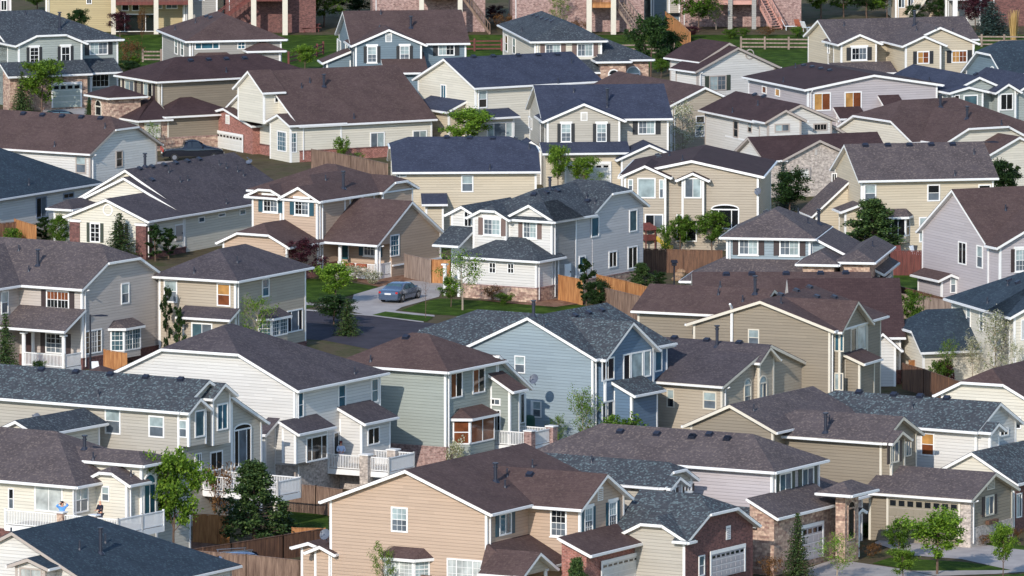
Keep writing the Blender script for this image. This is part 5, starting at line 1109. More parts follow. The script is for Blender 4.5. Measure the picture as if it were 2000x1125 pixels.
# ================================================================== fences
Z(7); fence("weathered cedar fence behind the tan house roof", [(595, 158), (885, 205), (1150, 265)], 1.8, "oldwood")
fence("short grey fence beside the tan house's brick wall", [(1277, 925), (1465, 968)], 1.8, "greywood"); fence("bright cedar gate panel left of the white house porch", [(1467, 966), (1605, 972)], 1.8, "cedar", name="wooden_gate")
Z(11); fence("new orange cedar fence with gate beside the white house", [(905, 705), (1075, 738)], 1.9, "cedar"); fence("new orange cedar fence running right behind the young trees", [(1185, 702), (1400, 750), (1612, 808)], 1.9, "cedar"); fence("older brown fence in front of the orange cedar one", [(1212, 792), (1500, 862)], 1.8, "oldwood")
fence("dark brown fence below the yellow slide", [(1525, 512), (2100, 525)], 1.8, "dkwood")
Z(6); fence("small orange cedar fence by the left green bush", [(108, 858), (262, 905)], 1.8, "cedar"); fence("dark brown fence at the left edge under the pale blue-grey wall", [(-200, 900), (115, 880)], 1.6, "dkwood")
Z(13); fence("dark red fence under the patio furniture", [(655, 612), (945, 612)], 1.9, "redwood"); fence("long grey-brown fence above the round-crowned lawn tree", [(572, 985), (960, 1032), (1215, 1075)], 1.8, "greywood"); fence("dark fence along the shaded back lawn", [(572, 892), (880, 975), (1170, 1052)], 1.5, "dkwood")
Z(18); fence("leaning cedar fence panel beside the cream garage", [(825, 682), (1055, 656)], 1.8, "cedar"); fence("dark cedar fence running down to the blossoming trees", [(765, 705), (960, 760), (1300, 880)], 1.8, "dkwood")
Z(19); fence("bright orange corner fence beside the lilac-grey house's bay window", [(952, 392), (1158, 428)], 1.8, "cedar")
Z(23); fence("long weathered fence along the bottom, left of the foreground house", [(105, 905), (350, 920), (770, 952), (1210, 1000), (1698, 1055), (2300, 1130)], 1.8, "oldwood")
fence("dark fence climbing from the bottom fence toward the small side gable", [(170, 930), (640, 860), (1070, 790), (1400, 738)], 1.5, "dkwood"); fence("brown fence behind the foreground house's left gable", [(1113, 362), (1345, 382), (1560, 412)], 1.8, "oldwood")
fence("golden cedar fence in half shade behind the bright green tree", [(330, 612), (622, 630)], 1.8, "cedar"); fence("golden cedar fence strip right of the big pine", [(1150, 730), (1420, 735)], 1.2, "cedar")
Z(9); fence("short fence with a red-brown end by the off-white house", [(640, 912), (806, 882)], 1.6, "oldwood")
Z(4); fence("stepped cedar fence coming down beside the dark blue house", [(0, 112), (110, 190), (225, 300)], 1.8, "cedar")
def rail_fence(label, pts, mat="greywood", h=1.1, n=3):
    V = [on_ground(zx(x), zy(y), h) for x, y in pts]; O = Vector((V[0].x, V[0].y, gz(V[0].x, V[0].y))); root = empty("rail_fence", O, 0, label, "fence", "split rail fences between the lawns")
    for i in range(len(V) - 1):
        A, B = V[i] - O, V[i + 1] - O; L = (B - A).length; m = max(1, round(L / 2.4))
        for j in range(m + 1):
            p = A.lerp(B, j / m); mb = MB(); mb.box(p.x - .09, p.x + .09, p.y - .09, p.y + .09, p.z - h - .3, p.z + .12); mb.build("fence_post", mat, root)
        for q in range(n): mb = MB(); dz = Vector((0, 0, h * (.12 + q * .33))); mb.bar(A - dz, B - dz, .06, .13); mb.build("rail", mat, root)
Z(2); rail_fence("dark red rail fence running up the lawn left of the blue-grey house", [(425, 385), (590, 345), (680, 312)], "redwood")
Z(3); rail_fence("dark red rail fence between blue-grey house and cream hip-roofed house", [(-100, 292), (300, 290)], "redwood"); rail_fence("weathered split rail fence behind the dark green trees", [(1120, 322), (1560, 318)])
Z(4); rail_fence("weathered split rail fence across the lawn left of the cream house with three gables", [(690, 345), (1345, 350)])
Z(5); rail_fence("weathered split rail fence right of the cream house with three gables", [(1280, 322), (1900, 325)])
Z(1); rail_fence("weathered rail fence by the bushes right of the sage house", [(1045, 368), (1180, 368)])
# ================================================================== trees
def leafmat(name, cols, trans=.35):
    m = bpy.data.materials.new(name); m.use_nodes = True; n = m.node_tree; n.nodes.clear(); o = N(n, "ShaderNodeOutputMaterial"); uv = N(n, "ShaderNodeUVMap"); sp = N(n, "ShaderNodeSeparateXYZ"); n.links.new(uv.outputs[0], sp.inputs[0])
    oi = N(n, "ShaderNodeObjectInfo"); r = N(n, "ShaderNodeValToRGB"); els = r.color_ramp.elements; els[0].color = (*cols[0], 1); els[1].color = (*cols[-1], 1); els[0].position = 0; els[1].position = 1
    for i, c in enumerate(cols[1:-1]): e = els.new((i + 1) / (len(cols) - 1)); e.color = (*c, 1)
    n.links.new(sp.outputs[0], r.inputs[0]); d = N(n, "ShaderNodeBsdfPrincipled"); d.inputs["Roughness"].default_value = .6; d.inputs["Specular IOR Level"].default_value = .25; t = N(n, "ShaderNodeBsdfTranslucent")
    mr = N(n, "ShaderNodeMapRange"); mr.inputs[3].default_value = .8; mr.inputs[4].default_value = 1.2; n.links.new(oi.outputs["Random"], mr.inputs[0]); vm = N(n, "ShaderNodeVectorMath", operation='SCALE'); n.links.new(r.outputs[0], vm.inputs[0]); n.links.new(mr.outputs[0], vm.inputs["Scale"])
    n.links.new(vm.outputs[0], d.inputs["Base Color"]); n.links.new(vm.outputs[0], t.inputs[0]); mx = N(n, "ShaderNodeMixShader"); mx.inputs[0].default_value = trans; n.links.new(d.outputs[0], mx.inputs[1]); n.links.new(t.outputs[0], mx.inputs[2]); n.links.new(mx.outputs[0], o.inputs[0]); MATS[name] = m
leafmat("leaf_bright", [SR(58, 86, 20), SR(94, 126, 34), SR(140, 166, 60)]); leafmat("leaf_mid", [SR(44, 72, 18), SR(76, 106, 30), SR(112, 140, 48)]); leafmat("leaf_dark", [SR(24, 42, 20), SR(40, 64, 28), SR(64, 88, 40)])
leafmat("leaf_purple", [SR(40, 18, 28), SR(66, 28, 38), SR(96, 48, 56)]); leafmat("leaf_blossom", [SR(96, 110, 50), SR(170, 168, 130), SR(226, 220, 206)]); leafmat("leaf_rust", [SR(70, 46, 24), SR(112, 76, 40), SR(140, 104, 64)])
leafmat("needle_green", [SR(28, 48, 24), SR(48, 72, 34), SR(84, 104, 50)], .1); leafmat("needle_dark", [SR(34, 54, 26), SR(56, 80, 38), SR(94, 114, 60)], .1); leafmat("needle_blue", [SR(36, 54, 50), SR(58, 80, 76), SR(94, 114, 104)], .1); leafmat("straw", [SR(150, 120, 70), SR(196, 164, 108)], .2)
flat("bark", SR(98, 78, 66), .9, noise=.25, nscale=9); flat("bark_pale", SR(150, 136, 120), .9, noise=.2, nscale=9)
rt = random.Random(11)
def leafquad(V, Fc, U, c, s, up=.4):
    n = Vector((rt.gauss(0, 1), rt.gauss(0, 1), rt.gauss(0, 1) + up)).normalized(); x = n.orthogonal().normalized(); x = (Matrix.Rotation(rt.uniform(0, 6.28), 3, n) @ x) * s; y = n.cross(x) * rt.uniform(.55, .9)
    k = len(V); V += [c - x, c - y * .8, c + x, c + y * .8]; Fc.append((k, k + 1, k + 2, k + 3)); u = rt.random(); U.append([(u, 0)] * 4)
def protos(kind, seed):
    """real-size prototype: returns (trunk mesh, crown mesh, height, width)"""
    rt.seed(seed); tb = MB(); V, Fc, U = [], [], []
    if kind in ("bright", "mid", "dark", "purple", "airy", "blossom", "bare", "column", "bush", "rustbush", "flowerbush"):
        H, Wd = {"column": (4.0, 1.3), "bush": (1.6, 2.0), "rustbush": (1.4, 2.0), "flowerbush": (1.3, 1.8)}.get(kind, (5.0, 3.2)); R_ = Wd / 2
        low = .12 if "bush" in kind or kind == "column" else rt.uniform(.2, .3); tips = []
        top = Vector((rt.uniform(-.1, .1), rt.uniform(-.1, .1), H * .93)); pts = [Vector((0, 0, -.3)), Vector((rt.uniform(-.05, .05), rt.uniform(-.05, .05), H * low)), Vector((rt.uniform(-.12, .12), rt.uniform(-.12, .12), H * .6)), top]
        rr = [.075, .06, .035, .01]; rr = [r * H / 5 * (1.3 if kind == 'bare' else 1) for r in rr]
        for i in range(3): tb.tube(pts[i], pts[i + 1], rr[i], rr[i + 1], 6, caps=False)
        nl = {"column": 12, "bush": 10, "rustbush": 12, "flowerbush": 10}.get(kind, 15)
        for i in range(nl):
            f = low + (0.92 - low) * (i + rt.random() * .6) / nl; base = Vector((0, 0, H * f)); a = i * 2.4 + rt.uniform(-.5, .5)
            prof = sin(pi * min(1, (f - low * .6) / (1.02 - low * .6)) ** .75) ; L = R_ * max(.25, prof) * rt.uniform(.65, 1.25); rise = rt.uniform(.35, .9) * L * (1.6 if kind in ("bright", "airy", "blossom", "column") else .9)
            tip = base + Vector((cos(a) * L, sin(a) * L, rise)); tip.z = min(tip.z, H * rt.uniform(.9, 1.02)); mid = base.lerp(tip, .5) + Vector((0, 0, -.08 * L)); tb.tube(base, mid, .022 * H / 5 + .004, .014, 5, caps=False); tb.tube(mid, tip, .014, .005, 4, caps=False); tips += [(tip, 1), (mid, .8), (base.lerp(tip, .78) + Vector((rt.gauss(0, .15), rt.gauss(0, .15), rt.gauss(0, .1))) * Wd / 3, .9)]
            for q in range(3):
                s0 = base.lerp(tip, rt.uniform(.35, .9)); e = s0 + Vector((rt.gauss(0, .3), rt.gauss(0, .3), abs(rt.gauss(.25, .2)))) * Wd / 3.2; tb.tube(s0, e, .009, .003, 4, caps=False); tips.append((e, .8))
        tips += [(top, .8), (pts[2], .8)]
        dens = {"bright": 110, "mid": 95, "dark": 115, "purple": 75, "airy": 42, "blossom": 34, "bare": 3, "column": 60, "bush": 55, "rustbush": 30, "flowerbush": 45}[kind]; sz = {"airy": .06, "blossom": .06, "purple": .085, "bush": .06, "rustbush": .045, "flowerbush": .05, "bare": .04}.get(kind, .085)
        for (t, w) in tips:
            if rt.random() < .12 and kind not in ("dark", "bush"): continue
            rad = rt.uniform(.2, .42) * Wd / 3.2 * w
            for _ in range(int(dens * w * rt.uniform(.5, 1.3))):
                c = t + Vector((rt.gauss(0, rad * .6), rt.gauss(0, rad * .6), rt.gauss(0, rad * .62)))
                if c.z < H * low * .5: continue
                leafquad(V, Fc, U, c, sz * rt.uniform(.6, 1.4))
    elif kind in ("spruce", "bluespruce"):
        H, Wd = 4.6, 2.5; tb.tube((0, 0, -.3), (0, 0, H * .97), .08, .01, 6, caps=False); nw = 24
        for i in range(nw):
            f = .04 + .94 * i / nw; z = H * f; L = Wd / 2 * (1 - f) ** .85 * 1.02 + .05
            m = max(5, int(11 * (1 - f) + 4))
            for j in range(m):
                a = 2 * pi * (j + rt.random() * .7) / m + i * .9; l = L * rt.uniform(.7, 1.15); d = Vector((cos(a), sin(a), 0)); droop = -.12 + .35 * f
                tip = Vector((0, 0, z)) + d * l + Vector((0, 0, l * droop)); tb.tube((0, 0, z), tip, .014, .004, 3, caps=False)
                k2 = int(6 + 22 * l)
                for q in range(k2):
                    u = rt.uniform(.15, 1); c = Vector((0, 0, z)).lerp(tip, u) + Vector((rt.gauss(0, .06), rt.gauss(0, .06), rt.gauss(-.02, .035))); leafquad(V, Fc, U, c, rt.uniform(.05, .11) * (1.15 - u * .5), .8)
    elif kind == "pine":
        H, Wd = 4.6, 3.0; tb.tube((0, 0, -.3), (0, 0, H * .95), .1, .02, 6, caps=False)
        for i in range(74):
            f = .06 + .9 * (i / 74); a = i * 2.4 + rt.uniform(-.4, .4); L = Wd / 2 * (1.02 - f) ** .85 * rt.uniform(.65, 1.15) * (1 if f > .15 else .8) + .12; d = Vector((cos(a), sin(a), 0)); b0 = Vector((0, 0, H * f)); tip = b0 + d * L + Vector((0, 0, L * rt.uniform(.15, .6))); tb.tube(b0, tip, .022, .006, 4, caps=False)
            for q in range(6):
                c0 = b0.lerp(tip, rt.uniform(.4, 1.05)) + Vector((rt.gauss(0, .12), rt.gauss(0, .12), rt.gauss(0, .08)))
                for _ in range(30): dv = Vector((rt.gauss(0, 1), rt.gauss(0, 1), rt.gauss(.5, .8))).normalized(); leafquad(V, Fc, U, c0 + dv * rt.uniform(.02, .24), rt.uniform(.045, .095), .5)
    elif kind == "grass":
        H, Wd = 2.4, .9
        for _ in range(160):
            a = rt.uniform(0, 6.28); r = rt.uniform(0, .2); b0 = Vector((cos(a) * r, sin(a) * r, 0)); t = b0 + Vector((cos(a) * rt.uniform(0, .35), sin(a) * rt.uniform(0, .35), H * rt.uniform(.6, 1))); w = Vector((-sin(a), cos(a), 0)) * .018; k = len(V); V += [b0 - w, b0 + w, t + w * .4, t - w * .4]; Fc.append((k, k + 1, k + 2, k + 3)); u = rt.random(); U.append([(u, 0)] * 4)
        tb.tube((0, 0, -.1), (0, 0, .4), .1, .05, 6)
    return tb, V, Fc, U, H, Wd
LEAF = dict(bright="leaf_bright", mid="leaf_mid", dark="leaf_dark", purple="leaf_purple", airy="leaf_bright", blossom="leaf_blossom", bare="leaf_rust", column="leaf_dark", bush="leaf_mid", rustbush="leaf_rust", flowerbush="leaf_blossom", spruce="needle_green", bluespruce="needle_blue", pine="needle_dark", grass="straw")
PROTO = {}; KN = {}
NAME = dict(bright="leafy_tree", mid="leafy_tree", dark="leafy_tree", purple="purple_tree", airy="young_tree", blossom="blossom_tree", bare="bare_sapling", column="columnar_tree", bush="bush", rustbush="bush", flowerbush="flowering_shrub", spruce="spruce_tree", bluespruce="spruce_tree", pine="pine_tree", grass="ornamental_grass")
def inside(p, m=.35):
    for h in HOUSES:
        l = h.loc(p)
        if abs(l.x) > 40 or abs(l.y) > 40: continue
        for (a0, a1, b0, b1) in h.foot:
            if a0 - m < l.x < a1 + m and b0 - m < l.y < b1 + m: return True
    return False
def clear_spot(x, yt, yb):
    """stand the plant on open ground in front of the house it is seen against"""
    g = on_ground(x, yb); t0 = (g - CP).length; near = t0
    for f in (.22, .4):
        d = ray(x, yt + (yb - yt) * f)
        for h in HOUSES:
            c = h.cast(x, yt + (yb - yt) * f, h.walls + h.roofs)
            if c and c[0] < near: near = c[0]
    if near < t0: t0 = near - 1.6
    k = 0; dr = Vector(((x - 1000) / F, 1, 0)).normalized(); t = t0
    while k < 60:
        hz = math.sqrt(max(1, t * t - (HC - gz(0, t)) ** 2)); p = Vector((0, 0, 0)) + dr * hz; p.z = gz(p.x, p.y)
        if not inside(p): return p
        t -= .4; k += 1
    hz = math.sqrt(t0 * t0 - (HC - gz(0, t0)) ** 2); p = dr * hz; p.z = gz(p.x, p.y); return p
def y_ok(x, y): return y > 480
def tree(kind, x, yt, yb, w, label, group="trees and shrubs in the gardens"):
    i = KN.get(kind, 0); KN[kind] = i + 1; key = (kind, i % 3)
    if key not in PROTO:
        tb, V, Fc, U, H, Wd = protos(kind, hash(kind[0]) % 7 + 31 * (i % 3) + len(kind))
        tm = tb.build("trunk", "bark_pale" if kind in ("airy", "blossom") else "bark"); cm = new_obj("crown", V, Fc, LEAF[kind], None, None, U); rs = sorted(math.hypot(v.x, v.y) for v in V); Wd = 2 * rs[int(len(rs) * .93)]; H = sorted(v.z for v in V)[int(len(V) * .995)]; PROTO[key] = (tm.data, cm.data, H, Wd); bpy.data.objects.remove(tm); bpy.data.objects.remove(cm)
    tm, cm, H, Wd = PROTO[key]; Z(0); g = clear_spot(x, yt, yb)
    if proj(g)[1] - yt > 1.62 * (yb - yt) and proj(g)[1] - yb > (98 if y_ok(x, yt) else 20): return      # nothing of it would be seen
    k = ppm(g); yb = proj(g)[1]; w = w * (1.0 if kind in ('spruce', 'column', 'grass') else 1.2); r = empty(NAME[kind], g, rt.uniform(0, 6.28), label, "bush" if "bush" in kind or kind == "grass" else "tree", group)
    r.scale = (w / k / Wd, w / k / Wd, (yb - yt) / k / H)
    for nm, me in (("trunk", tm), ("crown", cm)): o = bpy.data.objects.new(nm, me); COL.objects.link(o); o.parent = r
T = [("spruce", 39, 141, 216, 42, "dark spruce in front of the sage house garage"), ("bright", 78, 118, 222, 66, "bright green tree hiding the sage house garage door"), ("spruce", 171, 190, 228, 20, "small spruce right of the sage garage"),
 ("rustbush", 252, 75, 140, 46, "tall olive and brown shrub right of the sage house"), ("purple", 232, 22, 72, 40, "dark purple shrub under the top left deck"), ("rustbush", 275, 14, 78, 16, "narrow rust-coloured shrub before the top left deck"), ("bright", 70, -22, 22, 44, "bright green tree top at the upper left edge"), ("mid", 262, 110, 140, 24, "light green bush beside the weathered rail fence"),
 ("airy", 296, 238, 278, 24, "small young tree before the arched stone garages"), ("mid", 632, -32, 52, 74, "large mid green tree behind the blue-grey house"), ("dark", 700, -24, 34, 66, "dark green tree at the top between two decks"), ("bright", 594, 88, 140, 36, "round bright green bush left of the blue-grey house"),
 ("bright", 912, 214, 272, 78, "bushy bright green tree under the cream gable with satellite dish"), ("bush", 665, 267, 305, 25, "small bush against the long cream wall"), ("airy", 697, 296, 334, 28, "young tree poking over the weathered cedar fence"), ("dark", 1272, 32, 150, 62, "big dark tree between cream hip house and brown roofs"), ("dark", 1305, 55, 140, 50, "second dark tree right of the big one above the brown roofs"), ("mid", 1292, 115, 152, 26, "lighter small tree at the foot of the dark trees"),
 ("airy", 1092, -15, 40, 36, "thin green tree before the rough stone basement"), ("purple", 965, 10, 45, 34, "dark reddish shrub left of the slate hip roof"), ("mid", 1365, -32, 62, 64, "grey-green willow-like tree left of the pink deck"), ("airy", 1400, 0, 58, 30, "thin leaning tree beside the pink deck"), ("bush", 1455, 55, 72, 18, "small dark bush below the pink deck"),
 ("bright", 1605, -40, 38, 56, "bright green tree first in the upper right hedge"), ("mid", 1650, -34, 34, 56, "mid green tree second in the upper right hedge"), ("dark", 1695, -34, 35, 58, "olive dark tree third in the upper right hedge"), ("mid", 1735, -30, 36, 52, "green tree last in the upper right hedge"), ("dark", 1837, -8, 38, 42, "dark round tree beside the cream outdoor stairs"), ("purple", 1907, -14, 60, 48, "dark purple-leaved tree beside the blue spruce"), ("bluespruce", 1941, 4, 68, 66, "wide blue spruce behind the split rail fence"), ("grass", 1983, 18, 78, 26, "tall straw-coloured grass clump beside the blue spruce"),
 ("blossom", 1335, 196, 322, 72, "white blossoming tree between navy roof and off-white house"), ("dark", 1352, 262, 330, 44, "shaded dark tree left of the off-white house wall"), ("bluespruce", 1532, 318, 412, 40, "blue-green spruce before the grey brick garage"), ("dark", 1545, 332, 415, 66, "dense green tree in front of the grey brick garage"), ("bush", 1632, 217, 248, 38, "bright green bush below the amber windows"),
 ("dark", 1966, 314, 408, 60, "dark tree right of the butter yellow house"), ("bright", 1090, 284, 348, 40, "bright tree left of the white garage door under navy roof"), ("bright", 1141, 306, 356, 42, "bright tree before the white garage door under navy roof"), ("airy", 1174, 334, 360, 22, "small tree right of the white garage door"),
 ("column", 80, 424, 480, 34, "dense green shrub at the small orange fence"), ("mid", 108, 420, 482, 36, "yellow-green shrub left of the brick corner"), ("spruce", 230, 418, 496, 64, "bushy spruce in front of the cream gable window"), ("column", 300, 440, 492, 40, "dark upright juniper by the brick corner"), ("column", 326, 446, 490, 30, "second dark juniper beside the side door"),
 ("purple", 590, 466, 542, 62, "purple-leaved tree by the tan garage"), ("bright", 652, 512, 596, 58, "bright green tree on the lawn left of the silver car"), ("dark", 650, 575, 634, 68, "dark green bushy tree below the bright one"), ("spruce", 676, 584, 655, 50, "spruce at the kerb left of the driveway"), ("flowerbush", 692, 518, 548, 44, "white flowering shrub under the porch balustrade"), ("flowerbush", 728, 528, 556, 34, "white flowering shrub at the porch corner"),
 ("airy", 903, 484, 606, 78, "airy young tree in front of the white house porch"), ("bare", 830, 540, 622, 20, "bare sapling on the strip beside the driveway"), ("rustbush", 962, 556, 590, 40, "brown dry shrub along the stone base of the white house"), ("column", 1146, 506, 602, 34, "slim tree before the orange cedar fence"), ("dark", 1166, 548, 608, 48, "dark bushy tree before the orange cedar fence"), ("pine", 1255, 514, 566, 40, "small pine behind the white house"),
 ("mid", 1330, 420, 492, 42, "young tree left of the sand house patio door"), ("mid", 1393, 412, 494, 54, "round young tree before the arched window"), ("bush", 1300, 440, 486, 24, "small tree beside the yellow slide"), ("pine", 1708, 390, 480, 84, "open branching pine before the butter yellow house"), ("pine", 1732, 462, 528, 34, "small pine top left of the dark red fence"), ("mid", 1783, 568, 648, 46, "round-crowned young tree on the lawn beside the grey-brown fence"),
 ("blossom", 1950, 606, 730, 80, "white blossoming tree before the cream house with teal roof"), ("blossom", 1905, 648, 740, 42, "slimmer blossoming tree left of the larger one"), ("airy", 1858, 660, 764, 34, "thin tree with pinkish trunk by the cedar fence"), ("blossom", 1988, 660, 742, 34, "blossoming tree cut by the right edge"), ("bush", 1808, 618, 645, 26, "low green bush beside the lawn tree"),
 ("column", 322, 562, 655, 24, "ivy-clad column tree between the lilac-grey and sand houses"), ("column", 345, 600, 690, 22, "dark columnar shrub left of the sand house lower window"), ("spruce", 4, 614, 745, 56, "dark spruce at the left edge by the white porch"), ("bush", 70, 704, 722, 20, "small bush before the white porch railing"), ("airy", 500, 576, 675, 62, "airy light green tree by the sand house bay window"),
 ("bright", 333, 880, 1100, 96, "tall bright green tree in the lower left"), ("pine", 492, 902, 1066, 98, "big dark pine in the lower left"), ("pine", 550, 1005, 1056, 44, "small pine at the foot of the big dark pine"), ("rustbush", 425, 905, 958, 56, "brown tangled vine shrub by the white vine deck"), ("bare", 458, 1046, 1112, 16, "bare reddish sapling at the bottom fence"), ("airy", 745, 1058, 1142, 46, "thin leafing sapling before the foreground bay window"),
 ("pine", 1128, 1090, 1140, 42, "small pine before the foreground red brick garage"), ("spruce", 538, 1096, 1145, 36, "spruce tip at the bottom edge beside the parked car"), ("airy", 1138, 756, 874, 56, "tall airy tree in front of the blue house corner"), ("airy", 1090, 808, 874, 34, "shorter airy tree left of the tall one by the blue house"), ("bush", 1212, 810, 846, 74, "wide dark bush under the blue house window"), ("flowerbush", 893, 852, 894, 36, "white-flecked shrub at the mint house brick base"),
 ("spruce", 1563, 1003, 1132, 56, "slim spruce before the stone-faced garage"), ("airy", 1641, 1042, 1138, 66, "airy multi-stemmed bush before the stone porch pillar"), ("mid", 1762, 1014, 1094, 50, "round tree left of the wide taupe garage door"), ("bright", 1770, 1072, 1136, 42, "bright sapling below the round tree by the taupe garage"), ("bright", 1838, 995, 1122, 92, "broad bright green tree in front of the taupe garage door"), ("bright", 1968, 1022, 1132, 46, "small round tree at the lower right edge"),
 ("bush", 1695, 1020, 1048, 30, "green bush in the shade beside the stone porch pillar"), ("rustbush", 1710, 1060, 1090, 40, "reddish bush by the lower right driveway"), ("rustbush", 1935, 1042, 1066, 34, "reddish low bush under the flower box"), ("rustbush", 1508, 1085, 1118, 44, "brown bush between brick garage and stone garage"), ("rustbush", 1990, 1030, 1058, 30, "reddish bush at the lower right brick wall"), ("purple", 1855, 700, 726, 30, "dark red bush below the cream garage wing"),
 ("dark", 150, 18, 78, 34, "dark bushy shrub under the top left sage ridge line"), ("rustbush", 330, 44, 76, 40, "brown shrub below the olive house deck"), ("bush", 385, 52, 78, 40, "low green shrub left of the red deck stairs"), ("bush", 515, 52, 70, 24, "pale green shrub under the red-painted deck"), ("dark", 740, 2, 40, 40, "dark shrub before the cream and pink brick house"),
 ("rustbush", 990, 26, 60, 50, "brown shrub left of the rough stone basement"), ("rustbush", 1130, 40, 66, 34, "reddish shrub at the foot of the rough stone basement"), ("purple", 1350, 50, 76, 30, "dark shrub below the cedar fence at the top"), ("bush", 1430, 56, 76, 26, "green shrub left of the pink deck posts"), ("rustbush", 1500, 50, 72, 30, "dry shrub beside the split rail fence near the pink stairs"), ("bush", 1560, 52, 74, 26, "green shrub left of the upper right hedge"), ("dark", 1790, 8, 42, 34, "dark shrub below the peach stucco house"), ("bush", 1870, 40, 62, 26, "green shrub under the pale house's white deck"),
 ("bright", 1230, 150, 166, 20, "small white-green shrub beside the arched stone entry"), ("dark", 250, 118, 150, 40, "dark green bush between sage house and taupe roof"), ("bush", 1150, 850, 880, 40, "green bush at the foot of the blue house corner"), ("mid", 1965, 335, 400, 40, "lighter tree beside the dark tree right of the yellow house"), ("bush", 20, 445, 480, 36, "green bush at the left edge before the dark brown fence"), ("bush", 985, 572, 596, 30, "small brown-green shrub by the stone corner of the white house"), ("dark", 1290, 530, 562, 26, "dark shrub below the bird house"), ("bush", 1845, 700, 730, 36, "dry green shrub by the dark cedar fence"), ("flowerbush", 665, 530, 556, 30, "pale shrub left of the porch balustrade"), ("mid", 880, 540, 600, 34, "small bushy tree left of the airy porch tree")]
for t in T: tree(*t)
# ================================================================== vehicles
def paint(name, c): flat(name, c, .25, .6, .35, .8, noise=.02)
paint("paint_silver", (.08, .115, .18)); paint("paint_navy", (.005, .007, .014)); paint("paint_blue", (.02, .045, .12)); paint("paint_lightblue", (.16, .22, .34)); paint("paint_white", (.7, .7, .7))
flat("tyre", (.015, .015, .016), .8); flat("rim", (.35, .35, .37), .3, metal=.8); flat("taillight", (.45, .02, .015), .2, coat=.6); flat("lamp_glass", (.7, .7, .68), .1, coat=.8); flat("plastic_black", (.02, .02, .022), .5)
def car(name, label, loc, ang, col, style="sedan", L=4.5, Wc=1.75, group=None, cat="car"):
    root = empty(name, loc, ang, label, cat, group); hw = Wc / 2
    if style == "sedan": prof = [(-.5, .52, .60), (-.49, .60, .86), (-.46, .62, .93), (-.33, .66, .96), (-.2, .70, 1.34), (-.08, .72, 1.42), (.06, .72, 1.41), (.17, .70, 1.30), (.29, .68, .97), (.44, .64, .84), (.49, .58, .68), (.5, .5, .5)]
    elif style == "suv": prof = [(-.5, .55, .7), (-.495, .62, 1.0), (-.48, .66, 1.15), (-.43, .70, 1.62), (-.38, .72, 1.74), (0, .73, 1.76), (.12, .72, 1.70), (.23, .70, 1.16), (.42, .68, 1.04), (.49, .62, .82), (.5, .55, .6)]
    else: prof = [(-.5, .55, .7), (-.495, .62, 1.05), (-.17, .66, 1.07), (-.15, .66, 1.2), (-.13, .70, 1.72), (0, .72, 1.78), (.1, .72, 1.72), (.2, .70, 1.2), (.42, .68, 1.08), (.49, .62, .9), (.5, .55, .6)]
    V, Fc = [], []; belt = .93 if style == "sedan" else 1.08; zb = .22 if style == "sedan" else .38
    for (x, w, zt) in prof:      # cross section: sill, bulge, belt, roof edge, roof middle
        yb = hw * (.93 if abs(x) > .48 else 1); top = max(zt, .5); bl = min(belt, top - .02)
        inset = hw * (.98 - .30 * max(0, min(1, (top - belt) / .5))) * (.93 if abs(x) > .48 else 1)
        sec = [(-yb * .93, zb), (-yb, (zb + bl) * .5), (-yb * .985, bl), (-inset, top - .02), (-inset * .8, top), (0, top + .015), (inset * .8, top), (inset, top - .02), (yb * .985, bl), (yb, (zb + bl) * .5), (yb * .93, zb)]
        V += [Vector((x * L, y, z)) for y, z in sec]
    n = 11
    for i in range(len(prof) - 1):
        for j in range(n - 1): a = i * n + j; Fc.append((a, a + 1, a + n + 1, a + n))
    Fc.append(tuple(range(n))[::-1]); Fc.append(tuple(range((len(prof) - 1) * n, len(prof) * n))); b = new_obj("body", V, Fc, col, root, smooth=True)
    for e in b.modifiers: pass
    m = b.modifiers.new("bevel", 'SUBSURF'); m.levels = 1; m.render_levels = 1
    # glass: side strips, windscreen, rear screen, laid 12 mm off the cabin
    cab = [q for q in prof if q[2] > belt + .2]; g = MB(); xs = [q[0] * L for q in cab]; x0, x1 = xs[0], xs[-1]; zt = max(q[2] for q in prof)
    ix = hw * .74; ib = hw * .965; i0 = prof.index(cab[0]) - 1; i1 = prof.index(cab[-1]) + 1; X0, X1 = prof[i0][0] * L, prof[i1][0] * L
    for s in (-1, 1):
        f = lambda x, z: Vector((x, s * (ib - (ib - ix) * (z - belt) / (zt - belt) + .03), z))
        parts = ((X0 + .16, x0 + .12, -.04), (None, None, None))
        mid = (x0 + x1) / 2 - .05; q1 = [f(X0 + .25, belt + .04), f(mid - .04, belt + .04), f(mid - .04, zt - .13), f(x0 + .22, zt - .15)]; q2 = [f(mid + .04, belt + .04), f(X1 - .2, belt + .04), f(x1 - .12, zt - .15), f(mid + .04, zt - .13)]
        for q in (q1, q2): g.poly(q if s < 0 else q[::-1])
    wy = hw * .72
    def screen(xa, za, xb, zb_, sg):
        d = Vector((sg * .03, 0, .02)); q = [Vector((xa, -wy * 1.06, za)) + d, Vector((xa, wy * 1.06, za)) + d, Vector((xb, wy * .88, zb_)) + d, Vector((xb, -wy * .88, zb_)) + d]; g.poly(q if sg > 0 else q[::-1])
    screen(X0 + (.1 if style == "sedan" else .03), prof[i0][2] + .03, x0 + .03, cab[0][2] - .02, -1); screen(X1 - .1, prof[i1][2] + .04, x1 + .03, cab[-1][2] - .01, 1)
    g.build("windows", "g_sky" if style == "sedan" else "g_dark", root)
    for sx in (-.31, .33):
        for s in (-1, 1):
            c = Vector((sx * L, s * (hw - .1), .33)); wb = MB(); wb.tube(c + Vector((0, -.11, 0)), c + Vector((0, .11, 0)), .33, .33, 20); w = wb.build("wheel", "tyre", root); rb = MB(); rb.tube(c + Vector((0, s * .08, 0)), c + Vector((0, s * .125, 0)), .21, .19, 14); rb.build("rim", "rim", w)
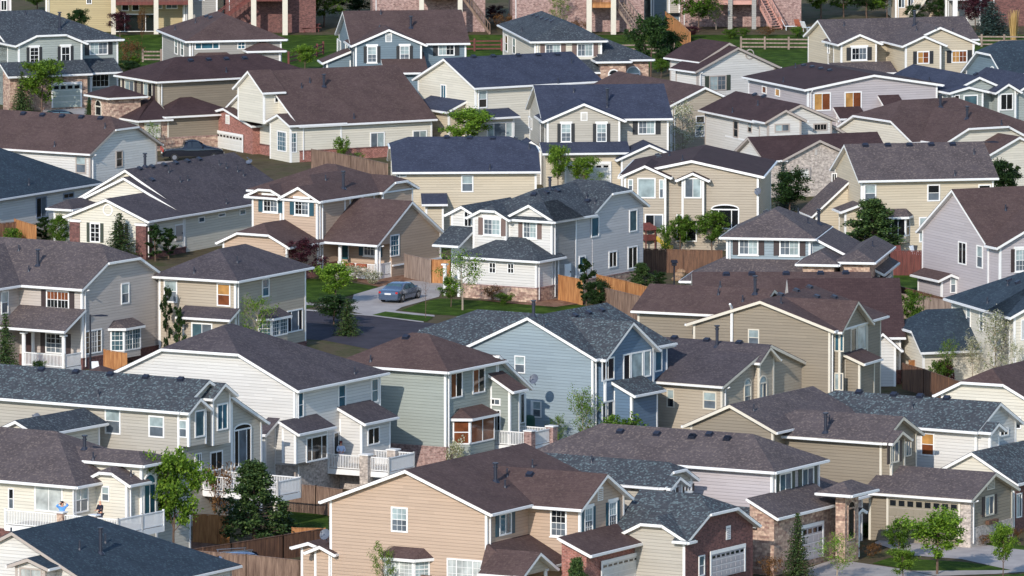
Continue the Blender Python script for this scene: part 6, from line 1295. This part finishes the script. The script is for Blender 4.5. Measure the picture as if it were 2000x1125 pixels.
    for s in (-1, 1):
        t = MB(); t.box(-L * .497, -L * .47, s * hw * .9 - .18 * (s > 0) , s * hw * .9 + .18 * (s < 0), .70, .84) if style == "sedan" else t.box(-L * .503, -L * .49, s * hw * .86 - .07, s * hw * .86 + .07, .8, 1.15); t.build("taillight", "taillight", root)
        t = MB(); t.box(L * .47, L * .497, s * hw * .72 - .15, s * hw * .72 + .15, .6, .72); t.build("headlight", "lamp_glass", root)
        t = MB(); t.box(X1 - .35, X1 - .2, s * (hw + .02) - .08, s * (hw + .02) + .08, belt + .02, belt + .15); t.build("mirror", col, root)
    p = MB(); p.box(-L * .512, -L * .495, -.26, .26, .62, .74); p.build("number_plate", "lamp_glass", root); p = MB(); p.box(-L * .505, -L * .48, -hw * .9, hw * .9, .30, .42); p.build("bumper", col if style == "sedan" else "plastic_black", root)
    if style == "suv":
        for s in (-1, 1): r_ = MB(); r_.bar((-L * .36, s * hw * .6, 1.86), (L * .08, s * hw * .6, 1.86), .05); r_.bar((-L * .34, s * hw * .6, 1.72), (-L * .34, s * hw * .6, 1.86), .05); r_.bar((L * .06, s * hw * .6, 1.72), (L * .06, s * hw * .6, 1.86), .05); r_.build("roof_rail", "rim", root)
    return root
Z(16); g = on_ground(zx(1085), zy(595)); car("silver_car", "silver four-door car parked on the concrete driveway, seen from behind", g + Vector((0, 0, .04)), radians(66), "paint_silver", L=4.4)
Z(6); g = on_ground(zx(1410), zy(425)); car("pickup_truck", "dark navy pickup truck in front of the red brick garage", g + Vector((0, 0, .04)), radians(8), "paint_navy", "pickup", 5.3, 1.85, cat="truck")
Z(1); car("blue_car", "blue car roof at the far left behind the brown ridge", on_ground(zx(90), zy(930)), radians(15), "paint_blue"); car("navy_car", "dark navy car behind the bright tree on the sage driveway", on_ground(zx(440), zy(920)), radians(8), "paint_navy")
Z(23); car("blue_suv", "light blue car with roof rails cut by the bottom edge", on_ground(zx(750), zy(1150)), radians(25), "paint_lightblue", "suv")
Z(15); car("white_car", "white car inside the open tan garage", on_ground(zx(1330), zy(330)), radians(60), "paint_white")
# ================================================================== street lamps
def lamp(label, x, ytop, hgt, arm=1.35):
    p = on_ground(zx(x), zy(ytop), hgt); O = Vector((p.x, p.y, p.z - hgt)); r = empty("street_lamp", O, 0, label, "street lamp", "street lamps"); mb = MB(); mb.tube((0, 0, -.2), (0, 0, hgt), .09, .055, 10); mb.tube((0, 0, 0), (0, 0, .5), .15, .13, 10); mb.build("pole", "metal_dark", r)
    mb = MB(); mb.bar((0, 0, hgt - .1), (.35, 0, hgt - .06), .07); V, Fc = [], []
    prof = [(.25, .06, .03), (.45, .16, .07), (.8, .2, .1), (1.1, .14, .06), (1.25, .04, .02)]
    for i in range(len(prof) - 1):
        (x0, w0, h0), (x1, w1, h1) = prof[i], prof[i + 1]; z = hgt - .08
        for s in (-1, 1): mb.poly([(x0, 0, z + h0), (x1, 0, z + h1), (x1, s * w1, z - .03), (x0, s * w0, z - .03)]); 
        mb.poly([(x0, -w0, z - .03), (x1, -w1, z - .03), (x1, w1, z - .03), (x0, w0, z - .03)])
    mb.build("lamp_head", "metal_dark", r)
Z(19); lamp("dark street lamp rising in front of the lilac-grey house", 826, 68, 6.2)
Z(10); lamp("dark street lamp above the butter yellow house's right end", 1504, 448, 6.2)
# ================================================================== satellite dishes on the houses
def dish(house, zi, x, y, d=.6, off=.25, aim=(-.5, -.8, .45)):
    Z(zi); h = [q for q in HOUSES if house in q.label][0]; polys = h.roofs + h.walls; c = h.cast(zx(x), zy(y), polys)
    if c is None:
        best = None; dr = ray(zx(x), zy(y))
        for f in polys:
            m = sum(f, Vector()) / len(f); t = (m - CP).dot(dr); e = min((CP + dr * ((v - CP).dot(dr)) - v).length for v in f)
            if best is None or e < best[0]: v = min(f, key=lambda v: (CP + dr * ((v - CP).dot(dr)) - v).length); best = (e, CP + dr * ((v - CP).dot(dr)))
        p = best[1]
    else: p = c[1] + c[2] * off
    R = Matrix.Rotation(-h.phi, 4, 'Z'); lp = R @ (p - h.O); ax = (R @ Vector(aim)).normalized(); xx = ax.orthogonal().normalized(); yy = ax.cross(xx); mb = MB(); n = 16
    for i in range(n):
        a, b = 2 * pi * i / n, 2 * pi * (i + 1) / n
        for (r0, r1) in ((0, .55), (.55, 1)):
            q = [lp + (xx * cos(t) + yy * sin(t)) * rr * d / 2 - ax * .09 * (1 - rr * rr) for (t, rr) in ((a, r0), (b, r0), (b, r1), (a, r1))]
            mb.poly(q if r0 > 0 else [q[0], q[2], q[3]])
    mb.bar(lp - ax * .1, lp - ax * .25 - Vector((0, 0, .35)), .04); mb.bar(lp - yy * d * .45, lp + ax * .38, .025); mb.bar(lp + ax * .36, lp + ax * .46, .07); mb.build("satellite_dish", "dishgrey", h.root)
flat("dishgrey", SR(92, 98, 110), .5); flat("dishwhite", (.6, .62, .66), .4)
dish("mint green", 22, 1508, 375, .7); dish("greige two-storey", 19, 350, 1005, .62); dish("sand-coloured house back", 12, 845, 60, .6); dish("peach-tan", 24, 145, 778, .7); dish("cream two-storey house with navy roof", 2, 1608, 828, .5); dish("long cream single", 6, 1815, 452, .55, aim=(-.3, -.5, .8))
# ================================================================== deck and yard objects
flat("fabric_green", SR(20, 62, 52), .8); flat("fabric_grey", SR(112, 116, 130), .8); flat("plastic_white", (.7, .7, .7), .5); flat("plastic_yellow", SR(196, 166, 70), .4); flat("terracotta", SR(150, 82, 56), .8); flat("skin", SR(206, 150, 124), .6); flat("shirt_blue", SR(92, 150, 214), .8); flat("shirt_pale", SR(176, 186, 208), .8); flat("sweater_navy", SR(22, 26, 44), .9); flat("trousers", SR(60, 62, 76), .9); flat("trousers_pale", SR(176, 180, 196), .9); flat("hair_dark", SR(34, 24, 20), .8); flat("cap_red", SR(150, 30, 36), .8)
def covered_grill(label, p, mat, w=1.3, hh=1.1, ang=.9):
    r = empty("grill_cover", p, ang, label, "grill"); V, Fc = [], []; n = 14; sec = [(0, 1), (.75, 1.02), (.95, .92), (1.02, .6), (1.05, .0)]
    for z, s in sec:
        for i in range(n): a = 2 * pi * i / n; V.append(Vector((cos(a) * w / 2 * s * (1 + .03 * (i % 2)), sin(a) * w * .3 * s * (1 + .04 * ((i + 1) % 2)), z * hh)))
    for k in range(len(sec) - 1):
        for i in range(n): j = (i + 1) % n; Fc.append((k * n + i, k * n + j, (k + 1) * n + j, (k + 1) * n + i))
    new_obj("cover", V, Fc, mat, r, smooth=True); mb = MB(); mb.tube((-w * .35, 0, -.02), (-w * .35, 0, .12), .07, .07, 8); mb.build("wheel", "tyre", r); mb = MB(); mb.tube((w * .35, 0, -.02), (w * .35, 0, .12), .07, .07, 8); mb.build("wheel", "tyre", r)
Z(22); z = H32.g + D32[2]; p = on_z(zx(1465), zy(775), z); covered_grill("dark green covered grill on the mint house deck", p, "fabric_green", 1.25, 1.2)
Z(21); z = H31.g + D31[2]; p = on_z(zx(1700), zy(1000), z); covered_grill("grey covered grill on the deck near the person in a cap", p, "fabric_grey", 1.5, 1.15)
def chair(label, p, ang, mat, group="garden chairs", s=1.0, lounge=False):
    r = empty("lounge_chair" if lounge else "garden_chair", p, ang, label, "chair", group); r.scale = (s, s, s)
    L_ = 1.2 if lounge else .5
    mb = MB(); mb.box(-.28, .28, -L_ / 2, L_ / 2, .38, .43); mb.build("seat", mat, r); mb = MB(); mb.obox(Vector((-.28, L_ / 2, .42)), Vector((.56, 0, 0)), Vector((0, .35, .65)), Vector((0, .05, -.02))); mb.build("backrest", mat, r)
    for sx in (-1, 1):
        for sy in (-1, 1): mb = MB(); mb.bar((sx * .24, sy * L_ * .42, 0), (sx * .24, sy * L_ * .42, .4), .045); mb.build("leg", mat, r)
        if not lounge: mb = MB(); mb.bar((sx * .29, -L_ / 2, .62), (sx * .29, L_ / 2 + .1, .62), .05); mb.bar((sx * .29, -L_ / 2 + .03, .4), (sx * .29, -L_ / 2 + .03, .62), .04); mb.build("armrest", mat, r)
Z(19); chair("white chair leaning by the dark red brick wall", on_ground(zx(893), zy(640)), .4, "plastic_white")
Z(13); chair("dark red wooden chair left of the patio pine", on_ground(zx(735), zy(690)), .3, "redwood"); chair("dark patio chair beside the butter yellow bay window", on_ground(zx(845), zy(690)), -.4, "plastic_black"); chair("pale patio chair near the patio sliding door", on_ground(zx(900), zy(690)), .9, "plastic_white")
Z(4); chair("white lounge chair on the far patio", on_ground(zx(1310), zy(290)), 2.4, "plastic_white", lounge=True); chair("red chair on the far patio by the brick wall", on_ground(zx(1225), zy(280)), .5, "terracotta"); chair("pale cushioned lounge on the far patio left of the red chair", on_ground(zx(1150), zy(278)), 1.6, "plastic_white", lounge=True); chair("small red chair nearest the pink stairs", on_ground(zx(1060), zy(262)), .3, "terracotta")
Z(29); chair("brown chair at the top of the blue house's white stairs", on_z(zx(1068), zy(905), H33.g + D33), .3, "dkwood")
Z(2); O = on_ground(zx(585), zy(232)); r = empty("picnic_table", O, .2, "dark red picnic table behind the lawn at the top", "picnic table"); mb = MB(); mb.box(-.95, .95, -.38, .38, .72, .77); mb.build("tabletop", "redwood", r)
for s in (-1, 1):
    mb = MB(); mb.box(-.95, .95, s * .7 - .13, s * .7 + .13, .42, .46); mb.build("bench_seat", "redwood", r); mb = MB(); mb.bar((s * .7, -.75, 0), (s * .7, -.2, .72), .08); mb.bar((s * .7, .75, 0), (s * .7, .2, .72), .08); mb.bar((s * .7, -.75, .4), (s * .7, .75, .4), .08); mb.build("leg_frame", "redwood", r)
# play house with slide
Z(11); O = on_ground(zx(1558), zy(525)); r = empty("playhouse", O, .5, "wooden playhouse with yellow slide behind the white house", "playhouse"); mb = MB()
for sx in (-.6, .6):
    for sy in (-.6, .6): q = MB(); q.box(sx - .06, sx + .06, sy - .06, sy + .06, 0, 2.3); q.build("post", "redwood", r)
mb.box(-.7, .7, -.7, .7, 1.15, 1.22); mb.build("platform", "redwood", r); mb = MB(); mb.box(-.66, .66, -.68, -.64, 1.2, 1.8); mb.box(-.68, -.64, -.66, .66, 1.2, 1.8); mb.build("side_board", "redwood", r)
mb = MB(); mb.poly([(-.8, -.8, 2.25), (.8, -.8, 2.25), (.8, 0, 3.0), (-.8, 0, 3.0)]); mb.poly([(-.8, .8, 2.25), (-.8, 0, 3.0), (.8, 0, 3.0), (.8, .8, 2.25)]); mb.poly([(-.75, -.75, 2.25), (-.75, 0, 2.95), (-.75, .75, 2.25)]); mb.poly([(.75, -.75, 2.25), (.75, .75, 2.25), (.75, 0, 2.95)]); mb.build("roof", "redwood", r)
mb = MB(); pts = [(.6, -.2, 1.3), (1.1, -.35, 1.25), (1.5, -.5, .95), (1.75, -.9, .55), (2.0, -1.3, .3), (2.4, -1.5, .25)]
for i in range(5): mb.tube(pts[i], pts[i + 1], .36, .36, 12, caps=False)
mb.build("slide", "plastic_yellow", r, smooth=True); r.scale = (.7, .7, .75)
# lantern post with bird house
O = on_ground(zx(1750), zy(800)); r = empty("bird_house", O, .2, "dark bird house on a tall post by the boulder row", "bird house"); mb = MB(); mb.box(-.05, .05, -.05, .05, 0, 1.75); mb.build("post", "metal_dark", r); mb = MB(); mb.box(-.16, .16, -.16, .16, 1.75, 2.0); mb.build("box", "metal_dark", r)
mb = MB(); mb.poly([(-.24, -.24, 1.98), (.24, -.24, 1.98), (.24, 0, 2.2), (-.24, 0, 2.2)]); mb.poly([(-.24, .24, 1.98), (-.24, 0, 2.2), (.24, 0, 2.2), (.24, .24, 1.98)]); mb.build("roof", "metal_dark", r)
# boulders edging the terrace
def boulder(label, x, y, s):
    O = on_ground(zx(x), zy(y)); rt.seed(int(x * 7 + y)); V, Fc = [], []; n = 9
    for k, (zz, rr) in enumerate(((-.1, .8), (.25, 1), (.6, .8), (.8, .35))):
        for i in range(n): a = 2 * pi * i / n; q = rr * rt.uniform(.82, 1.15); V.append(Vector((cos(a) * q * s, sin(a) * q * s * .8, zz * s)))
    for k in range(3):
        for i in range(n): j = (i + 1) % n; Fc.append((k * n + i, k * n + j, (k + 1) * n + j, (k + 1) * n + i))
    Fc.append(tuple(range(3 * n, 4 * n))); o = new_obj("boulder", V, Fc, "rock"); o.location = O; tag(o, label, "rock", "boulders stepping down beside the bird house")
flat("rock", SR(150, 122, 96), .9, noise=.3, nscale=4)
Z(12)
for (x, y, s) in ((245, 660, .42), (222, 690, .4), (200, 722, .45), (182, 752, .4), (160, 780, .42), (142, 812, .42), (122, 845, .45), (102, 880, .42)): boulder("tan boulder in the row stepping down beside the bird house", x, y, s)
# planter on the porch balustrade
Z(7); h24 = [q for q in HOUSES if "teal shutters, porch" in q.label][0]
for x in (868, 960): b = h24.solve_b(zx(x), -.2, 1.1); h24.box("flower_box", "terracotta", -.28, -.08, b - .45, b + .45, .95, 1.18)
# ================================================================== people
def skin_mesh(name, V, E, R, mat, parent, lv=1):
    me = bpy.data.meshes.new(name); me.from_pydata([tuple(v) for v in V], E, []); o = bpy.data.objects.new(name, me); COL.objects.link(o); sk = o.modifiers.new("s", 'SKIN'); sk.use_smooth_shade = True
    for i, r in enumerate(R): me.skin_vertices[0].data[i].radius = (r, r)
    me.skin_vertices[0].data[0].use_root = True; ss = o.modifiers.new("u", 'SUBSURF'); ss.levels = lv; ss.render_levels = lv
    dg = bpy.context.evaluated_depsgraph_get(); nm = bpy.data.meshes.new_from_object(o.evaluated_get(dg)); bpy.data.objects.remove(o); nm.materials.clear(); nm.materials.append(MATS[mat]); q = bpy.data.objects.new(name, nm); COL.objects.link(q); q.parent = parent; return q
def person(label, p, ang, shirt, pants, arms, hair=None, cap=None, hgt=1.75):
    r = empty("person", p, ang, label, "person"); s = hgt / 1.75; r.scale = (s, s, s)      # faces local -y
    V = [(0, 0, .95), (0, 0, 1.15), (0, 0, 1.35), (0, .01, 1.48), (0, 0, 1.56), (0, -.015, 1.64), (0, 0, 1.71)]; E = [(i, i + 1) for i in range(6)]; R = [.14, .125, .145, .06, .062, .095, .06]
    def add(v, k, rad): V.append(v); R.append(rad); E.append((k, len(V) - 1)); return len(V) - 1
    nose = add((0, -.115, 1.62), 5, .018)
    for sx in (-1, 1):
        a = add((sx * .10, 0, .88), 0, .09); k = add((sx * .11, -.01, .48), a, .06); f = add((sx * .115, .02, .08), k, .042); add((sx * .12, -.13, .04), f, .035)
        sh = add((sx * .19, 0, 1.40), 2, .06); el, ha = arms[0 if sx < 0 else 1]; e = add(el, sh, .042); w = add(ha, e, .03); d = (Vector(ha) - Vector(el)).normalized(); sd = d.cross(Vector((0, 0, 1))).normalized() if abs(d.z) < .9 else Vector((1, 0, 0)); pl = add(tuple(Vector(ha) + d * .06), w, .03)
        add(tuple(Vector(ha) + d * .05 + sd * .055), pl, .01)
        for q in range(4): kn = add(tuple(Vector(ha) + d * .10 + sd * (.03 - .02 * q)), pl, .011); add(tuple(Vector(ha) + d * (.15 + .012 * (1 - abs(q - 1.5))) + sd * (.034 - .023 * q) - Vector((0, 0, .01))), kn, .009)
    skin_mesh("body", V, E, R, "skin", r, 2)
    V = [(0, 0, .92), (0, 0, 1.12), (0, 0, 1.34), (0, .01, 1.44)]; E = [(0, 1), (1, 2), (2, 3)]; R = [.165, .15, .17, .09]
    for i, sx in enumerate((-1, 1)): el, ha = arms[i]; V.append((sx * .2, 0, 1.40)); R.append(.078); E.append((2, len(V) - 1)); V.append(tuple(Vector(el))); R.append(.062); E.append((len(V) - 2, len(V) - 1)); V.append(tuple(Vector(el).lerp(Vector(ha), .75))); R.append(.05); E.append((len(V) - 2, len(V) - 1))
    skin_mesh("shirt", V, E, R, shirt, r, 2); V = [(0, 0, .95)]; E = []; R = [.16]
    for sx in (-1, 1): k = len(V); V += [(sx * .1, 0, .86), (sx * .11, -.01, .48), (sx * .115, .02, .1)]; R += [.108, .078, .06]; E += [(0, k), (k, k + 1), (k + 1, k + 2)]
    skin_mesh("trousers", V, E, R, pants, r, 2)
    if hair: V = [(0, .02, 1.66), (0, .0, 1.73), (0, .05, 1.60)]; skin_mesh("hair", V, [(0, 1), (0, 2)], [.105, .07, .08], hair, r, 2)
    if cap: V = [(0, .01, 1.69), (0, 0, 1.745)]; skin_mesh("cap", V, [(0, 1)], [.108, .07], cap, r, 2); mb = MB(); mb.box(-.07, .07, -.2, -.08, 1.68, 1.70); mb.build("cap_visor", cap, r)
Z(20); zf = H45.g + D45[1]
p = on_z(zx(455), zy(598), zf + 1.72); person("person in a blue shirt with both hands at the head on the white deck", Vector((p.x, p.y, zf)), .4, "shirt_blue", "trousers", [((-.42, -.06, 1.5), (-.2, -.08, 1.66)), ((.40, -.06, 1.52), (.16, -.1, 1.68))], hair="hair_dark", hgt=1.7)
p = on_z(zx(735), zy(587), zf + 1.76); person("bald person in a dark navy sweater at the right end of the long white deck", Vector((p.x, p.y, zf)), -.9, "sweater_navy", "trousers", [((-.26, -.08, 1.14), (-.12, -.28, 1.12)), ((.26, -.06, 1.14), (.10, -.28, 1.16))], hgt=1.76)
Z(21); zf = H31.g + D31[2]; p = on_z(zx(1338), zy(853), zf + 1.75); person("person in a red cap and pale shirt standing by the patio door on the deck", Vector((p.x, p.y, zf)), .3, "shirt_pale", "trousers_pale", [((-.27, -.05, 1.14), (-.1, -.27, 1.1)), ((.27, -.05, 1.14), (.08, -.28, 1.08))], hair="hair_dark", cap="cap_red", hgt=1.75)
